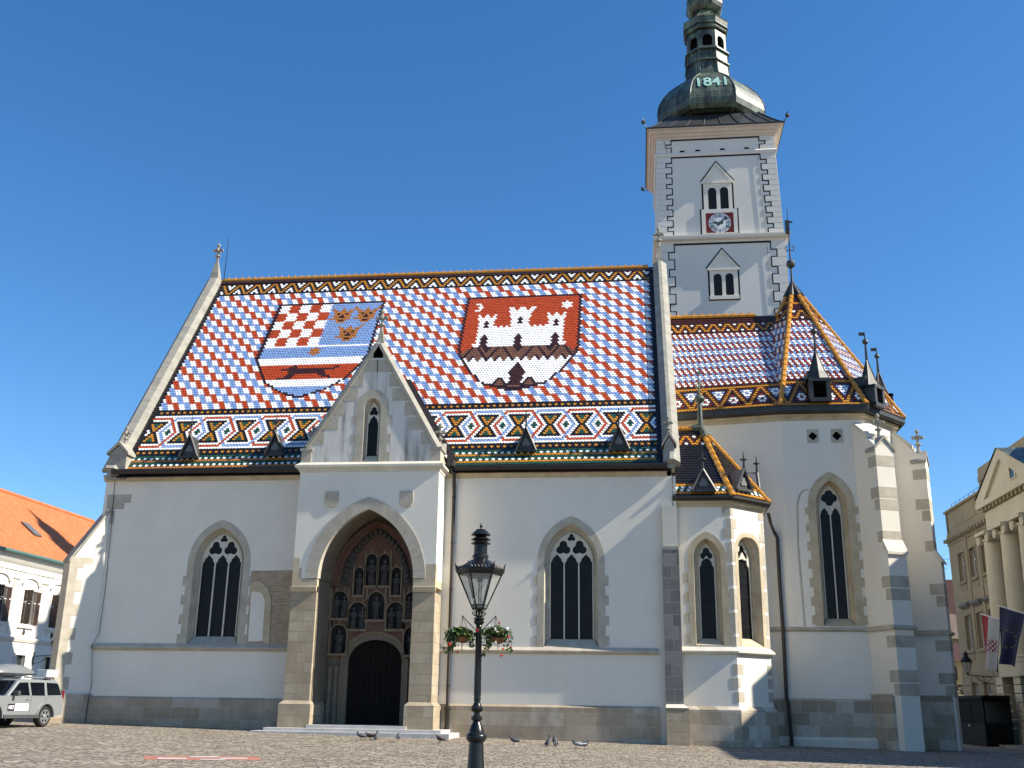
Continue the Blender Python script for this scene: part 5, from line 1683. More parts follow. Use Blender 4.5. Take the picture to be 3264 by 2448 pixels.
def corner_buttress(corner, ang, f, tops, edge_up, edge_mid, edge_low, zmid, zst, thick, pin):
    """stepped buttress; points are photo positions on its visible side"""
    B_ = Wall(corner.x, corner.y, ang); d = thick / 2
    g = lambda p: B_.at(p[0], p[1], p[2], d)
    t0, t1 = g(tops[0]), g(tops[1])
    a_up = sum(g(p)[0] for p in edge_up) / len(edge_up); a_mid = sum(g(p)[0] for p in edge_mid) / len(edge_mid); a_low = sum(g(p)[0] for p in edge_low) / len(edge_low)
    zm = g(zmid)[1]
    b = MB(); b.prism(B_, [(-.6, -.8), (a_mid, -.8), (a_mid, zm - .55), (a_up, zm + .02), (a_up, t1[1]), (0, t0[1]), (-.6, t0[1] + .4)], -d, d)
    o = b.build('buttress', M['plaster'], church)
    c = MB()
    c.prism(B_, [(-.1, t0[1] + .06), (a_up - .5, t1[1] + .05 + .5 * (t0[1] - t1[1]) / max(.3, a_up)), (a_up - .5, t1[1] + .24 + .5 * (t0[1] - t1[1]) / max(.3, a_up)), (-.1, t0[1] + .25)], -d - .04, d + .04)
    c.prism(B_, [(a_mid + .10, zm - .60), (a_mid + .10, zm - .48), (a_up + .004, zm + .10), (a_up + .004, zm - .3)], -d - .05, d + .05)
    c.build('weathering', M['stone_light'], o)
    c = MB(); z = zpp + .15; k = 0
    while z < t1[1] - .5:
        ae = a_mid if z < zm - .9 else a_up
        if not (zm - 1.0 < z < zm - .2) and abs(z - zq0) > .5:
            if k % 3 != 2:
                c.wbox(B_, ae - (.62 if k % 2 else .38), ae + .008, z, z + .5, -d - .008, d + .008)
        z += .56 * (1.6 if k % 3 == 2 else 1); k += 1
    c.build('quoin', M['stone'], o)
    c = MB()
    for (zz0, zz1, ex_, prof_mat) in ((zq1, zq0, .14, 0),):
        c.prism(B_, [(-.5, zz1), (a_mid, zz1), (a_mid + .02, zz1), (a_mid + ex_, zz0 + .12), (a_mid + ex_, zz0 + .04), (a_mid + .03, zz0), (-.5, zz0)], -d - ex_, d + ex_)
    c.build('string_course', M['stone'], o)
    c = MB()
    c.prism(B_, [(-.5, -.8), (a_low, -.8), (a_low, zpp + .1), (a_low - .12, zpp + .22), (-.5, zpp + .22)], -d - .14, d + .14); c.build('buttress_plinth', M['apse_base'], o)
    # pinnacle
    pz0, pz1, pza = t1[1] - .1, g(pin[0])[1], g(pin[1])[1]
    c = MB()
    F_ = Wall(0, 0, 0); F_.o = B_.o; F_.e = B_.n * -1; F_.n = B_.e
    c.prism(F_, [(-d, pz0), (d, pz0), (d, pz1), (0, pza), (-d, pz1)], a_up - .62, a_up - .002); 
    oo = c.build('pinnacle', M['stone_light'], o)
    c = MB()
    for s_ in (-1, 1):
        c.prism(F_, [(s_ * (d + .08), pz1 - .12), (0, pza - .02), (0, pza + .12), (s_ * (d + .08), pz1 + .02)], a_up - .68, a_up + .06)
    c.build('gablet', M['coping'], oo) if False else c.build('gablet', M['coping'], o)
    c = MB(); p = F_.P(0, pza + .05, a_up - .3); finial(c, p.x, p.y, p.z, .95); c.build('finial', M['coping'], o)
    return o


corner_buttress(walls[2], radians(-67.5), 'F', (('F', 342, 150), ('F', 405, 245)), (('F', 422, 300), ('F', 440, 520), ('F', 455, 680)), (('F', 478, 760), ('F', 498, 1000)), (('F', 492, 1420), ('F', 545, 1630)), ('F', 457, 685), None, .95, (('F', 400, 262), ('F', 440, 195)))
corner_buttress(walls[3], radians(-22.5), 'F', (('F', 512, 195), ('F', 600, 315)), (('G', 80, 230), ('G', 98, 400), ('G', 115, 560)), (('G', 160, 720), ('G', 190, 1000)), (('G', 215, 1400), ('G', 245, 1620)), ('G', 118, 640), None, .95, (('G', 40, 190), ('G', 62, 140)))

# chancel rain pipe
b = MB()
q0 = Vector((xc2 + .25, yc2 + .1, zge - .25)); yw = walls[1].y - .16
wp = [PY('E', x, y, yw) for x, y in ((612, 545), (628, 575), (640, 800), (657, 1040), (675, 1380))]
b.tube([q0, q0 + Vector((.1, .3, -.35)), wp[0], wp[1], wp[2], wp[3], wp[4], Vector((wp[4].x + .04, wp[4].y - .15, wp[4].z - .3)), Vector((wp[4].x + .1, wp[4].y - .15, gz(12, 0) - .1))], .085, 8)
b.build('rain_pipe', M['pipe'], church, smooth=True)

# ------------------------------------------------------------------ bell tower
YT = 16.5; TD = 7.7
WT = Wall(0, YT, 0)
def ta(x, y, d=0.): return WT.at('T', x, y, d)
zmid = ta(700, 935)[1]; ztop = ta(700, 105)[1]
xlo, xro = ta(256, 970)[0], (ta(1285, 950)[0] + ta(1318, 1300)[0]) / 2
xlm, xrm = ta(252, 900)[0], ta(1276, 890)[0]
xlt, xrt = ta(236, 215)[0], ta(1200, 240)[0]
tower = MB()
def frust(b, x0, x1, z0, X0, X1, z1):
    s = (X1 - X0) - (x1 - x0)
    b.add([(x0, YT, z0), (x1, YT, z0), (x1, YT + TD, z0), (x0, YT + TD, z0), (X0, YT, z1), (X1, YT, z1), (X1, YT + TD, z1), (X0, YT + TD, z1)],
          [(0, 1, 5, 4), (1, 2, 6, 5), (2, 3, 7, 6), (3, 0, 4, 7), (4, 5, 6, 7)])
b = MB(); frust(b, xlo, xro, 10, xlo, xro, zmid); frust(b, xlm, xrm, zmid, xlt, xrt, ztop + .5)
tw = b.build('bell_tower', M['tower_plaster'], church)


def serrated(xe0, xe1, z0, z1, side, n, wide, narrow, grow=0.0):
    """zigzag quoin outline along one tower edge; xe0/xe1 edge x at z0/z1, side=+1 grows to +x"""
    L = lambda z: xe0 + (xe1 - xe0) * (z - z0) / (z1 - z0)
    pts = []; h = (z1 - z0) / n
    for i in range(n):
        w_ = (wide if i % 2 == 0 else narrow) + grow
        za, zb_ = z0 + i * h + (grow if i % 2 else -grow) * (1 if i else 0), z0 + (i + 1) * h + (grow if i % 2 == 0 else -grow) * (1 if i < n - 1 else 0)
        pts += [(L(za) + side * w_, za), (L(zb_) + side * w_, zb_)]
    out = [(xe0 - side * .0, z0)] + pts + [(xe1 - side * .0, z1)]
    return out if side < 0 else out


zstr0, zstr1 = ta(700, 245)[1], ta(700, 210)[1]
zlow = 22.4
b = MB(); k = MB(); j = MB()
for (e0_, e1_, za, zb_, sd_, n_) in ((xlo, xlo, zlow, zmid - .12, 1, 13), (xro, xro, zlow, zmid - .12, -1, 13), (xlm, xlt, zmid + .3, zstr0 - .02, 1, 15), (xrm, xrt, zmid + .3, zstr0 - .02, -1, 15),
                                     (xlt, xlt, zstr1 + .02, ztop, 1, 3), (xrt, xrt, zstr1 + .02, ztop, -1, 3)):
    k.prism(WT, serrated(e0_, e1_, za, zb_, sd_, n_, .92, .56, .075), -.02, .012)
    b.prism(WT, serrated(e0_, e1_, za, zb_, sd_, n_, .92, .56), -.02, .035)
    h = (zb_ - za) / n_
    for i in range(1, n_):
        z = za + i * h; x = e0_ + (e1_ - e0_) * i / n_
        j.wbox(WT, min(x + sd_ * .01, x + sd_ * .55), max(x + sd_ * .01, x + sd_ * .55), z - .008, z + .008, .0, .037)
q = b.build('quoin', M['tower_plaster'], tw); k.build('quoin_joint', M['line'], q); j.build('block_joint', SEAM, q)


def tower_band(z0, prof, mats, name):
    bb = MB(); f = (z0 - zmid) / (ztop - zmid) if z0 > zmid else 0
    x0 = xlm + (xlt - xlm) * f; x1 = xrm + (xrt - xrm) * f
    sweep(bb, [(x0, YT + TD, 0), (x0, YT, 0), (x1, YT, 0), (x1, YT + TD, 0)], prof)
    return bb.build(name, mats, tw)


zm0, zm1 = ta(700, 953)[1], ta(700, 925)[1]
tower_band(zmid, [(-.1, zm0), (.05, zm0), (.10, zm0 + .12), (.30, zm0 + .20), (.34, zm0 + .36), (.34, zm0 + .44), (-.1, zm1 + .35)], M['plaster'], 'string_course')
b = MB(); b.wbox(WT, xlo + .02, xro - .02, zm0 - .12, zm0 - .002, -.02, .03); b.build('string_joint', M['line'], tw)
tower_band(zstr0, [(-.1, zstr0), (.05, zstr0), (.08, zstr0 + .1), (.12, zstr1 - .1), (.05, zstr1), (-.1, zstr1)], M['tower_plaster'], 'string_course')
b = MB(); b.wbox(WT, xlt + .9, xrt - .9, zstr0 - .10, zstr0 - .002, -.02, .03); b.build('string_joint', M['line'], tw)
CORN = mottled('pinkish_cornice', (.58, .48, .40), (.66, .56, .48), 1, .9, .1, .005, 40)
zk = ztop
tower_band(ztop, [(-.1, zk), (.08, zk), (.12, zk + .12), (.20, zk + .14), (.26, zk + .28), (.38, zk + .32), (.46, zk + .48), (.58, zk + .50), (.58, zk + .58), (-.1, zk + .58)], CORN, 'cornice')
b = MB(); b.wbox(WT, xlt + .9, xrt - .9, zk - .09, zk - .002, -.02, .03); b.build('string_joint', M['line'], tw)
tower_band(ztop, [(-.1, zk + .582), (.62, zk + .582), (.66, zk + .60), (.66, zk + .66), (-.1, zk + .8)], M['metal'], 'cornice_flashing')
b = MB()
for x, y in ((xlt - .6, YT - .6), (xrt + .6, YT - .6), (xlt - .6, YT + TD + .6), (xrt + .6, YT + TD + .6)):
    dx = -1 if x < 12 else 1; dy = -1 if y < 16 else 1
    b.tube([(x, y, zk + .64), (x + dx * .16, y + dy * .16, zk + .84)], .03, 5); b.ball((x + dx * .22, y + dy * .22, zk + .96), .15, 8); b.tube([(x + dx * .22, y + dy * .22, zk + 1.04), (x + dx * .26, y + dy * .26, zk + 1.26)], [.05, .02], 5)
b.build('corner_knob', M['metal'], tw)
# small holes in the frieze
b = MB()
for x, y in ((445, 212), (571, 203), (771, 193), (969, 184)):
    a, z = ta(x, y); b.wbox(WT, a - .16, a + .16, z - .06, z + .06, -.05, .006)
b.build('putlog_hole', M['black'], tw)
# thin conductor cable
b = MB(); b.tube([WT.P(*ta(1057, 250), .04), WT.P(*ta(1127, 880), .04)], .012, 4); b.tube([WT.P(*ta(1135, 985), .04), WT.P(*ta(1190, 1540), .04)], .012, 4)
b.tube([WT.P(*ta(298, 128), .05), WT.P(*ta(322, 222), .05)], .02, 4); b.build('conductor_cable', SEAM, tw)


def bell_window(fr, apexp, gl, gr, jl, jr, zbot, openings, sill):
    g = lambda p, d=0.: WT.at(fr, p[0], p[1], d)
    A, L_, R_ = g(apexp), g(gl), g(gr); a0, a1 = g(jl)[0], g(jr)[0]; zb_ = g((0, zbot))[1] if False else g((apexp[0], zbot))[1]
    ze = (L_[1] + R_[1]) / 2
    out = [(a0, zb_), (a1, zb_), (a1, ze - .12), (R_[0], ze), A, (L_[0], ze), (a0, ze - .12)]
    cx, cz = A[0], (A[1] + zb_) / 2
    bk = [(x + (.11 if x > cx else -.11 if x < cx else 0), z + (.17 if z == A[1] else .05 if z > zb_ else -.0)) for x, z in out]
    hl = []
    for (x0, x1, yt, yb) in openings:
        l, r, t, bt = g((x0, yb))[0], g((x1, yb))[0], g(((x0 + x1) / 2, yt))[1], g(((x0 + x1) / 2, yb))[1]
        hl.append(rarch(l, r, bt, t - (r - l) / 2, 10))
    b = MB(); b.prism(WT, bk, -.02, .014); o2 = MB()
    o2.prism(WT, out, -.02, .05, 0, hl)
    # recessed pediment panel and ledge
    o2.prism(WT, [(a0 - .1, ze - .16), (a1 + .1, ze - .16), (a1 + .16, ze), (a0 - .16, ze)], .04, .13)
    fw = .12
    o2.prism(WT, [(L_[0], ze), (L_[0] + .22, ze), (A[0], A[1] - .2), (R_[0] - .22, ze), (R_[0], ze), A], .04, .11)
    win = o2.build('bell_window', M['plaster'], tw); b.build('outline_joint', M['line'], win)
    d = MB()
    for h in hl:
        d.ring(WT, h, .05, h, -.4, 1); d.flat(WT, h, -.35, 0)
        z = h[0][1] + .12
        while z < h[len(h) // 2][1] - .1:
            d.prism(WT, [(h[0][0], z), (h[-1][0], z), (h[-1][0], z + .03), (h[0][0], z + .03)], -.3, -.12, 0); z += .16
    d.build('louvre', [M['louver'], M['plaster']], win)
    if sill:
        s_ = MB(); a2, a3, z0, z1 = g(sill[0])[0], g(sill[1])[0], g(sill[1])[1], g(sill[0])[1]
        s_.wbox(WT, a2, a3, z0, z1, -.02, .12); s_.build('sill', M['plaster'], win); s_ = MB(); s_.wbox(WT, a2 - .05, a3 + .05, z0 - .06, z1 - .05, -.02, .03); s_.build('sill_joint', M['line'], win)
    return win


bell_window('T', (718, 305), (603, 463), (860, 450), (618, 560), (850, 560), 690, ((660, 728, 508, 685), (758, 826, 502, 679)), None)
bell_window('T', (766, 1012), (648, 1168), (906, 1155), (670, 1250), (898, 1250), 1395, ((706, 773, 1207, 1386), (803, 869, 1203, 1381)), ((668, 1392), (914, 1412)))

# clock: square frame, red field, white ring dial, numerals, hands
cf = [WT.at('I', x, y) for x, y in ((292, 158), (893, 135), (925, 612), (312, 650))]
x0, x1, z0, z1 = cf[0][0], cf[1][0], zm1 + .36, (cf[0][1] + cf[1][1]) / 2
b = MB(); b.wbox(WT, x0 - .09, x1 + .09, z0, z1 + .06, -.02, .014); kj = b
b = MB(); r0 = WT.at('I', 362, 218)[0], WT.at('I', 832, 200)[0]; rz1 = (WT.at('I', 362, 218)[1] + WT.at('I', 832, 200)[1]) / 2; rz0 = z0 + .04
b.prism(WT, [(x0, z0), (x1, z0), (x1, z1), (x0, z1)], -.02, .08, 0, [[(r0[0], rz0), (r0[1], rz0), (r0[1], rz1), (r0[0], rz1)]])
clock = b.build('clock', M['tower_plaster'], tw); kj.build('outline_joint', M['line'], clock)
b = MB(); b.wbox(WT, r0[0], r0[1], rz0, rz1, -.02, .03); b.build('red_field', plain('clock_red', (.20, .025, .018), .7), clock)
ccx, ccz = (r0[0] + r0[1]) / 2, (rz0 + rz1) / 2; cr = min(r0[1] - r0[0], rz1 - rz0) / 2 * 1.0
CW = plain('clock_white', (.72, .74, .76), .6)
b = MB(); b.prism(WT, circ(ccx, ccz, cr, 48), .03, .045, 0, [circ(ccx, ccz, cr * .645, 48)]); b.prism(WT, circ(ccx, ccz, cr * .60, 48), .03, .045)
b.build('dial', CW, clock)
b = MB(); b.prism(WT, circ(ccx, ccz, cr * .645, 48), .03, .04, 0, [circ(ccx, ccz, cr * .60, 48)])
for i in range(12):                                      # dots between the hours
    a = pi / 2 - 2 * pi * (i + .5) / 12; rr = cr * .83
    b.prism(WT, [(ccx + rr * cos(a) + .04 * cos(t), ccz + rr * sin(a) + .06 * sin(t)) for t in (0, pi / 2, pi, 3 * pi / 2)], .04, .05)


def strokes(b, word, ang, rm, h, wd):
    """roman numeral from bars, standing radially on the dial"""
    u_ = (cos(ang), sin(ang)); t_ = (sin(ang), -cos(ang))
    ws = {'I': .36, 'V': .85, 'X': .9}; tot = sum(ws[c] for c in word); x = -tot / 2
    def bar(xa, ya, xb, yb, th):
        pa = [(xa - th, ya), (xa + th, ya), (xb + th, yb), (xb - th, yb)]
        b.prism(WT, [(ccx + u_[0] * (rm + y * h) + t_[0] * x_ * wd, ccz + u_[1] * (rm + y * h) + t_[1] * x_ * wd) for x_, y in pa], .04, .052)
    for c in word:
        w_ = ws[c]; m = x + w_ / 2
        if c == 'I':
            bar(m, -.5, m, .5, .10)
        elif c == 'V':
            bar(x + .12, .5, m, -.5, .11); bar(x + w_ - .12, .5, m, -.5, .06)
        else:
            bar(x + .12, .5, x + w_ - .12, -.5, .11); bar(x + w_ - .12, .5, x + .12, -.5, .06)
        x += w_


for i, wd in enumerate(('XII', 'I', 'II', 'III', 'IIII', 'V', 'VI', 'VII', 'VIII', 'IX', 'X', 'XI')):
    strokes(b, wd, pi / 2 - 2 * pi * i / 12, cr * .82, cr * .33, cr * .145)
b.build('numeral', M['line'], clock)
b = MB()
def hand(th, L, wd, ball):
    u_ = (cos(th), sin(th)); t_ = (-sin(th), cos(th)); P_ = lambda r, s: (ccx + u_[0] * r + t_[0] * s, ccz + u_[1] * r + t_[1] * s)
    b.prism(WT, [P_(-.25 * L, -wd * .5), P_(-.25 * L, wd * .5), P_(L * .55, wd), P_(L * .75, wd * 1.5), P_(L, 0), P_(L * .75, -wd * 1.5), P_(L * .55, -wd)], .06, .085)
    for r in ball:
        b.prism(WT, circ(*P_(r * L, 0), wd * 2.2, 12), .06, .087)
hand(radians(180 - 4), cr * .66, .045, (.62, -.25)); hand(radians(42), cr * .92, .045, (.78, -.2))
b.build('clock_hand', mottled('green_black_hand', (.02, .05, .04), (.03, .07, .06), 5, .5, 0), clock)

# ------------------------------------------------------------------ copper spire
SCX, SCY = (xlt + xrt) / 2 + .06, YT + TD / 2
def sz(x, y, rad): return PY('S', x, y, SCY - rad).z
def shw(px): return px * .27125 / FPX * ((Vector((SCX, SCY - 2, 42)) - CAM).dot(FWD))
zb0 = zk + .66
# flared skirt between the square cornice and the octagon
b = MB(); N8 = 8
zs_t = sz(900, 1345, 3.0)
sq = lambda h: [(SCX + sx * h, SCY + sy * h * (TD / (xrt - xrt + TD))) for sx, sy in ((-1, -1), (1, -1), (1, 1), (-1, 1))]
hb = (xrt - xlt) / 2 + .58
prof = []
for i in range(8):
    t = i / 7; prof.append((hb + (shw(505) - hb) * (t if t < .3 else .3 + (t - .3) ** 1.0), zb0 + (zs_t - zb0) * (t ** 1.15)))
for (h0, za), (h1, zb_) in zip(prof, prof[1:]):
    A_, B_ = sq(h0), sq(h1)
    for i in range(4):
        p, q_ = A_[i], A_[(i + 1) % 4]; r_, s_ = B_[i], B_[(i + 1) % 4]
        b.face([(p[0], p[1], za), (q_[0], q_[1], za), (s_[0], s_[1], zb_), (r_[0], r_[1], zb_)])
b.face([(p[0], p[1], prof[-1][1]) for p in sq(prof[-1][0])])
for i in range(4):                                       # standing seams
    for f in (-.72, -.45, -.18, .09, .36, .63, .86):
        pts = []
        for h, z in prof:
            c_ = sq(h); p, q_ = Vector(c_[i]), Vector(c_[(i + 1) % 4]); m_ = (p + q_) / 2 + (q_ - p) / 2 * f * (prof[-1][0] / h if abs(f) > .9 else 1)
            pts.append((m_.x, m_.y, z + .02))
        b.tube(pts, .035, 4)
for i in range(4):
    b.tube([(sq(h)[i][0], sq(h)[i][1], z + .02) for h, z in prof], .05, 5)
skirt = b.build('spire_skirt', M['metal'], tw)
pr = [(1350, 470), (1330, 520), (1300, 565), (1240, 608), (1170, 622), (1100, 614), (1040, 590), (980, 540), (930, 465), (895, 360), (878, 285), (868, 262), (845, 255), (790, 246), (720, 240), (700, 242)]
b = MB()
P8 = [(shw(h) / cos(pi / 8), sz(965, y, shw(h) * .9)) for y, h in pr]
b.lathe(P8, SCX, SCY, 8, pi / 8)
for k_ in range(8):
    a = pi / 8 + k_ * pi / 4
    b.tube([(SCX + r * cos(a), SCY + r * sin(a), z) for r, z in P8], .05, 5)
bulb = b.build('onion_dome', M['copper'], tw)
pr2 = [(700, 240), (693, 262), (680, 262), (672, 238), (570, 236), (560, 262), (546, 262), (540, 234), (535, 232)]
b = MB(); b.lathe([(shw(h) / cos(pi / 8), sz(930, y, shw(h))) for y, h in pr2], SCX, SCY, 8, pi / 8); b.build('spire_drum', M['copper'], tw)
# open lantern with eight arched openings
b = MB(); zl0, zl1 = sz(930, 535, shw(232)), sz(930, 345, shw(232)); ap = shw(230); sl = ap * tan(pi / 8)
opn = MB()
for k_ in range(8):
    a = -pi / 2 + k_ * pi / 4
    Wl = Wall(SCX, SCY, 0); Wl.n = Vector((cos(a), sin(a), 0)); Wl.e = Vector((-sin(a), cos(a), 0)); Wl.o = Vector((SCX, SCY, 0)) + Wl.n * ap
    hw_ = sl * .62; zs_ = zl1 - .35 - hw_
    b.prism(Wl, [(-sl, zl0), (sl, zl0), (sl, zl1), (-sl, zl1)], -.10, 0, 0, [rarch(-hw_, hw_, zl0 + .05, zs_, 10)])
    opn.flat(Wl, [(-sl * .9, zl0), (sl * .9, zl0), (sl * .9, zl1), (-sl * .9, zl1)], -.35)
lant = b.build('spire_lantern', M['copper'], tw); opn.build('lantern_core', M['black'], lant)
pr3 = [(348, 232), (344, 250), (330, 256), (322, 240), (296, 244), (288, 262), (282, 262), (276, 252), (222, 262), (210, 268), (198, 240), (170, 165), (145, 130), (120, 122), (108, 150), (98, 160), (85, 175), (50, 200), (0, 218), (-50, 212), (-110, 160), (-160, 90), (-220, 55), (-330, 30), (-420, 10)]
b = MB(); P3 = [(shw(h) / cos(pi / 8), sz(905, y, shw(h) * .8)) for y, h in pr3]
b.lathe(P3, SCX, SCY, 8, pi / 8)
for k_ in range(8):
    a = pi / 8 + k_ * pi / 4; b.tube([(SCX + r * cos(a), SCY + r * sin(a), z) for r, z in P3[9:22]], .03, 4)
b.build('spire_top', M['copper'], tw)
# year on the dome
zy0, zy1 = sz(970, 1022, shw(575)), sz(970, 915, shw(480))
cu = bpy.data.curves.new('year', 'FONT'); cu.body = '1841'; cu.size = 1.75; cu.extrude = .03; cu.offset = .035; cu.align_x = 'CENTER'; cu.space_character = 1.02
to = bpy.data.objects.new('year_text', cu); SC.collection.objects.link(to)
bpy.context.view_layer.update()
me = bpy.data.meshes.new_from_object(to.evaluated_get(bpy.context.evaluated_depsgraph_get())); bpy.data.objects.remove(to)
yf = lambda z: shw(interp([(-(y), h) for y, h in pr], 0) or 560)
prz = [(z, r * cos(pi / 8)) for r, z in P8]
def dome_ap(z):
    for (za, ra), (zb_, rb_) in zip(prz, prz[1:]):
        if za <= z <= zb_:
            return ra + (rb_ - ra) * (z - za) / max(1e-6, zb_ - za)
    return prz[-1][1]
ys_ = [v.co.y for v in me.vertices]; h_ = max(ys_) - min(ys_); y_m = min(ys_)
bm = bmesh.new(); bm.from_mesh(me); bmesh.ops.subdivide_edges(bm, edges=[e for e in bm.edges if e.calc_length() > .25], cuts=3); bmesh.ops.triangulate(bm, faces=bm.faces); bm.to_mesh(me); bm.free()
off = ORG[bulb.name]
for v in me.vertices:
    z = zy0 + (v.co.y - y_m) / h_ * (zy1 - zy0); r_ = dome_ap(z)
    v.co = Vector((SCX + v.co.x * .66, SCY - r_ - .03 - v.co.z, z)) - off
me.materials.clear(); me.materials.append(M['verdigris'])
yo = bpy.data.objects.new('year_figures', me); SC.collection.objects.link(yo); yo.parent = bulb; ORG[yo.name] = off

# ------------------------------------------------------------------ red roofed palace on the west side
LX = -31.5
WL = Wall(LX, 0, radians(90))
def la(x, y, d=0.): return WL.at('V', x, y, d)
zg_ = gz(-32, 5)
zeL = (la(100, 235)[1] + la(600, 362)[1]) / 2
zband = (la(100, 1215)[1] + la(500, 1262)[1]) / 2
aw0 = la(410, 740)[0] ; sp_ = la(410, 740)[0] - la(72, 668)[0]
palace = thing('palace', 'white palace with an orange tiled roof and brown shutters left of the church', 'building', (LX, 15, zg_))
RX = LX - 6.2
zrid = PX('o', 150, 1614, RX).z
yend = PX('o', 293, 1673, RX).y
ys_ = -14.0; ye_ = yend + 3.5
wc = la(315, 850)[0]
wins = [wc + sp_ * k for k in range(-9, 4) if wc + sp_ * k < ye_ - 1.2]
zw0, zw1 = (la(270, 1045)[1]), la(330, 655)[1]
hw_ = .62
zg0_, zg1_ = zg_ + 1.35, la(185, 1395)[1]
hl = [[(c - hw_, zw0), (c + hw_, zw0), (c + hw_, zw1), (c - hw_, zw1)] for c in wins] + [[(c - .52, zg0_), (c + .52, zg0_), (c + .52, zg1_), (c - .52, zg1_)] for c in wins]
b = MB(); b.flat(WL, [(ys_, zg_ - .5), (ye_, zg_ - .5), (ye_, zeL), (ys_, zeL)], 0, 0, hl)
for h in hl:
    b.ring(WL, h, 0, h, -.25, 0, True)
b.face([(LX, ye_, zg_ - .5), (LX - 12.4, ye_, zg_ - .5), (LX - 12.4, ye_, zeL), (LX, ye_, zeL)]); b.face([(LX, ys_, zg_ - .5), (LX - 12.4, ys_, zg_ - .5), (LX - 12.4, ys_, zeL), (LX, ys_, zeL)]); b.face([(LX - 12.4, ys_, zg_ - .5), (LX - 12.4, ye_, zg_ - .5), (LX - 12.4, ye_, zeL), (LX - 12.4, ys_, zeL)])
pw = b.build('wall', M['palace_white'], palace)
b = MB(); ov = .55
e = zeL + .15
b.face([(LX + ov, ys_ - ov, e), (LX + ov, ye_ + ov, e), (RX, yend, zrid), (RX, ys_ + 6, zrid)]); b.face([(LX + ov, ye_ + ov, e), (LX - 12.4 - ov, ye_ + ov, e), (RX, yend, zrid)])
b.face([(LX - 12.4 - ov, ys_ - ov, e), (LX - 12.4 - ov, ye_ + ov, e), (RX, yend, zrid), (RX, ys_ + 6, zrid)]); b.face([(LX + ov, ys_ - ov, e), (LX - 12.4 - ov, ys_ - ov, e), (RX, ys_ + 6, zrid)])
pr_ = b.build('roof', M['clay'], palace)
b = MB(); b.tube([(RX, ys_ + 6, zrid + .02), (RX, yend, zrid + .02)], .16, 8); b.tube([(RX, yend, zrid + .02), (LX + ov, ye_ + ov, e + .02)], .14, 8); b.build('ridge_tile', M['clay'], pr_)
b = MB(); p = PX('A', 175, 420, LX - 2.2); sl = Vector((RX - LX - ov, 0, zrid - e)).normalized(); b.obox(Vector((LX - 2.2, p.y, e + (zrid - e) * (2.2 + ov) / (LX + ov - RX) + .10)), Vector((0, .45, 0)), sl * .7, sl.cross(Vector((0, 1, 0))) * .05); b.build('skylight', M['metal_light'], pr_)
b = MB(); sweep(b, [(LX, ys_, 0), (LX, ye_, 0), (LX - 3, ye_, 0)], [(-.05, zeL - .85), (.08, zeL - .85), (.12, zeL - .55), (.25, zeL - .4), (.45, zeL - .12), (.5, zeL + .05), (-.05, zeL + .05)]) 
b.build('cornice', M['palace_trim'], palace)
b = MB(); sweep(b, [(LX, ys_, 0), (LX, ye_, 0), (LX - 3, ye_, 0)], [(.5, zeL + .0), (.66, zeL + .0), (.72, zeL + .08), (.72, zeL + .2), (.68, zeL + .2), (.5, zeL + .1)]); b.build('gutter', M['verdi_gutter'], palace)
b = MB()
mould(b, WL, ys_, ye_, [(-.02, zband - .1), (.06, zband - .1), (.16, zband + .08), (.16, zband + .16), (-.02, zband + .2)])
for z in (zg_ + .9, zg_ + 1.9, zg_ + 2.9, zband - .6):
    mould(b, WL, ys_, ye_, [(-.02, z), (.012, z), (.012, z + .42), (-.02, z + .42)]) if z < zg_ + .8 else None
b.build('floor_band', M['palace_trim'], palace)
b = MB(); mould(b, WL, ys_, ye_, [(-.02, zg_ - .5), (.1, zg_ - .5), (.1, zg_ + .75), (-.02, zg_ + .8)]); b.build('plinth', M['stone'], palace)
for c in wins:                                            # pilaster strips with small capitals
    b = MB(); a = c + sp_ / 2; zt = zeL - .88
    b.wbox(WL, a - .28, a + .28, zband + .3, zt - .9, -.02, .05); b.wbox(WL, a - .33, a + .33, zt - .9, zt - .55, -.02, .09)
    for k in range(5):
        b.ball(WL.P(a - .26 + .13 * k, zt - .42 + .07 * (k % 2), .10), .11, 6)
    b.build('pilaster', M['palace_trim'], palace)
win0 = None
SH = M['shutter']
def leaf(b, W, a0, a1, z0, z1, ang, dpt):
    """louvred shutter leaf hinged at a0, opened by ang from the wall plane"""
    wd_ = abs(a1 - a0); sg = 1 if a1 > a0 else -1
    o_ = W.P(a0, 0, .04); ex = W.e * sg * cos(ang) + W.n * sin(ang); en = (W.n * cos(ang) - W.e * sg * sin(ang))
    ctr = lambda s, z: o_ + ex * s + Vector((0, 0, z))
    th = .022
    for s_ in (.04, wd_ - .04):
        b.obox(ctr(s_, (z0 + z1) / 2), ex * .04, en * th, Vector((0, 0, (z1 - z0) / 2)))
    for z in (z0 + .04, z1 - .04):
        b.obox(ctr(wd_ / 2, z), ex * wd_ / 2, en * th, Vector((0, 0, .04)))
    z = z0 + .12
    while z < z1 - .08:
        b.obox(ctr(wd_ / 2, z), ex * (wd_ / 2 - .05), en * .02 + Vector((0, 0, .014)), Vector((0, 0, .026))); z += .085
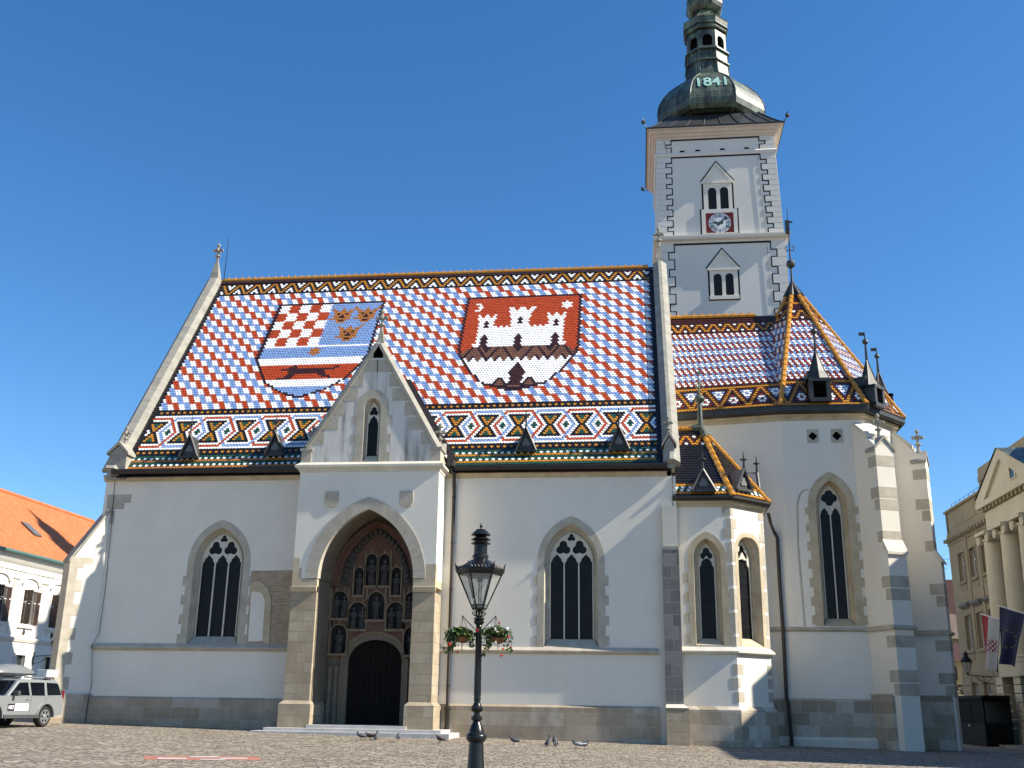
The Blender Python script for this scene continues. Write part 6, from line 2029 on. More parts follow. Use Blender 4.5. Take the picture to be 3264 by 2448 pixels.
for k, c in enumerate(wins):
    b = MB(); fr = [(c - hw_ - .16, zw0 - .12), (c + hw_ + .16, zw0 - .12), (c + hw_ + .16, zw1 + .14), (c - hw_ - .16, zw1 + .14)]
    b.prism(WL, fr, -.02, .05, 0, [[(c - hw_, zw0), (c + hw_, zw0), (c + hw_, zw1), (c - hw_, zw1)]])
    b.wbox(WL, c - hw_ - .25, c + hw_ + .25, zw0 - .24, zw0 - .12, -.02, .16); b.wbox(WL, c - hw_ - .1, c + hw_ + .1, zw0 - .62, zw0 - .24, -.02, .04)
    o = b.build('window', M['palace_trim'], palace)
    g = MB(); g.flat(WL, [(c - hw_, zw0), (c + hw_, zw0), (c + hw_, zw1), (c - hw_, zw1)], -.2); g.build('pane', M['winglass'], o)
    g = MB(); zm_ = zw1 - .75
    for a in (c,):
        g.wbox(WL, a - .03, a + .03, zw0, zw1, -.19, -.15)
    g.wbox(WL, c - hw_, c + hw_, zm_ - .04, zm_ + .04, -.19, -.15); g.build('frame', M['white_frame'], o)
    ang = (1.9, 1.5, 1.75, 2.0)[k % 4]
    for (a0, a1, an) in ((c - hw_, c - 2 * hw_ + .02, ang), (c + hw_, c + 2 * hw_ - .02, .06)):
        for z0, z1 in ((zw0 + .02, zm_ - .03), (zm_ + .05, zw1 - .02)):
            s_ = MB(); leaf(s_, WL, a0, a1, z0, z1, an, 0); s_.build('shutter', SH, o)
    h = MB(); za = zw1 + .35; oa_ = [(c + .95 * cos(t), za + .52 * sin(t)) for t in lin(pi, 0, 13)]; ia = [(c + .80 * cos(t), za + .36 * sin(t)) for t in lin(pi, 0, 13)]
    h.ring(WL, oa_, .16, ia, .10); h.ring(WL, oa_, 0, oa_, .16); h.ring(WL, ia, .10, ia, 0)
    h.ball(WL.P(c - .93, za, .12), .10, 6); h.ball(WL.P(c + .93, za, .12), .10, 6); h.build('hood', M['palace_trim'], o)
    g = MB(); g.prism(WL, [(c - .62, zg0_ - .1), (c + .62, zg0_ - .1), (c + .62, zg1_ + .12), (c - .62, zg1_ + .12)], -.02, .05, 0, [[(c - .52, zg0_), (c + .52, zg0_), (c + .52, zg1_), (c - .52, zg1_)]])
    o2 = g.build('window', M['palace_trim'], palace); g = MB(); g.flat(WL, [(c - .52, zg0_), (c + .52, zg0_), (c + .52, zg1_), (c - .52, zg1_)], -.2); g.build('pane', M['winglass'], o2)
    g = MB(); g.ball(WL.P(c - .1, zw0 - .48, .05), .14, 8, 0, .6, 1, 1.3); g.build('oval_plaque', SH, o)


def wall_lantern(name, label, W, a, z, reach, s, sgn=0):
    t = thing(name, label, 'lantern', W.P(a, z, 0))
    b = MB(); b.tube([W.P(a, z - .1, 0), W.P(a, z, reach)], .03, 6); b.tube([W.P(a, z - .55, 0.02), W.P(a, z - .45, reach * .4), W.P(a, z - .1, reach * .75)], .022, 6)
    for k in range(3):
        c = W.P(a, z - .22, reach * (.2 + .2 * k)); b.tube([c + W.n * .11 * cos(q) + Vector((0, 0, .11 * sin(q))) for q in lin(0, 5.4, 10)], .014, 5)
    b.obox(W.P(a, z - .25, .02), W.e * .05, W.n * .02, Vector((0, 0, .4)))
    b.build('bracket', M['iron'], t)
    p = W.P(a, z, reach)
    b = MB()
    b.lathe([(.05, 0), (.06, .05), (.12, .12)], p.x, p.y, 6, 0, z); b.lathe([(.27 * s, .62 * s), (.30 * s, .66 * s), (.27 * s, .72 * s), (.12 * s, .9 * s), (.10 * s, 1.0 * s), (.15 * s, 1.03 * s), (.03 * s, 1.12 * s), (.02 * s, 1.22 * s)], p.x, p.y, 6, 0, z)
    for k in range(6):
        q = k * pi / 3; b.tube([(p.x + .12 * cos(q), p.y + .12 * sin(q), z + .12), (p.x + .27 * s * cos(q), p.y + .27 * s * sin(q), z + .64 * s)], .012, 4)
    b.build('lamp_housing', M['iron'], t)
    g = MB(); g.lathe([(.115, .13), (.26 * s, .63 * s)], p.x, p.y, 6, 0, z); g.build('lamp_glass', M['lampglass'], t)


def lampglass():
    m, n, l, b = newmat('lamp_glass', (.55, .57, .55), .12, 0, .5)
    tr = n.new('ShaderNodeBsdfTransparent'); tr.inputs[0].default_value = (.85, .86, .84, 1); mx = n.new('ShaderNodeMixShader'); mx.inputs[0].default_value = .30
    l.new(tr.outputs[0], mx.inputs[1]); l.new(b.outputs[0], mx.inputs[2]); l.new(mx.outputs[0], n['Material Output'].inputs['Surface'])
    return m


M['lampglass'] = lampglass()
a_, z_ = la(400, 1400, 0)
wall_lantern('wall_lantern', 'black wall lantern on a scrolled bracket between windows of the white palace', WL, la(388, 1400)[0], la(388, 1395)[1], 1.35, 1.1)

# ------------------------------------------------------------------ parliament building on the east side
PXX = 28.0
WM = Wall(PXX, 0, radians(-90)); PQ = 26.3
WQ = Wall(PQ, 0, radians(-90))
def ma(f, x, y, d=0.): return WM.at(f, x, y, d)
def mq(f, x, y, d=0.): return WQ.at(f, x, y, d)
zgm = gz(28, 10)
parl = thing('parliament', 'long cream palace with a columned portico and pediment right of the church', 'building', (PXX, 10, zgm))
aL = (ma('X', 40, 1200)[0] + ma('Y', 262, 600)[0]) / 2
aR = 11.5                                         # runs on beyond the frame
zc_ = ma('X', 150, 800)[1]; zpar = ma('X', 150, 540)[1]
zst_ = ma('Y', 380, 590)[1]; zgc = ma('Y', 420, 820)[1]
up, lo_, gr = [], [], []
for x0, x1, y0, y1 in ((95, 147, 1022, 1285), (190, 244, 957, 1228), (298, 352, 890, 1172)):
    up.append((ma('X', x0, y0)[0], ma('X', x1, y0)[0], ma('X', x0, y1)[1], ma('X', x0 + 20, y0)[1]))
sp2 = up[1][0] - up[0][0]; wd2 = up[1][1] - up[1][0]
zu0, zu1 = sum(u[2] for u in up) / 3, sum(u[3] for u in up) / 3
zl0_, zl1_ = ma('Y', 350, 572)[1], ma('Y', 340, 208)[1]
a0_ = up[0][0]
cols = [a0_ + sp2 * k for k in range(0, 40) if a0_ + sp2 * k + wd2 < aR - .5]
hl = []
for c in cols:
    hl += [[(c, zu0), (c + wd2, zu0), (c + wd2, zu1), (c, zu1)], [(c, zl0_), (c + wd2, zl0_), (c + wd2, zl1_), (c, zl1_)], [(c, zgm + 1.5), (c + wd2, zgm + 1.5), (c + wd2, zgc - .55), (c, zgc - .55)]]
b = MB(); b.flat(WM, [(aL, zgm - .5), (aR, zgm - .5), (aR, zc_ + .3), (aL, zc_ + .3)], 0, 0, hl)
for h in hl:
    b.ring(WM, h, 0, h, -.32, 0, True)
b.face([(PXX, -aL, zgm - .5), (PXX + 14, -aL, zgm - .5), (PXX + 14, -aL, zpar), (PXX, -aL, zpar)]); b.face([(PXX, -aR, zgm - .5), (PXX + 14, -aR, zgm - .5), (PXX + 14, -aR, zpar), (PXX, -aR, zpar)])
b.face([(PXX + 14, -aL, zgm - .5), (PXX + 14, -aR, zgm - .5), (PXX + 14, -aR, zpar), (PXX + 14, -aL, zpar)])
b.wbox(WM, aL + .3, aR - .3, zc_ + .3, zpar, -.5, -.06)
b.build('wall', M['ochre'], parl)
b = MB(); b.face([(PXX + .3, -aL, zpar - .2), (PXX + .3, -aR, zpar - .2), (PXX + 7, -aR, zpar + 1.0), (PXX + 7, -aL, zpar + 1.0)]); b.face([(PXX + 14, -aL, zpar - .2), (PXX + 14, -aR, zpar - .2), (PXX + 7, -aR, zpar + 1.0), (PXX + 7, -aL, zpar + 1.0)])
rf_ = b.build('roof', M['metal'], parl)
b = MB()
for k in range(0, 40):
    a = aL + .6 + k; 
    if a < aR: b.tube([WM.P(a, zpar, -.3), WM.P(a, zpar + .45, -.3)], .015, 4)
for z in (.25, .45):
    b.tube([WM.P(aL + .5, zpar + z, -.3), WM.P(aR - .5, zpar + z, -.3)], .015, 4)
b.build('roof_rail', M['iron'], rf_)
b = MB()
ln = [(PXX + 5, -aL, 0), (PXX, -aL, 0), (PXX, -aR, 0), (PXX + 5, -aR, 0)]
ln2 = [Vector(p) for p in reversed(ln)]
def around(name, prof, mat):
    bb = MB(); sweep(bb, ln, [(-o_, z) for o_, z in prof]); return bb.build(name, mat, parl)
around('cornice', [(-.05, zc_ - .55), (.06, zc_ - .55), (.10, zc_ - .35), (.5, zc_ - .15), (.55, zc_), (.6, zc_ + .06), (-.05, zc_ + .25)], M['cream_dark'])
b = MB(); a = aL + .3
while a < aR - .4:
    b.wbox(WM, a, a + .22, zc_ - .38, zc_ - .16, .0, .4); a += .62
b.build('modillion', M['cream_dark'], parl)
around('parapet_cap', [(-.1, zpar - .12), (.06, zpar - .12), (.08, zpar), (-.1, zpar + .03)], M['cream_dark'])
around('string_course', [(-.02, zst_ - .2), (.05, zst_ - .2), (.12, zst_ - .05), (.12, zst_ + .05), (-.02, zst_ + .1)], M['cream_dark'])
around('ground_cornice', [(-.02, zgc - .22), (.06, zgc - .22), (.20, zgc - .05), (.26, zgc + .08), (-.02, zgc + .16)], M['cream_dark'])
around('plinth', [(-.02, zgm - .5), (.14, zgm - .5), (.14, zgm + .95), (-.02, zgm + 1.0)], M['stone'])
b = MB(); zz = zgm + 1.05
while zz < zgc - .3:                                      # rusticated courses
    mould(b, WM, aL, aR, [(-.02, zz), (.05, zz), (.06, zz + .03), (.06, zz + .37), (.05, zz + .40), (-.02, zz + .40)]) if False else None
    edges = [aL] + [v for c in cols for v in (c - .02, c + wd2 + .02)] + [aR]
    for i in range(0, len(edges), 2):
        if edges[i + 1] - edges[i] > .2 or zz > zgc - .6:
            b.wbox(WM, edges[i], edges[i + 1], zz, min(zz + .42, zgc - .24), -.02, .06)
    zz += .47
b.build('rustication', M['ochre'], parl)
for k, c in enumerate(cols):
    m_ = c + wd2 / 2
    if -aR < 0 and m_ > -3 and k > 22: pass
    for (z0, z1, hood) in ((zu0, zu1, False), (zl0_, zl1_, True), (zgm + 1.5, zgc - .55, None)):
        b = MB(); b.prism(WM, [(c - .13, z0 - .1), (c + wd2 + .13, z0 - .1), (c + wd2 + .13, z1 + .13), (c - .13, z1 + .13)], -.02, .05 if hood is not None else .01, 0, [[(c, z0), (c + wd2, z0), (c + wd2, z1), (c, z1)]])
        if hood is not None:
            b.wbox(WM, c - .2, c + wd2 + .2, z0 - .22, z0 - .1, -.02, .14); b.wbox(WM, c - .05, c + wd2 + .05, z0 - .65, z0 - .3, -.02, .03)
        o = b.build('window', M['cream_dark'], parl)
        g = MB(); g.flat(WM, [(c, z0), (c + wd2, z0), (c + wd2, z1), (c, z1)], -.28); g.build('pane', M['winglass'], o)
        g = MB()
        for a in (c + .04, m_, c + wd2 - .04): g.wbox(WM, a - .035, a + .035, z0, z1, -.27, -.2)
        for z in (z0 + .05, z0 + (z1 - z0) * .62, z1 - .05): g.wbox(WM, c, c + wd2, z - .035, z + .035, -.27, -.2)
        g.build('frame', M['white_frame'], o)
        if hood:
            g = MB(); mould(g, WM, c - .28, c + wd2 + .28, [(-.02, z1 + .45), (.08, z1 + .45), (.30, z1 + .62), (.32, z1 + .70), (.0, z1 + .85), (-.02, z1 + .85)]); g.build('hood', M['metal_light'] if k % 4 != 3 else M['cream_dark'], o)
    if k < len(cols) - 1:
        b = MB(); a = c + wd2 + (sp2 - wd2) / 2; b.wbox(WM, a - .28, a + .28, zst_ + .1, zc_ - .55, -.02, .06); b.build('pilaster', M['ochre'], parl)
        b = MB(); b.wbox(WM, c - .5, c + wd2 + .5, zc_ + .55, zpar - .35, -.06, -.03); b.build('parapet_panel', M['ochre'], parl)
# portico
pL_, pA_ = mq('X', 262, 612), mq('X', 437, 82)
pm = pA_[0]; ph = pm - pL_[0]; zpb_ = pL_[1]; pzr = pA_[1]
b = MB()
b.prism(WQ, [(pm - ph + .6, zpb_ + .1), (pm + ph - .6, zpb_ + .1), (pm, pzr - .5)], -2.4, -.16, 0, [])
port = b.build('portico', M['cream'], parl)
b = MB()
for s_ in (-1, 1):
    b.prism(WQ, [(pm + s_ * ph, zpb_ + .05), (pm + s_ * ph, zpb_ + .45), (pm, pzr + .02), (pm, pzr - .55), (pm + s_ * (ph - 1.0), zpb_ + .05)], -2.4, .02)
b.prism(WQ, [(pm - ph - .1, zpb_ - .1), (pm + ph + .1, zpb_ - .1), (pm + ph + .1, zpb_ + .22), (pm - ph - .1, zpb_ + .22)], -2.4, .06)
b.build('pediment_cornice', M['cream'], port)
b = MB()
for s_ in (-1, 1):
    b.face([WQ.P(pm + s_ * (ph + .1), zpb_ + .47, .1), WQ.P(pm, pzr + .05, .1), WQ.P(pm, pzr + .05, -8), WQ.P(pm + s_ * (ph + .1), zpb_ + .47, -8)])
b.build('pediment_roof', M['copper'], port)
b = MB(); a = pm - ph + .5
while a < pm + ph - .3:
    b.wbox(WQ, a, a + .24, zpb_ - .34, zpb_ - .1, -.4, -.06); a += .62
for s_ in (-1, 1):
    for k in range(1, 11):
        f = k / 11.5; c_ = WQ.P(pm + s_ * ph * (1 - f), zpb_ + .0 + (pzr - zpb_) * f - .28, -.2); b.obox(c_, WQ.e * .12, WQ.n * .14, Vector((0, 0, .11)))
b.build('modillion', M['cream_dark'], port)
zar = mq('X', 500, 640)[1]
zen = min(zar, zpb_ - .9)
b = MB(); b.box((PQ + .25, -(pm + ph - .45), zpb_ - 1.35), (PXX + .1, -(pm - ph + .45), zpb_ - .34)); b.build('entablature', M['cream'], port)
# arched attic window in the pediment
b = MB(); aw, zwp = mq('X', 553, 350)[0], mq('X', 553, 352)[1]
b.prism(WQ, rarch(aw - .5, aw + .5, zwp, zwp + .55, 10), -.18, -.10, 0, [rarch(aw - .34, aw + .34, zwp + .08, zwp + .55, 10)])
o = b.build('window', M['cream'], port); g = MB(); g.flat(WQ, rarch(aw - .34, aw + .34, zwp + .08, zwp + .55, 10), -.15); g.build('pane', M['winglass'], o)
# ionic columns
zct = zpb_ - 1.35
ac = [mq('X', 418, 1000, -.75)[0]]
ac1 = mq('X', 575, 1000, -.75)[0]
dcol = (ac1 - ac[0])
zbal = zgc + .15
k = 0; a = ac[0]
while a < 2 * pm - ac[0] + .2:
    p = WQ.P(a, 0, -.8)
    b = MB(); r_ = dcol * .235
    b.lathe([(r_ * 1.3, 0), (r_ * 1.3, .18), (r_ * 1.15, .25), (r_ * 1.2, .36), (r_, .45), (r_, 1.6), (r_ * .84, zct - zbal - .55), (r_ * .95, zct - zbal - .50), (r_ * .9, zct - zbal - .4)], p.x, p.y, 20, 0, zbal)
    o = b.build('column', M['cream'], port, smooth=True)
    b = MB(); b.obox(p + Vector((0, 0, zct - .09)), Vector((r_ * 1.2, 0, 0)), Vector((0, r_ * 1.35, 0)), Vector((0, 0, .09)))
    for sy in (-1, 1):
        for sx in (-1, 1):
            c_ = p + Vector((sx * r_ * .85, sy * r_ * 1.12, zct - .36)); b.tube([c_ - Vector((.1, 0, 0)), c_ + Vector((.1, 0, 0))], r_ * .46, 12)
            b.tube([c_ + Vector((-.12 * 1, 0, 0)), c_ + Vector((.12, 0, 0))], r_ * .18, 8)
        b.tube([p + Vector((-r_ * .85, sy * r_ * 1.12, zct - .36)), p + Vector((r_ * .85, sy * r_ * 1.12, zct - .36))], r_ * .3, 8)
    b.build('capital', M['cream'], o)
    a += dcol; k += 1
b = MB(); b.box((PQ + .02, -(pm + ph - .4), zgc - .5), (PXX, -(pm - ph + .4), zgc + .15)); b.build('portico_balcony', M['cream'], port)
for i in range(k):
    a = ac[0] + dcol * i; p = WQ.P(a, 0, -.8)
    b = MB(); zz = zgm + .9; b.box((PQ + .1, p.y - .62, zgm - .3), (PXX, p.y + .62, zgm + .9))
    while zz < zgc - .55:
        b.box((PQ + .15, p.y - .55, zz + .03), (PXX, p.y + .55, min(zz + .43, zgc - .5))); zz += .45
    b.build('portico_pier', M['cream'], port)
    if i < k - 1:
        b = MB(); b.box((PXX - .2, p.y - dcol + .5, zgm), (PXX - .1, p.y - .5, zgc - .6)); b.build('door', M['door'], port)
# attic block behind the pediment
b = MB(); t0, t1 = ma('X', 262, 262, -1.5), ma('X', 250, 378, -1.5)
b.box((PXX + 1.5, -(2 * pm - t0[0]), zpar - .3), (PXX + 9, -t0[0], t0[1])); b.build('attic', M['ochre'], parl)
b = MB(); sweep(b, [(PXX + 6, -t0[0], 0), (PXX + 1.5, -t0[0], 0), (PXX + 1.5, -(2 * pm - t0[0]), 0)], [(.05, t1[1] - .15), (-.25, t1[1]), (-.3, t1[1] + .12), (.05, t1[1] + .2)]); b.build('attic_cornice', M['cream_dark'], parl)

# pavement in front of the parliament
b = MB(); b.box((25.2, -14, zgm - .4), (28, 34, zgm + .13)); struct(b.build('pavement', M['pave']))

# ------------------------------------------------------------------ flags on the parliament
def flag(name, label, corners, X, colour, mats, ns, nt, amp):
    c = [PX('Y', x, y, X) for x, y in corners]
    o = thing(name, label, 'flag', c[0])
    b = MB()
    for j in range(nt + 1):
        for i in range(ns + 1):
            s, t = i / ns, j / nt
            p = (c[0] * (1 - s) + c[1] * s) * (1 - t) + (c[3] * (1 - s) + c[2] * s) * t
            p = p + Vector((amp * sin(s * 9 + t * 2.5) * (.25 + t), .05 * sin(t * 7 + s * 5) * t, 0))
            b.v.append(p)
    for j in range(nt):
        for i in range(ns):
            k = j * (ns + 1) + i; b.f.append([k, k + 1, k + ns + 2, k + ns + 1]); b.m.append(colour((i + .5) / ns, (j + .5) / nt))
    b.build('cloth', mats, o, smooth=True)
    b = MB(); d = (c[0] - c[1]).normalized(); b.tube([c[0] + d * .15 + Vector((-.02, 0, .03)), c[1] - d * .5 + Vector((0, 0, .03)), Vector((PQ + .3, c[1].y - .3, c[1].z - .9))], .03, 6); b.build('pole', M['white_frame'], o)


FR_, FW_, FB_ = plain('flag_red', (.26, .012, .018), .9), plain('flag_white', (.40, .41, .44), .9), plain('flag_blue', (.006, .010, .055), .9)
FY_, FG_ = plain('flag_yellow', (.20, .15, .03), .9), plain('flag_crown_blue', (.16, .20, .30), .9)
def croatia(s, t):
    if .36 < s < .78 and .42 < t < .64:
        return 0 if (int((s - .36) / .084) + int((t - .42) / .044)) % 2 == 0 else 1
    if .20 < s < .36 and .42 < t < .64:
        return 4 if (int(s * 40) + int(t * 50)) % 3 else 1
    return 0 if s < .40 - .18 * t else 1 if s < .96 - .18 * t else 2
flag('flag', 'red white and blue striped flag with a checkered shield hanging by the portico', ((492, 196), (690, 256), (690, 806), (530, 768)), 24.6, croatia, [FR_, FW_, FB_, FY_, FG_], 48, 90, .10)
def europe(s, t):
    x, y = (s - .44) * .95, (t - .53) * 1.9
    for k in range(12):
        a = 2 * pi * k / 12; dx, dy = x - .30 * cos(a), y - .30 * sin(a) * 1.0
        r = hypot(dx, dy); th = atan2(dx, dy)
        if r < .030 + .022 * cos(5 * th):
            return 1
    return 0
flag('flag', 'dark blue flag with a ring of yellow stars hanging beside the striped flag', ((682, 110), (946, 192), (868, 748), (668, 706)), 24.1, europe, [FB_, FY_], 70, 110, .10)

wall_lantern('wall_lantern', 'black lantern on a scrolled iron bracket beside the flags', WM, ma('Y', 650, 880)[0] - .4, ma('Y', 440, 825, 1.5)[1], 1.5, 1.2)

# guard booth
gbp = PZ('Y', 385, 1450, zgm + .13)
gby = min(gbp.y, 24.0); s_ = 1
gp = PX('Y', 385, 1450, 24.6); 
booth = thing('guard_booth', 'dark brown guard booth with black windows standing before the cream palace', 'booth', (24.6, gp.y, zgm))
zt_ = PX('Y', 385, 1050, 24.6).z; yl, yr_ = PX('Y', 245, 1250, 24.6).y, PX('Y', 515, 1250, 24.6).y
zt_ = min(zt_, zgm + 3.2)
BR = mottled('dark_brown_paint', (.008, .006, .005), (.014, .010, .009), 3, .7, .1, .004, 20, spec=.12)
b = MB(); b.box((24.6, yr_, zgm + .05), (26.0, yl, zgm + 1.15))
for y in (yr_ + .06, (yl + yr_) / 2, yl - .06):
    b.box((24.6, y - .06, zgm + 1.15), (24.7, y + .06, zt_ - .25))
b.box((25.9, yr_, zgm + 1.15), (26, yl, zt_ - .25)); b.build('booth_body', BR, booth, bevel=.02)
b = MB(); b.box((24.55, yr_ - .05, zt_ - .25), (26.05, yl + .05, zt_)); b.build('booth_roof', BR, booth, bevel=.1)
b = MB(); b.box((24.63, yr_ + .1, zgm + 1.15), (24.66, yl - .1, zt_ - .25)); b.build('booth_window', M['louver'], booth)
b = MB(); b.box((24.588, (yl + yr_) / 2 + .3, zgm + .98), (24.599, (yl + yr_) / 2 + .75, zgm + 1.06)); b.build('name_plate', M['white_frame'], booth)

# houses seen in the gap beyond
def house(label, x0, x1, y0, y1, z0, ze, zr, wall, roofm, axis='x', windows=()):
    h = thing('house', label, 'house', ((x0 + x1) / 2, y0, z0))
    b = MB(); b.box((x0, y0, z0), (x1, y1, ze)); wo = b.build('wall', wall, h)
    b = MB(); o = .3; ym, xm = (y0 + y1) / 2, (x0 + x1) / 2
    if axis == 'x':
        b.add([(x0 - o, y0 - o, ze - .1), (x1 + o, y0 - o, ze - .1), (x1 + o, ym, zr), (x0 - o, ym, zr), (x0 - o, y1 + o, ze - .1), (x1 + o, y1 + o, ze - .1)], [(0, 1, 2, 3), (3, 2, 5, 4), (0, 3, 4), (1, 2, 5)])
    else:
        b.add([(x0 - o, y0 - o, ze - .1), (x0 - o, y1 + o, ze - .1), (xm, y1 + o, zr), (xm, y0 - o, zr), (x1 + o, y0 - o, ze - .1), (x1 + o, y1 + o, ze - .1)], [(0, 1, 2, 3), (3, 2, 5, 4), (0, 3, 4), (1, 2, 5)])
    b.build('roof', roofm, h)
    b = MB(); 
    for a, zz, w_, hh in windows:
        f = MB(); f.box((a - w_ / 2 - .08, y0 - .06, zz - .08), (a + w_ / 2 + .08, y0 - .005, zz + hh + .08)); wi = f.build('window', wall, h); g = MB(); g.box((a - w_ / 2, y0 - .08, zz), (a + w_ / 2, y0 - .062, zz + hh)); g.build('pane', M['winglass'], wi)
    return h


y1_ = 40.0
hx0, hx1 = PY('Y', 120, 800, y1_).x, PY('Y', 330, 800, y1_).x
ze_ = PY('Y', 215, 675, y1_).z; zr_ = PY('Y', 200, 500, y1_ + 3).z
wa0, wa1 = PY('Y', 183, 890, y1_), PY('Y', 225, 745, y1_)
hy = house('yellow house with a dark red roof in the gap behind the apse', hx0, hx1 + 2, y1_, y1_ + 6, -.5, ze_, zr_, M['yellow_wall'], M['clay_dark'], 'x', [((wa0.x + wa1.x) / 2, wa0.z, wa1.x - wa0.x, wa1.z - wa0.z)])
y2_ = 50.0
qx0, qx1 = PY('Y', 85, 330, y2_).x, PY('Y', 330, 330, y2_).x
house('grey roofed house between the yellow house and the tall dark roof', qx0, qx1, y2_, y2_ + 8, -.5, PY('Y', 200, 440, y2_).z, PY('Y', 215, 190, y2_ + 4).z, M['ochre'], mottled('brown_shingle', (.10, .075, .055), (.15, .115, .085), 3, .9, .4, .02, 12), 'x')
y3_ = 62.0
tx0, tx1 = PY('G', 110, 900, y3_).x, PY('G', 250, 900, y3_).x
h3 = house('house with a tall dark red roof rising behind the others', tx0 - 4, tx1 + 3, y3_, y3_ + 12, -.5, PY('G', 190, 1090, y3_).z, PY('G', 190, 786, y3_ + 6).z, M['ochre'], M['clay_dark'], 'x')
b = MB(); p_ = PY('G', 160, 800, y3_ + 6); t_ = PY('G', 156, 668, y3_ + 6); b.tube([p_ - Vector((0, 0, .6)), t_], .04, 5)
for k in range(3):
    c_ = t_ - Vector((0, 0, .3 + .5 * k)); b.tube([c_ - Vector((.5 - .1 * k, 0, 0)), c_ + Vector((.9 - .2 * k, 0, 0))], .02, 4)
b.build('aerial', M['iron'], h3)
# iron scroll bracket at the corner of the gap
sc = thing('iron_bracket', 'black scrolled iron bracket in the gap beside the guard booth', 'bracket', PY('Y', 290, 950, 35))
b = MB(); g_ = lambda x, y: PY('Y', x, y, 35.0)
b.tube([g_(175, 948), g_(298, 942)], .05, 5); b.tube([g_(298, 940), g_(298, 1045)], .05, 5)
for cx, cy, r in ((212, 985, 30), (212, 985, 17), (262, 978, 22), (275, 1020, 14)):
    b.tube([g_(cx + r * cos(t), cy + r * sin(t)) for t in lin(0, 2 * pi, 15)], .035, 5)
b.tube([g_(185, 1010), g_(240, 1000), g_(298, 1040)], .03, 5)
b.build('scrollwork', M['iron'], sc)

# ------------------------------------------------------------------ street lamp
LY = -25.95; Lc = PY('L', 290, 900, LY)
LXc = (PY('L', 296, 120, LY).x + PY('L', 287, 1600, LY).x) / 2
def lz(y): return PY('L', 290, y, LY).z
def lr(px): return px * .49917 / FPX * ((Vector((LXc, LY, 3)) - CAM).dot(FWD))
lamp = thing('street_lamp', 'black cast iron street lamp with a six sided glass lantern in front of the church', 'street lamp', (LXc, LY, gz(LXc, LY)))
zg1 = gz(LXc, LY)
b = MB()
b.lathe([(.34, zg1 - .05), (.34, zg1 + .1), (.30, zg1 + .14), (lr(60), zg1 + .35), (lr(53), lz(1655)), (lr(44), lz(1495)), (lr(52), lz(1490)), (lr(62), lz(1475)), (lr(64), lz(1455)), (lr(60), lz(1445)), (lr(48), lz(1435)), (lr(46), lz(1415)), (lr(40), lz(1405)), (lr(38), lz(1390)), (lr(28), lz(1375)),
         (lr(24), lz(1360)), (lr(36), lz(1348)), (lr(36), lz(1335)), (lr(20), lz(1322)), (lr(19), lz(1305)), (lr(32), lz(1290)), (lr(33), lz(1270)), (lr(24), lz(1250)), (lr(19), lz(1235)), (lr(22), lz(1225)), (lr(22), lz(1212)), (lr(21), lz(1200)), (lr(16.5), lz(765)), (lr(20), lz(755)), (lr(17), lz(748)), (lr(30), lz(735)), (lr(33), lz(722)), (lr(25), lz(716)), (lr(35), lz(708)), (lr(35), lz(700)), (lr(12), lz(696))], LXc, LY, 24)
for k in range(12):
    a = 2 * pi * k / 12
    b.ball((LXc + lr(30) * cos(a), LY + lr(30) * sin(a), lz(1280)), lr(8), 6, 0, 1, 1, 2.2); b.ball((LXc + lr(56) * cos(a), LY + lr(56) * sin(a), lz(1468)), lr(9), 6)
for k in range(8):
    a = 2 * pi * k / 8
    b.tube([(LXc + lr(20.5) * cos(a), LY + lr(20.5) * sin(a), lz(1195)), (LXc + lr(16.6) * cos(a), LY + lr(16.6) * sin(a), lz(770))], lr(3), 5)
    b.ball((LXc + lr(27) * cos(a), LY + lr(27) * sin(a), lz(726)), lr(7), 6, 0, 1, 1, 1.4)
b.build('post', M['iron'], lamp, smooth=True)
b = MB()
for k in range(6):                                        # scrolls under the lantern
    a = k * pi / 3 + .2; d_ = Vector((cos(a), sin(a), 0)); c_ = Vector((LXc, LY, 0))
    b.tube([c_ + d_ * lr(4) + Vector((0, 0, lz(697))), c_ + d_ * lr(30) + Vector((0, 0, lz(686))), c_ + d_ * lr(45) + Vector((0, 0, lz(668))), c_ + d_ * lr(38) + Vector((0, 0, lz(655))), c_ + d_ * lr(28) + Vector((0, 0, lz(662))), c_ + d_ * lr(32) + Vector((0, 0, lz(672)))], .012, 6)
b.lathe([(lr(8), lz(697)), (lr(10), lz(660)), (lr(20), lz(652)), (lr(40), lz(648)), (lr(41), lz(645))], LXc, LY, 12)
hexr = lambda r: [(LXc + r * cos(k * pi / 3 + .2), LY + r * sin(k * pi / 3 + .2)) for k in range(6)]
r0_, r1_ = lr(46), lr(142)
for k in range(6):
    p0_, p1_ = hexr(lr(40))[k], hexr(r1_)[k]
    b.tube([(p0_[0], p0_[1], lz(648)), (p1_[0], p1_[1], lz(420))], lr(6), 6)
    q0_, q1_ = hexr(lr(50))[k], hexr(lr(50))[(k + 1) % 6]
    b.tube([(q0_[0], q0_[1], lz(618)), (q1_[0], q1_[1], lz(618))], lr(4.5), 6)
    m0, m1 = hexr(lr(41))[k], hexr(lr(41))[(k + 1) % 6]
    for f in (.2, .4, .6, .8):
        b.tube([(m0[0] + (m1[0] - m0[0]) * f, m0[1] + (m1[1] - m0[1]) * f, lz(648)), (q0_[0] + (q1_[0] - q0_[0]) * f, q0_[1] + (q1_[1] - q0_[1]) * f, lz(618))], lr(2.5), 5)
b.build('lantern_frame', M['iron'], lamp, smooth=True)
b = MB(); b.lathe([(lr(45), lz(640)), (lr(139), lz(422))], LXc, LY, 6, .2); b.build('lantern_glass', M['lampglass'], lamp)
b = MB()
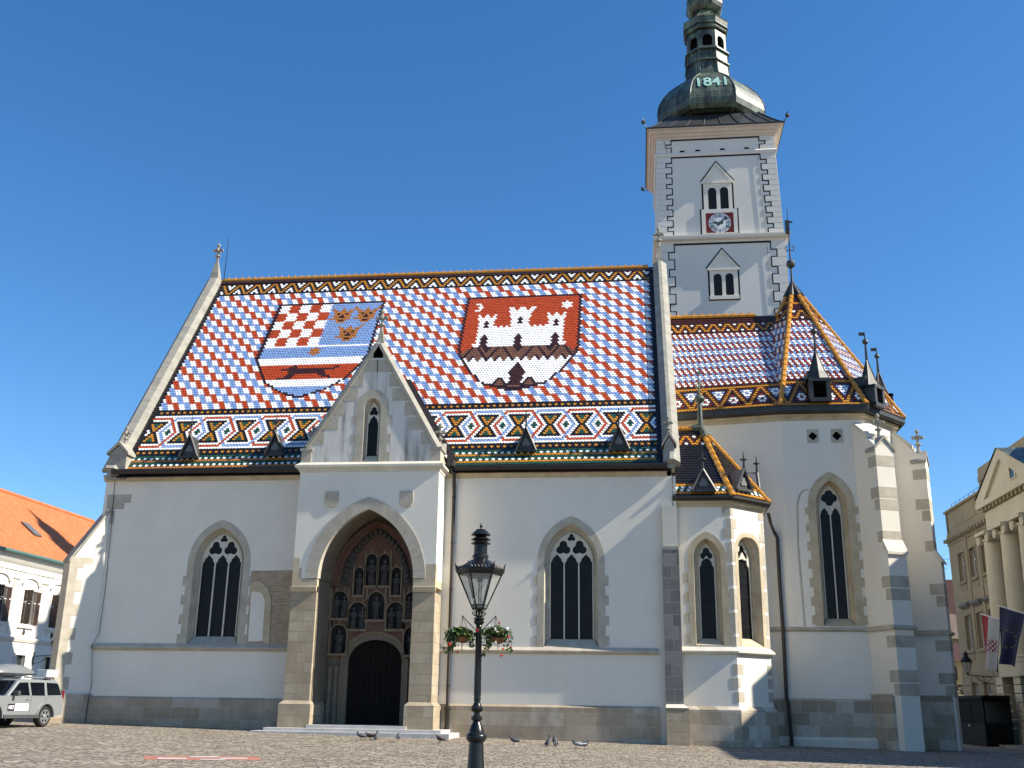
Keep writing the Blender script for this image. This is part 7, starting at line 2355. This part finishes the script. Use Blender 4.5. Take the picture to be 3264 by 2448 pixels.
b.lathe([(lr(132), lz(430)), (lr(146), lz(424)), (lr(158), lz(410)), (lr(160), lz(400)), (lr(150), lz(392)), (lr(140), lz(385)), (lr(60), lz(330)), (lr(48), lz(326)), (lr(48), lz(318)), (lr(54), lz(312)), (lr(50), lz(300)), (lr(44), lz(296)), (lr(42), lz(232))], LXc, LY, 6, .2)
b.lathe([(lr(48), lz(326)), (lr(50), lz(314)), (lr(46), lz(300)), (lr(42), lz(296)), (lr(42), lz(205))], LXc, LY, 16)
for zc, dz in ((226, 18), (200, 18), (170, 34)):
    b.lathe([(lr(40), lz(zc + 10)), (lr(64), lz(zc + 3)), (lr(65), lz(zc)), (lr(30), lz(zc - dz))], LXc, LY, 24)
b.lathe([(lr(22), lz(146)), (lr(6), lz(132)), (lr(5), lz(126)), (lr(10), lz(118)), (lr(8), lz(106)), (lr(4), lz(98)), (lr(2), lz(90))], LXc, LY, 10)
for k in range(6):                                        # pierced crest and horns
    q0_, q1_ = hexr(lr(155))[k], hexr(lr(155))[(k + 1) % 6]
    for i in range(7):
        f = (i + .5) / 7; c_ = Vector((q0_[0] + (q1_[0] - q0_[0]) * f, q0_[1] + (q1_[1] - q0_[1]) * f, lz(388))); d_ = Vector((q1_[0] - q0_[0], q1_[1] - q0_[1], 0)) / 14
        b.face([c_ - d_, c_ + d_, c_ + d_ * .5 + Vector((0, 0, lr(20)))])
        b.tube([c_ - d_ * .8, c_ + Vector((0, 0, lr(12))), c_ + d_ * .8], lr(3), 5)
    d_ = Vector((q0_[0] - LXc, q0_[1] - LY, 0)).normalized(); c_ = Vector((q0_[0], q0_[1], lz(395)))
    b.tube([c_, c_ + d_ * lr(2) + Vector((0, 0, lr(22))), c_ + d_ * lr(12) + Vector((0, 0, lr(44)))], [lr(8), lr(6), lr(2)], 6)
b.build('lantern_roof', M['iron'], lamp, smooth=True)
b = MB()
for k in range(3):
    a = k * 2.1; b.tube([(LXc + lr(9) * cos(a), LY + lr(9) * sin(a), lz(640)), (LXc + lr(9) * cos(a), LY + lr(9) * sin(a), lz(440))], lr(3.5), 6)
b.tube([(LXc + lr(20) * sin(q * 2), LY + lr(8) * cos(q * 2), lz(630 - q * 34)) for q in lin(0, 4, 14)], lr(2), 5)
b.lathe([(lr(70), lz(428)), (lr(90), lz(438)), (lr(80), lz(445)), (lr(20), lz(450)), (lr(18), lz(470))], LXc, LY, 14)
b.build('gas_burner', M['iron'], lamp, smooth=True)
b = MB()
for sx in (-1, 1):
    b.tube([(LXc + sx * lr(14), LY, lz(785)), (LXc + sx * lr(108), LY, lz(690))], lr(3), 6); b.ball((LXc + sx * lr(108), LY, lz(690)), lr(5), 6)
b.tube([(LXc, LY, lz(800)), (LXc, LY, lz(770))], lr(20), 12)
b.build('basket_arm', M['iron'], lamp, smooth=True)

# hanging baskets
LEAF = mottled('basket_leaf', (.045, .085, .015), (.11, .17, .035), 30, .6, 0)
LEAF2 = mottled('dark_basket_leaf', (.016, .035, .010), (.04, .07, .02), 30, .6, 0)
REDF, WHF = plain('red_petal', (.55, .02, .012), .7), plain('white_petal', (.75, .75, .72), .7)
COIR = mottled('coir_basket', (.12, .055, .022), (.24, .12, .05), 14, .95, .6, .02, 40)
def basket(label, cx_, cy_, seed, mostly_white, boxw):
    rnd = random.Random(seed); p = PY('L', cx_, cy_, LY)
    t = thing('hanging_basket', label, 'flower basket', p, 'flower baskets on the lamp')
    b = MB(); r = lr(50)
    b.lathe([(.02, -r * .78), (r * .55, -r * .66), (r * .85, -r * .36), (r, 0), (r * .9, .0), (r * .8, -r * .3)], p.x, p.y, 18, 0, p.z); b.build('basket', COIR, t, smooth=True)
    b = MB(); top = Vector((LXc + (-1 if cx_ < 290 else 1) * lr(108), LY, lz(692)))
    for k in range(3):
        a = k * 2.09 + .5; b.tube([(p.x + r * cos(a), p.y + r * sin(a), p.z), top], .004, 4)
    b.build('chain', M['iron'], t)
    lv = MB(); fl = MB()
    x0, x1, y0, y1 = boxw
    hx = lr((x1 - x0) / 2); 
    for i in range(780):
        u_ = rnd.gauss(0, .42); v_ = rnd.gauss(0, .36); w_ = rnd.random()
        x = max(-1.05, min(1.05, u_)) * hx + lr((x0 + x1) / 2 - cx_); y = max(-1, min(1, v_)) * hx * .7
        drop = lr((y1 - y0)) * (w_ ** 1.6) * (.25 + .75 * min(1, abs(x) / hx))
        if abs(x - 0) < r * .8 and drop > lr(52): continue
        z = lz(y0 + 14 + 26 * rnd.random() + 22 * abs(u_)) - drop * .85
        c = Vector((p.x + x, p.y + y, z)); L = rnd.uniform(.03, .065)
        d = Vector((rnd.gauss(0, 1), rnd.gauss(0, 1), rnd.gauss(-.2, .8))).normalized(); s = d.cross(Vector((rnd.gauss(0, 1), rnd.gauss(0, 1), rnd.gauss(0, 1)))).normalized() * L * .42
        lv.add([c - d * L, c + s, c + d * L, c - s], [(0, 1, 2, 3)], 0 if rnd.random() < .6 else 1)
    for i in range(34):                                   # trailing stems
        x = rnd.uniform(-1, 1) * hx + lr((x0 + x1) / 2 - cx_); y = rnd.uniform(-.5, .5) * hx; z = lz(y0 + rnd.uniform(20, 60)); 
        pts = [Vector((p.x + x * .6, p.y + y * .6, z)), Vector((p.x + x, p.y + y, z - .03)), Vector((p.x + x * 1.15, p.y + y * 1.1, z - lr(rnd.uniform(20, y1 - y0 - 55))))]
        lv.tube(pts, .004, 4, 1)
        for q in range(5):
            c = pts[1].lerp(pts[2], q / 5) + Vector((rnd.uniform(-.02, .02),) * 3); d = Vector((rnd.gauss(0, 1), rnd.gauss(0, 1), -.3)).normalized(); s = d.cross(Vector((0, 0, 1))).normalized() * .014; lv.add([c, c + d * .03 + s, c + d * .06, c + d * .03 - s], [(0, 1, 2, 3)], q % 2)
    lv.build('foliage', [LEAF, LEAF2], t, recalc=False)
    spots = FLOW[0] if cx_ < 290 else FLOW[1]
    rf_, wf_ = MB(), MB()
    for x, y, cc, s in spots:
        b_ = rf_ if cc == 'R' else wf_; c = PY('L', x, y, LY - rnd.uniform(.1, .25))
        for q in range(16):
            d = Vector((rnd.gauss(0, 1), rnd.gauss(-.3, 1), rnd.gauss(0, 1))).normalized(); cc_ = c + d * lr(s) * rnd.uniform(.3, 1); n1 = Vector((rnd.gauss(0, 1), rnd.gauss(0, 1), rnd.gauss(0, 1))).normalized() * lr(s) * .38; n2 = n1.cross(d).normalized() * lr(s) * .38
            b_.add([cc_ - n1, cc_ - n2, cc_ + n1, cc_ + n2], [(0, 1, 2, 3)])
    if rf_.v: rf_.build('red_flower', REDF, t, recalc=False)
    if wf_.v: wf_.build('white_flower', WHF, t, recalc=False)


FLOW = ([(107, 867, 'R', 11), (156, 918, 'R', 11), (72, 770, 'R', 5), (284, 782, 'R', 12), (128, 778, 'W', 4)],
        [(423, 735, 'R', 11), (484, 820, 'R', 10), (496, 886, 'R', 9), (440, 942, 'R', 12), (447, 900, 'R', 9), (345, 880, 'R', 6), (362, 745, 'W', 11), (400, 772, 'W', 12), (478, 772, 'W', 13), (400, 858, 'W', 12), (470, 765, 'W', 9), (410, 788, 'W', 8), (380, 752, 'W', 8), (455, 790, 'R', 5)])
basket('hanging basket of mostly green leaves with a few red flowers, left of the lamp post', 193, 822, 3, False, (75, 262, 745, 920))
basket('hanging basket full of white and red flowers, right of the lamp post', 415, 828, 5, True, (312, 500, 740, 930))

# ------------------------------------------------------------------ parked car with a roof box
def car():
    cx, ra = -17.45, -4.72; g = gz(-17, -6)
    t = thing('parked_car', 'silver off-road car with a grey roof box parked at the corner of the church', 'car', (cx, ra - 1.4, g))
    SIL = plain('silver_car_paint', (.27, .285, .29), .35, .35, .5); DG = plain('tinted_car_glass', (.004, .005, .008), .1, 0, .3); RUB = plain('tyre_rubber', (.012, .012, .013), .8)
    TRIM = plain('grey_plastic', (.05, .052, .055), .6); RIM = plain('alloy_rim', (.55, .56, .58), .3, .8); BOX = plain('grey_box_plastic', (.15, .16, .165), .3)
    Ws = Wall(cx, ra, radians(-90))                    # a runs forward (towards -y); n = -x
    wb = 2.85; R_ = .385
    def arcp(c, r, a0, a1, n=10): return [(c + r * cos(q), R_ + r * sin(q)) for q in lin(a0, a1, n)]
    low = [(-.98, .45), (-.50, .38)] + arcp(0, .47, pi, 0) + [(.5, .34), (wb - .5, .34)] + arcp(wb, .47, pi, 0) + [(wb + .55, .34), (wb + .86, .42), (wb + .88, .70), (wb + .82, .98), (wb - .25, 1.12), (wb - .55, 1.10), (-.9, 1.10), (-1.0, .95)]
    b = MB()
    pts = [(a, z + g) for a, z in low]
    b.prism(Ws, pts, -.92, .92)
    body = b.build('body', SIL, t, bevel=.05)
    b = MB(); top = [(wb - .62, 1.09), (1.52, 1.66), (1.25, 1.72), (-.62, 1.70), (-.78, 1.62), (-.98, 1.09)]
    hwf = lambda z: .90 - (z - 1.09) * .26
    n = len(top); V_ = [Ws.P(a, z + g, s_ * hwf(z)) for s_ in (-1, 1) for a, z in top]
    b.add(V_, [tuple(range(n)), tuple(range(n, 2 * n))] + [(i, (i + 1) % n, n + (i + 1) % n, n + i) for i in range(n)]); b.build('cabin', SIL, t, bevel=.045)
    def side(poly, s_, e=.012): return [Ws.P(a, z + g, s_ * (hwf(z) + e)) for a, z in poly]
    wnd = [[(.98, 1.14), (2.05, 1.14), (1.98, 1.20), (1.50, 1.58), (1.02, 1.60)], [(.12, 1.14), (.86, 1.14), (.90, 1.60), (.10, 1.61)], [(-.86, 1.17), (-.04, 1.15), (-.04, 1.61), (-.62, 1.60), (-.72, 1.55)]]
    for s_ in (-1, 1):
        for pl in wnd:
            b = MB(); b.face(side(pl, s_)); b.build('side_window', DG, t)
    b = MB(); b.face([Ws.P(wb - .66, 1.14 + g, -.80), Ws.P(wb - .66, 1.14 + g, .80), Ws.P(1.60, 1.64 + g, .70), Ws.P(1.60, 1.64 + g, -.70)]); 
    for v in b.v: v += Vector((0, -.012, .02))
    b.build('windscreen', DG, t)
    b = MB(); b.face([Ws.P(-.985, 1.2 + g, -.76), Ws.P(-.985, 1.2 + g, .76), Ws.P(-.86, 1.6 + g, .68), Ws.P(-.86, 1.6 + g, -.68)]); 
    for v in b.v: v += Vector((0, .03, 0))
    b.build('rear_window', DG, t)
    for s_ in (-1, 1):
        for c in (0, wb):
            p = Ws.P(c, g + R_, s_ * .80)
            b = MB(); prof = [(.20, -.12), (.34, -.13), (R_ - .02, -.10), (R_, -.05), (R_, .05), (R_ - .02, .10), (.34, .13), (.22, .12)]
            for i in range(len(prof)):
                pass
            k = len(b.v); m = 22
            for r_, d_ in prof:
                for j in range(m):
                    q = 2 * pi * j / m; b.v.append(p + Ws.n * d_ + Ws.e * r_ * cos(q) + Vector((0, 0, r_ * sin(q))))
            for i in range(len(prof) - 1):
                for j in range(m):
                    b.f.append([k + i * m + j, k + i * m + (j + 1) % m, k + (i + 1) * m + (j + 1) % m, k + (i + 1) * m + j]); b.m.append(0)
            wo = b.build('wheel', RUB, t, smooth=True)
            Wf = Wall(0, 0, 0); Wf.o = Vector((p.x, p.y, 0)); Wf.e = Ws.e; Wf.n = Ws.n * s_
            b = MB(); b.prism(Wf, circ(0, p.z, .255, 24), .06, .125, 0, [circ(.17 * cos(q), p.z + .17 * sin(q), .055, 10) for q in lin(0, 2 * pi * 5 / 6, 6)]); b.prism(Wf, circ(0, p.z, .06, 12), .12, .14)
            b.build('rim', RIM, wo)
            b = MB(); o1 = [(c_, z_ + g) for c_, z_ in arcp(c, .53, pi * 1.02, -.02 * pi, 12)]; i1 = [(c_, z_ + g) for c_, z_ in arcp(c, .46, pi * 1.02, -.02 * pi, 12)]
            b.ring(Ws, o1, s_ * .92, o1, s_ * .965); b.ring(Ws, o1, s_ * .965, i1, s_ * .965); b.ring(Ws, i1, s_ * .965, i1, s_ * .80); b.build('wheel_arch', SIL, t)
        b = MB(); b.wbox(Ws, .45, wb - .5, g + .34, g + .46, s_ * .85, s_ * 1.0); b.build('side_step', TRIM, t)
        b = MB(); c = Ws.P(1.88, g + 1.20, s_ * 1.04); b.obox(c, Ws.e * .07, Ws.n * .12, Vector((0, 0, .09))); b.build('mirror', TRIM, t, bevel=.03)
        b = MB(); b.wbox(Ws, 1.02, 1.22, g + .98, g + 1.02, s_ * .92, s_ * .95); b.build('door_handle', RIM, t)
        b = MB(); b.wbox(Ws, -1.0, -.9, g + .8, g + 1.35, s_ * .80, s_ * .91); b.build('tail_lamp', plain('tail_lamp_red', (.16, .01, .01), .3), t)
        b = MB(); 
        for a in (.92, .06):
            b.wbox(Ws, a - .006, a + .006, g + .48, g + 1.10, s_ * .9, s_ * .923)
        b.build('door_gap', TRIM, t)
        b = MB(); b.tube([Ws.P(-.55, g + 1.70, s_ * .62), Ws.P(-.45, g + 1.79, s_ * .62), Ws.P(1.15, g + 1.79, s_ * .62), Ws.P(1.25, g + 1.70, s_ * .62)], .025, 6); b.build('roof_rail', RIM, t)
        b = MB(); b.wbox(Ws, wb + .62, wb + .88, g + .72, g + .92, s_ * .55, s_ * .90); b.build('headlight', RIM, t)
    b = MB()
    for a in (-.1, .9): b.tube([Ws.P(a, g + 1.80, -.68), Ws.P(a, g + 1.80, .68)], .03, 6)
    b.build('roof_bar', RIM, t)
    # streamlined roof box
    b = MB(); sec = [(-.35, .06, .02), (-.15, .34, .16), (.3, .42, .30), (.9, .44, .34), (1.5, .42, .28), (1.95, .30, .16), (2.15, .08, .04)]
    k = 0; q = 14
    for a, hw, h in sec:
        for j in range(q):
            an = 2 * pi * j / q; zz = .0 + (sin(an) if sin(an) > 0 else sin(an) * .35) * h
            b.v.append(Ws.P(a, g + 1.93 + zz, .20 + cos(an) * hw))
    for i in range(len(sec) - 1):
        for j in range(q):
            b.f.append([i * q + j, i * q + (j + 1) % q, (i + 1) * q + (j + 1) % q, (i + 1) * q + j]); b.m.append(0)
    b.f.append(list(range(q))); b.m.append(0); b.f.append(list(range((len(sec) - 1) * q, len(sec) * q))); b.m.append(0)
    b.build('roof_box', BOX, t, smooth=True)
    b = MB(); b.wbox(Ws, -.72, -.05, g + 1.82, g + 2.06, -.72, -.30); b.wbox(Ws, -.74, -.03, g + 2.06, g + 2.09, -.74, -.28); b.build('roof_case', plain('white_case', (.62, .64, .62), .5), t, bevel=.02)
    # door sign: black square with white letters, white panel beside it
    Wd_ = Wall(0, 0, 0); Wd_.o = Vector((cx + .923, ra, 0)); Wd_.e = Vector((0, 1, 0)); Wd_.n = Vector((1, 0, 0))
    b = MB(); b.wbox(Wd_, -2.12, -1.76, g + .60, g + .84, 0, .012); s1 = b.build('door_sign', plain('sign_black', (.012, .012, .03), .5), t)
    b = MB(); b.wbox(Wd_, -1.755, -1.02, g + .60, g + .84, 0, .012); b.build('door_panel_sign', plain('sign_white', (.85, .85, .82), .5), t)
    cu = bpy.data.curves.new('letters', 'FONT'); cu.body = 'HRT'; cu.size = .17; cu.extrude = .003; cu.offset = .004
    to = bpy.data.objects.new('letters', cu); SC.collection.objects.link(to); bpy.context.view_layer.update()
    me = bpy.data.meshes.new_from_object(to.evaluated_get(bpy.context.evaluated_depsgraph_get())); bpy.data.objects.remove(to)
    off = ORG[t.name]
    xs = [v.co.x for v in me.vertices]; w_ = max(xs) - min(xs)
    for v in me.vertices:
        v.co = Wd_.P(-2.09 + (v.co.x - min(xs)) * .29 / w_, g + .66 + v.co.y, .016 + v.co.z) - off
    me.materials.clear(); me.materials.append(plain('sign_letter_white', (.85, .85, .85), .5)); lo = bpy.data.objects.new('letters', me); SC.collection.objects.link(lo); lo.parent = s1; ORG[lo.name] = off
    b = MB(); b.wbox(Wd_, -1.80, -1.775, g + .62, g + .645, .012, .018); b.build('red_dot', plain('sign_red', (.5, .02, .02), .5), s1)


car()
_c = bpy.data.objects['parked_car']; _k = Vector((-16.55, -4.72, gz(-17, -6))); _m = Matrix.Rotation(radians(-7), 4, 'Z') @ Matrix.Scale(1.04, 4)
_c.matrix_world = Matrix.Translation(_k) @ _m @ Matrix.Translation(_c.location - _k)

# ------------------------------------------------------------------ pigeons
def pigeon_mesh(dark, wing):
    b = MB()
    def ellip(c, ax, r1, r2, n=9, m=7, mi=0):
        """ellipsoid along ax"""
        ax = Vector(ax).normalized(); s = ax.cross(Vector((0, 1, 0)) if abs(ax.y) < .9 else Vector((1, 0, 0))).normalized(); u_ = ax.cross(s); k = len(b.v)
        for i in range(m + 1):
            q = pi * i / m
            for j in range(n):
                a = 2 * pi * j / n; b.v.append(Vector(c) - ax * r1 * cos(q) + (s * cos(a) + u_ * sin(a)) * max(.002, r2 * sin(q)))
        for i in range(m):
            for j in range(n):
                b.f.append([k + i * n + j, k + i * n + (j + 1) % n, k + (i + 1) * n + (j + 1) % n, k + (i + 1) * n + j]); b.m.append(mi)
    # body from tail to breast as one tube, neck and head continue it
    path = [(-.19, 0, .095), (-.12, 0, .105), (-.06, 0, .125), (.0, 0, .145), (.06, 0, .155), (.095, 0, .175), (.11, 0, .205), (.12, 0, .235), (.135, 0, .25), (.15, 0, .25)]
    b.tube(path, [.018, .03, .055, .07, .066, .048, .033, .030, .028, .012], 10, 0)
    b.tube([(.15, 0, .248), (.178, 0, .243)], [.009, .002], 6, 2)
    b.face([(-.19, -.03, .10), (-.27, -.04, .085), (-.27, .04, .085), (-.19, .03, .10)], 1)
    b.face([(-.19, -.03, .092), (-.27, -.04, .08), (-.27, .04, .08), (-.19, .03, .092)], 1)
    for sy in (-1, 1):
        ellip((-.04, sy * .055, .14), (1, sy * -.05, .12), .13, .03, 8, 6, 1)
        b.tube([(.01, sy * .025, .09), (.012, sy * .028, .0)], .006, 5, 2); b.tube([(.012, sy * .028, .004), (.05, sy * .03, .002)], .005, 4, 2)
        b.ball((.135, sy * .024, .253), .006, 6, 2)
    me = b.build('pigeon', [dark, wing, PINK], None, smooth=True)
    return me


PINK = plain('pigeon_legs', (.20, .07, .05), .7)
PD_, PW_ = mottled('pigeon_slate', (.045, .048, .055), (.08, .085, .095), 30, .7, 0), mottled('pigeon_wing_grey', (.06, .062, .07), (.11, .115, .125), 40, .7, 0)
PB_ = mottled('pigeon_brown', (.06, .04, .032), (.10, .07, .055), 30, .7, 0); PWW = mottled('pigeon_white_wing', (.35, .36, .38), (.60, .60, .62), 40, .7, 0)
base = {'slate': pigeon_mesh(PD_, PW_), 'brown': pigeon_mesh(PB_, PB_), 'white': pigeon_mesh(PD_, PWW)}
used = set()
PIG = [(137, 130, 'slate', 200, 'grey pigeon below the left half of the porch steps, leftmost of the flock'),
       (222, 130, 'brown', 170, 'brownish pigeon pecking second from the left below the porch steps'),
       (275, 132, 'slate', 80, 'dark pigeon seen from behind beside the brownish pecking pigeon'),
       (455, 145, 'slate', 100, 'lone grey pigeon below the middle of the porch steps'),
       (818, 160, 'brown', 160, 'dark brown pigeon at the right end of the porch steps'),
       (1455, 172, 'slate', 165, 'dark slate pigeon walking alone just right of the lamp post'),
       (1762, 185, 'slate', 60, 'upright black pigeon with a smaller one at its feet'),
       (1800, 184, 'slate', 110, 'small pale grey pigeon beside the upright black pigeon'),
       (1990, 200, 'white', 170, 'white winged pigeon, left one of the pair at the shadow edge'),
       (2055, 208, 'white', 5, 'white winged pigeon, right one of the pair at the shadow edge')]
for x, y, kind, rz, lab in PIG:
    u, v = 1100 + x * .3707, 2310 + y * .3707
    p = PZ('o', u, v, .3)
    for _ in range(3):
        p = PZ('o', u, v, gz(p.x, p.y))
    src = base[kind]
    o = src if kind not in used else src.copy()
    if kind in used:
        SC.collection.objects.link(o)
    used.add(kind)
    o.location = (p.x, p.y, gz(p.x, p.y) + .002); o.rotation_euler = (0, radians(-28) if 'upright' in lab or 'behind' in lab else radians(12) if 'peck' in lab else 0, radians(rz))
    s = 1.3 if 'upright' in lab else .85 if 'small' in lab else 1.15
    o.scale = (s, s, s); o['label'] = lab; o['category'] = 'pigeon'; o['group'] = 'pigeons on the cobbles'
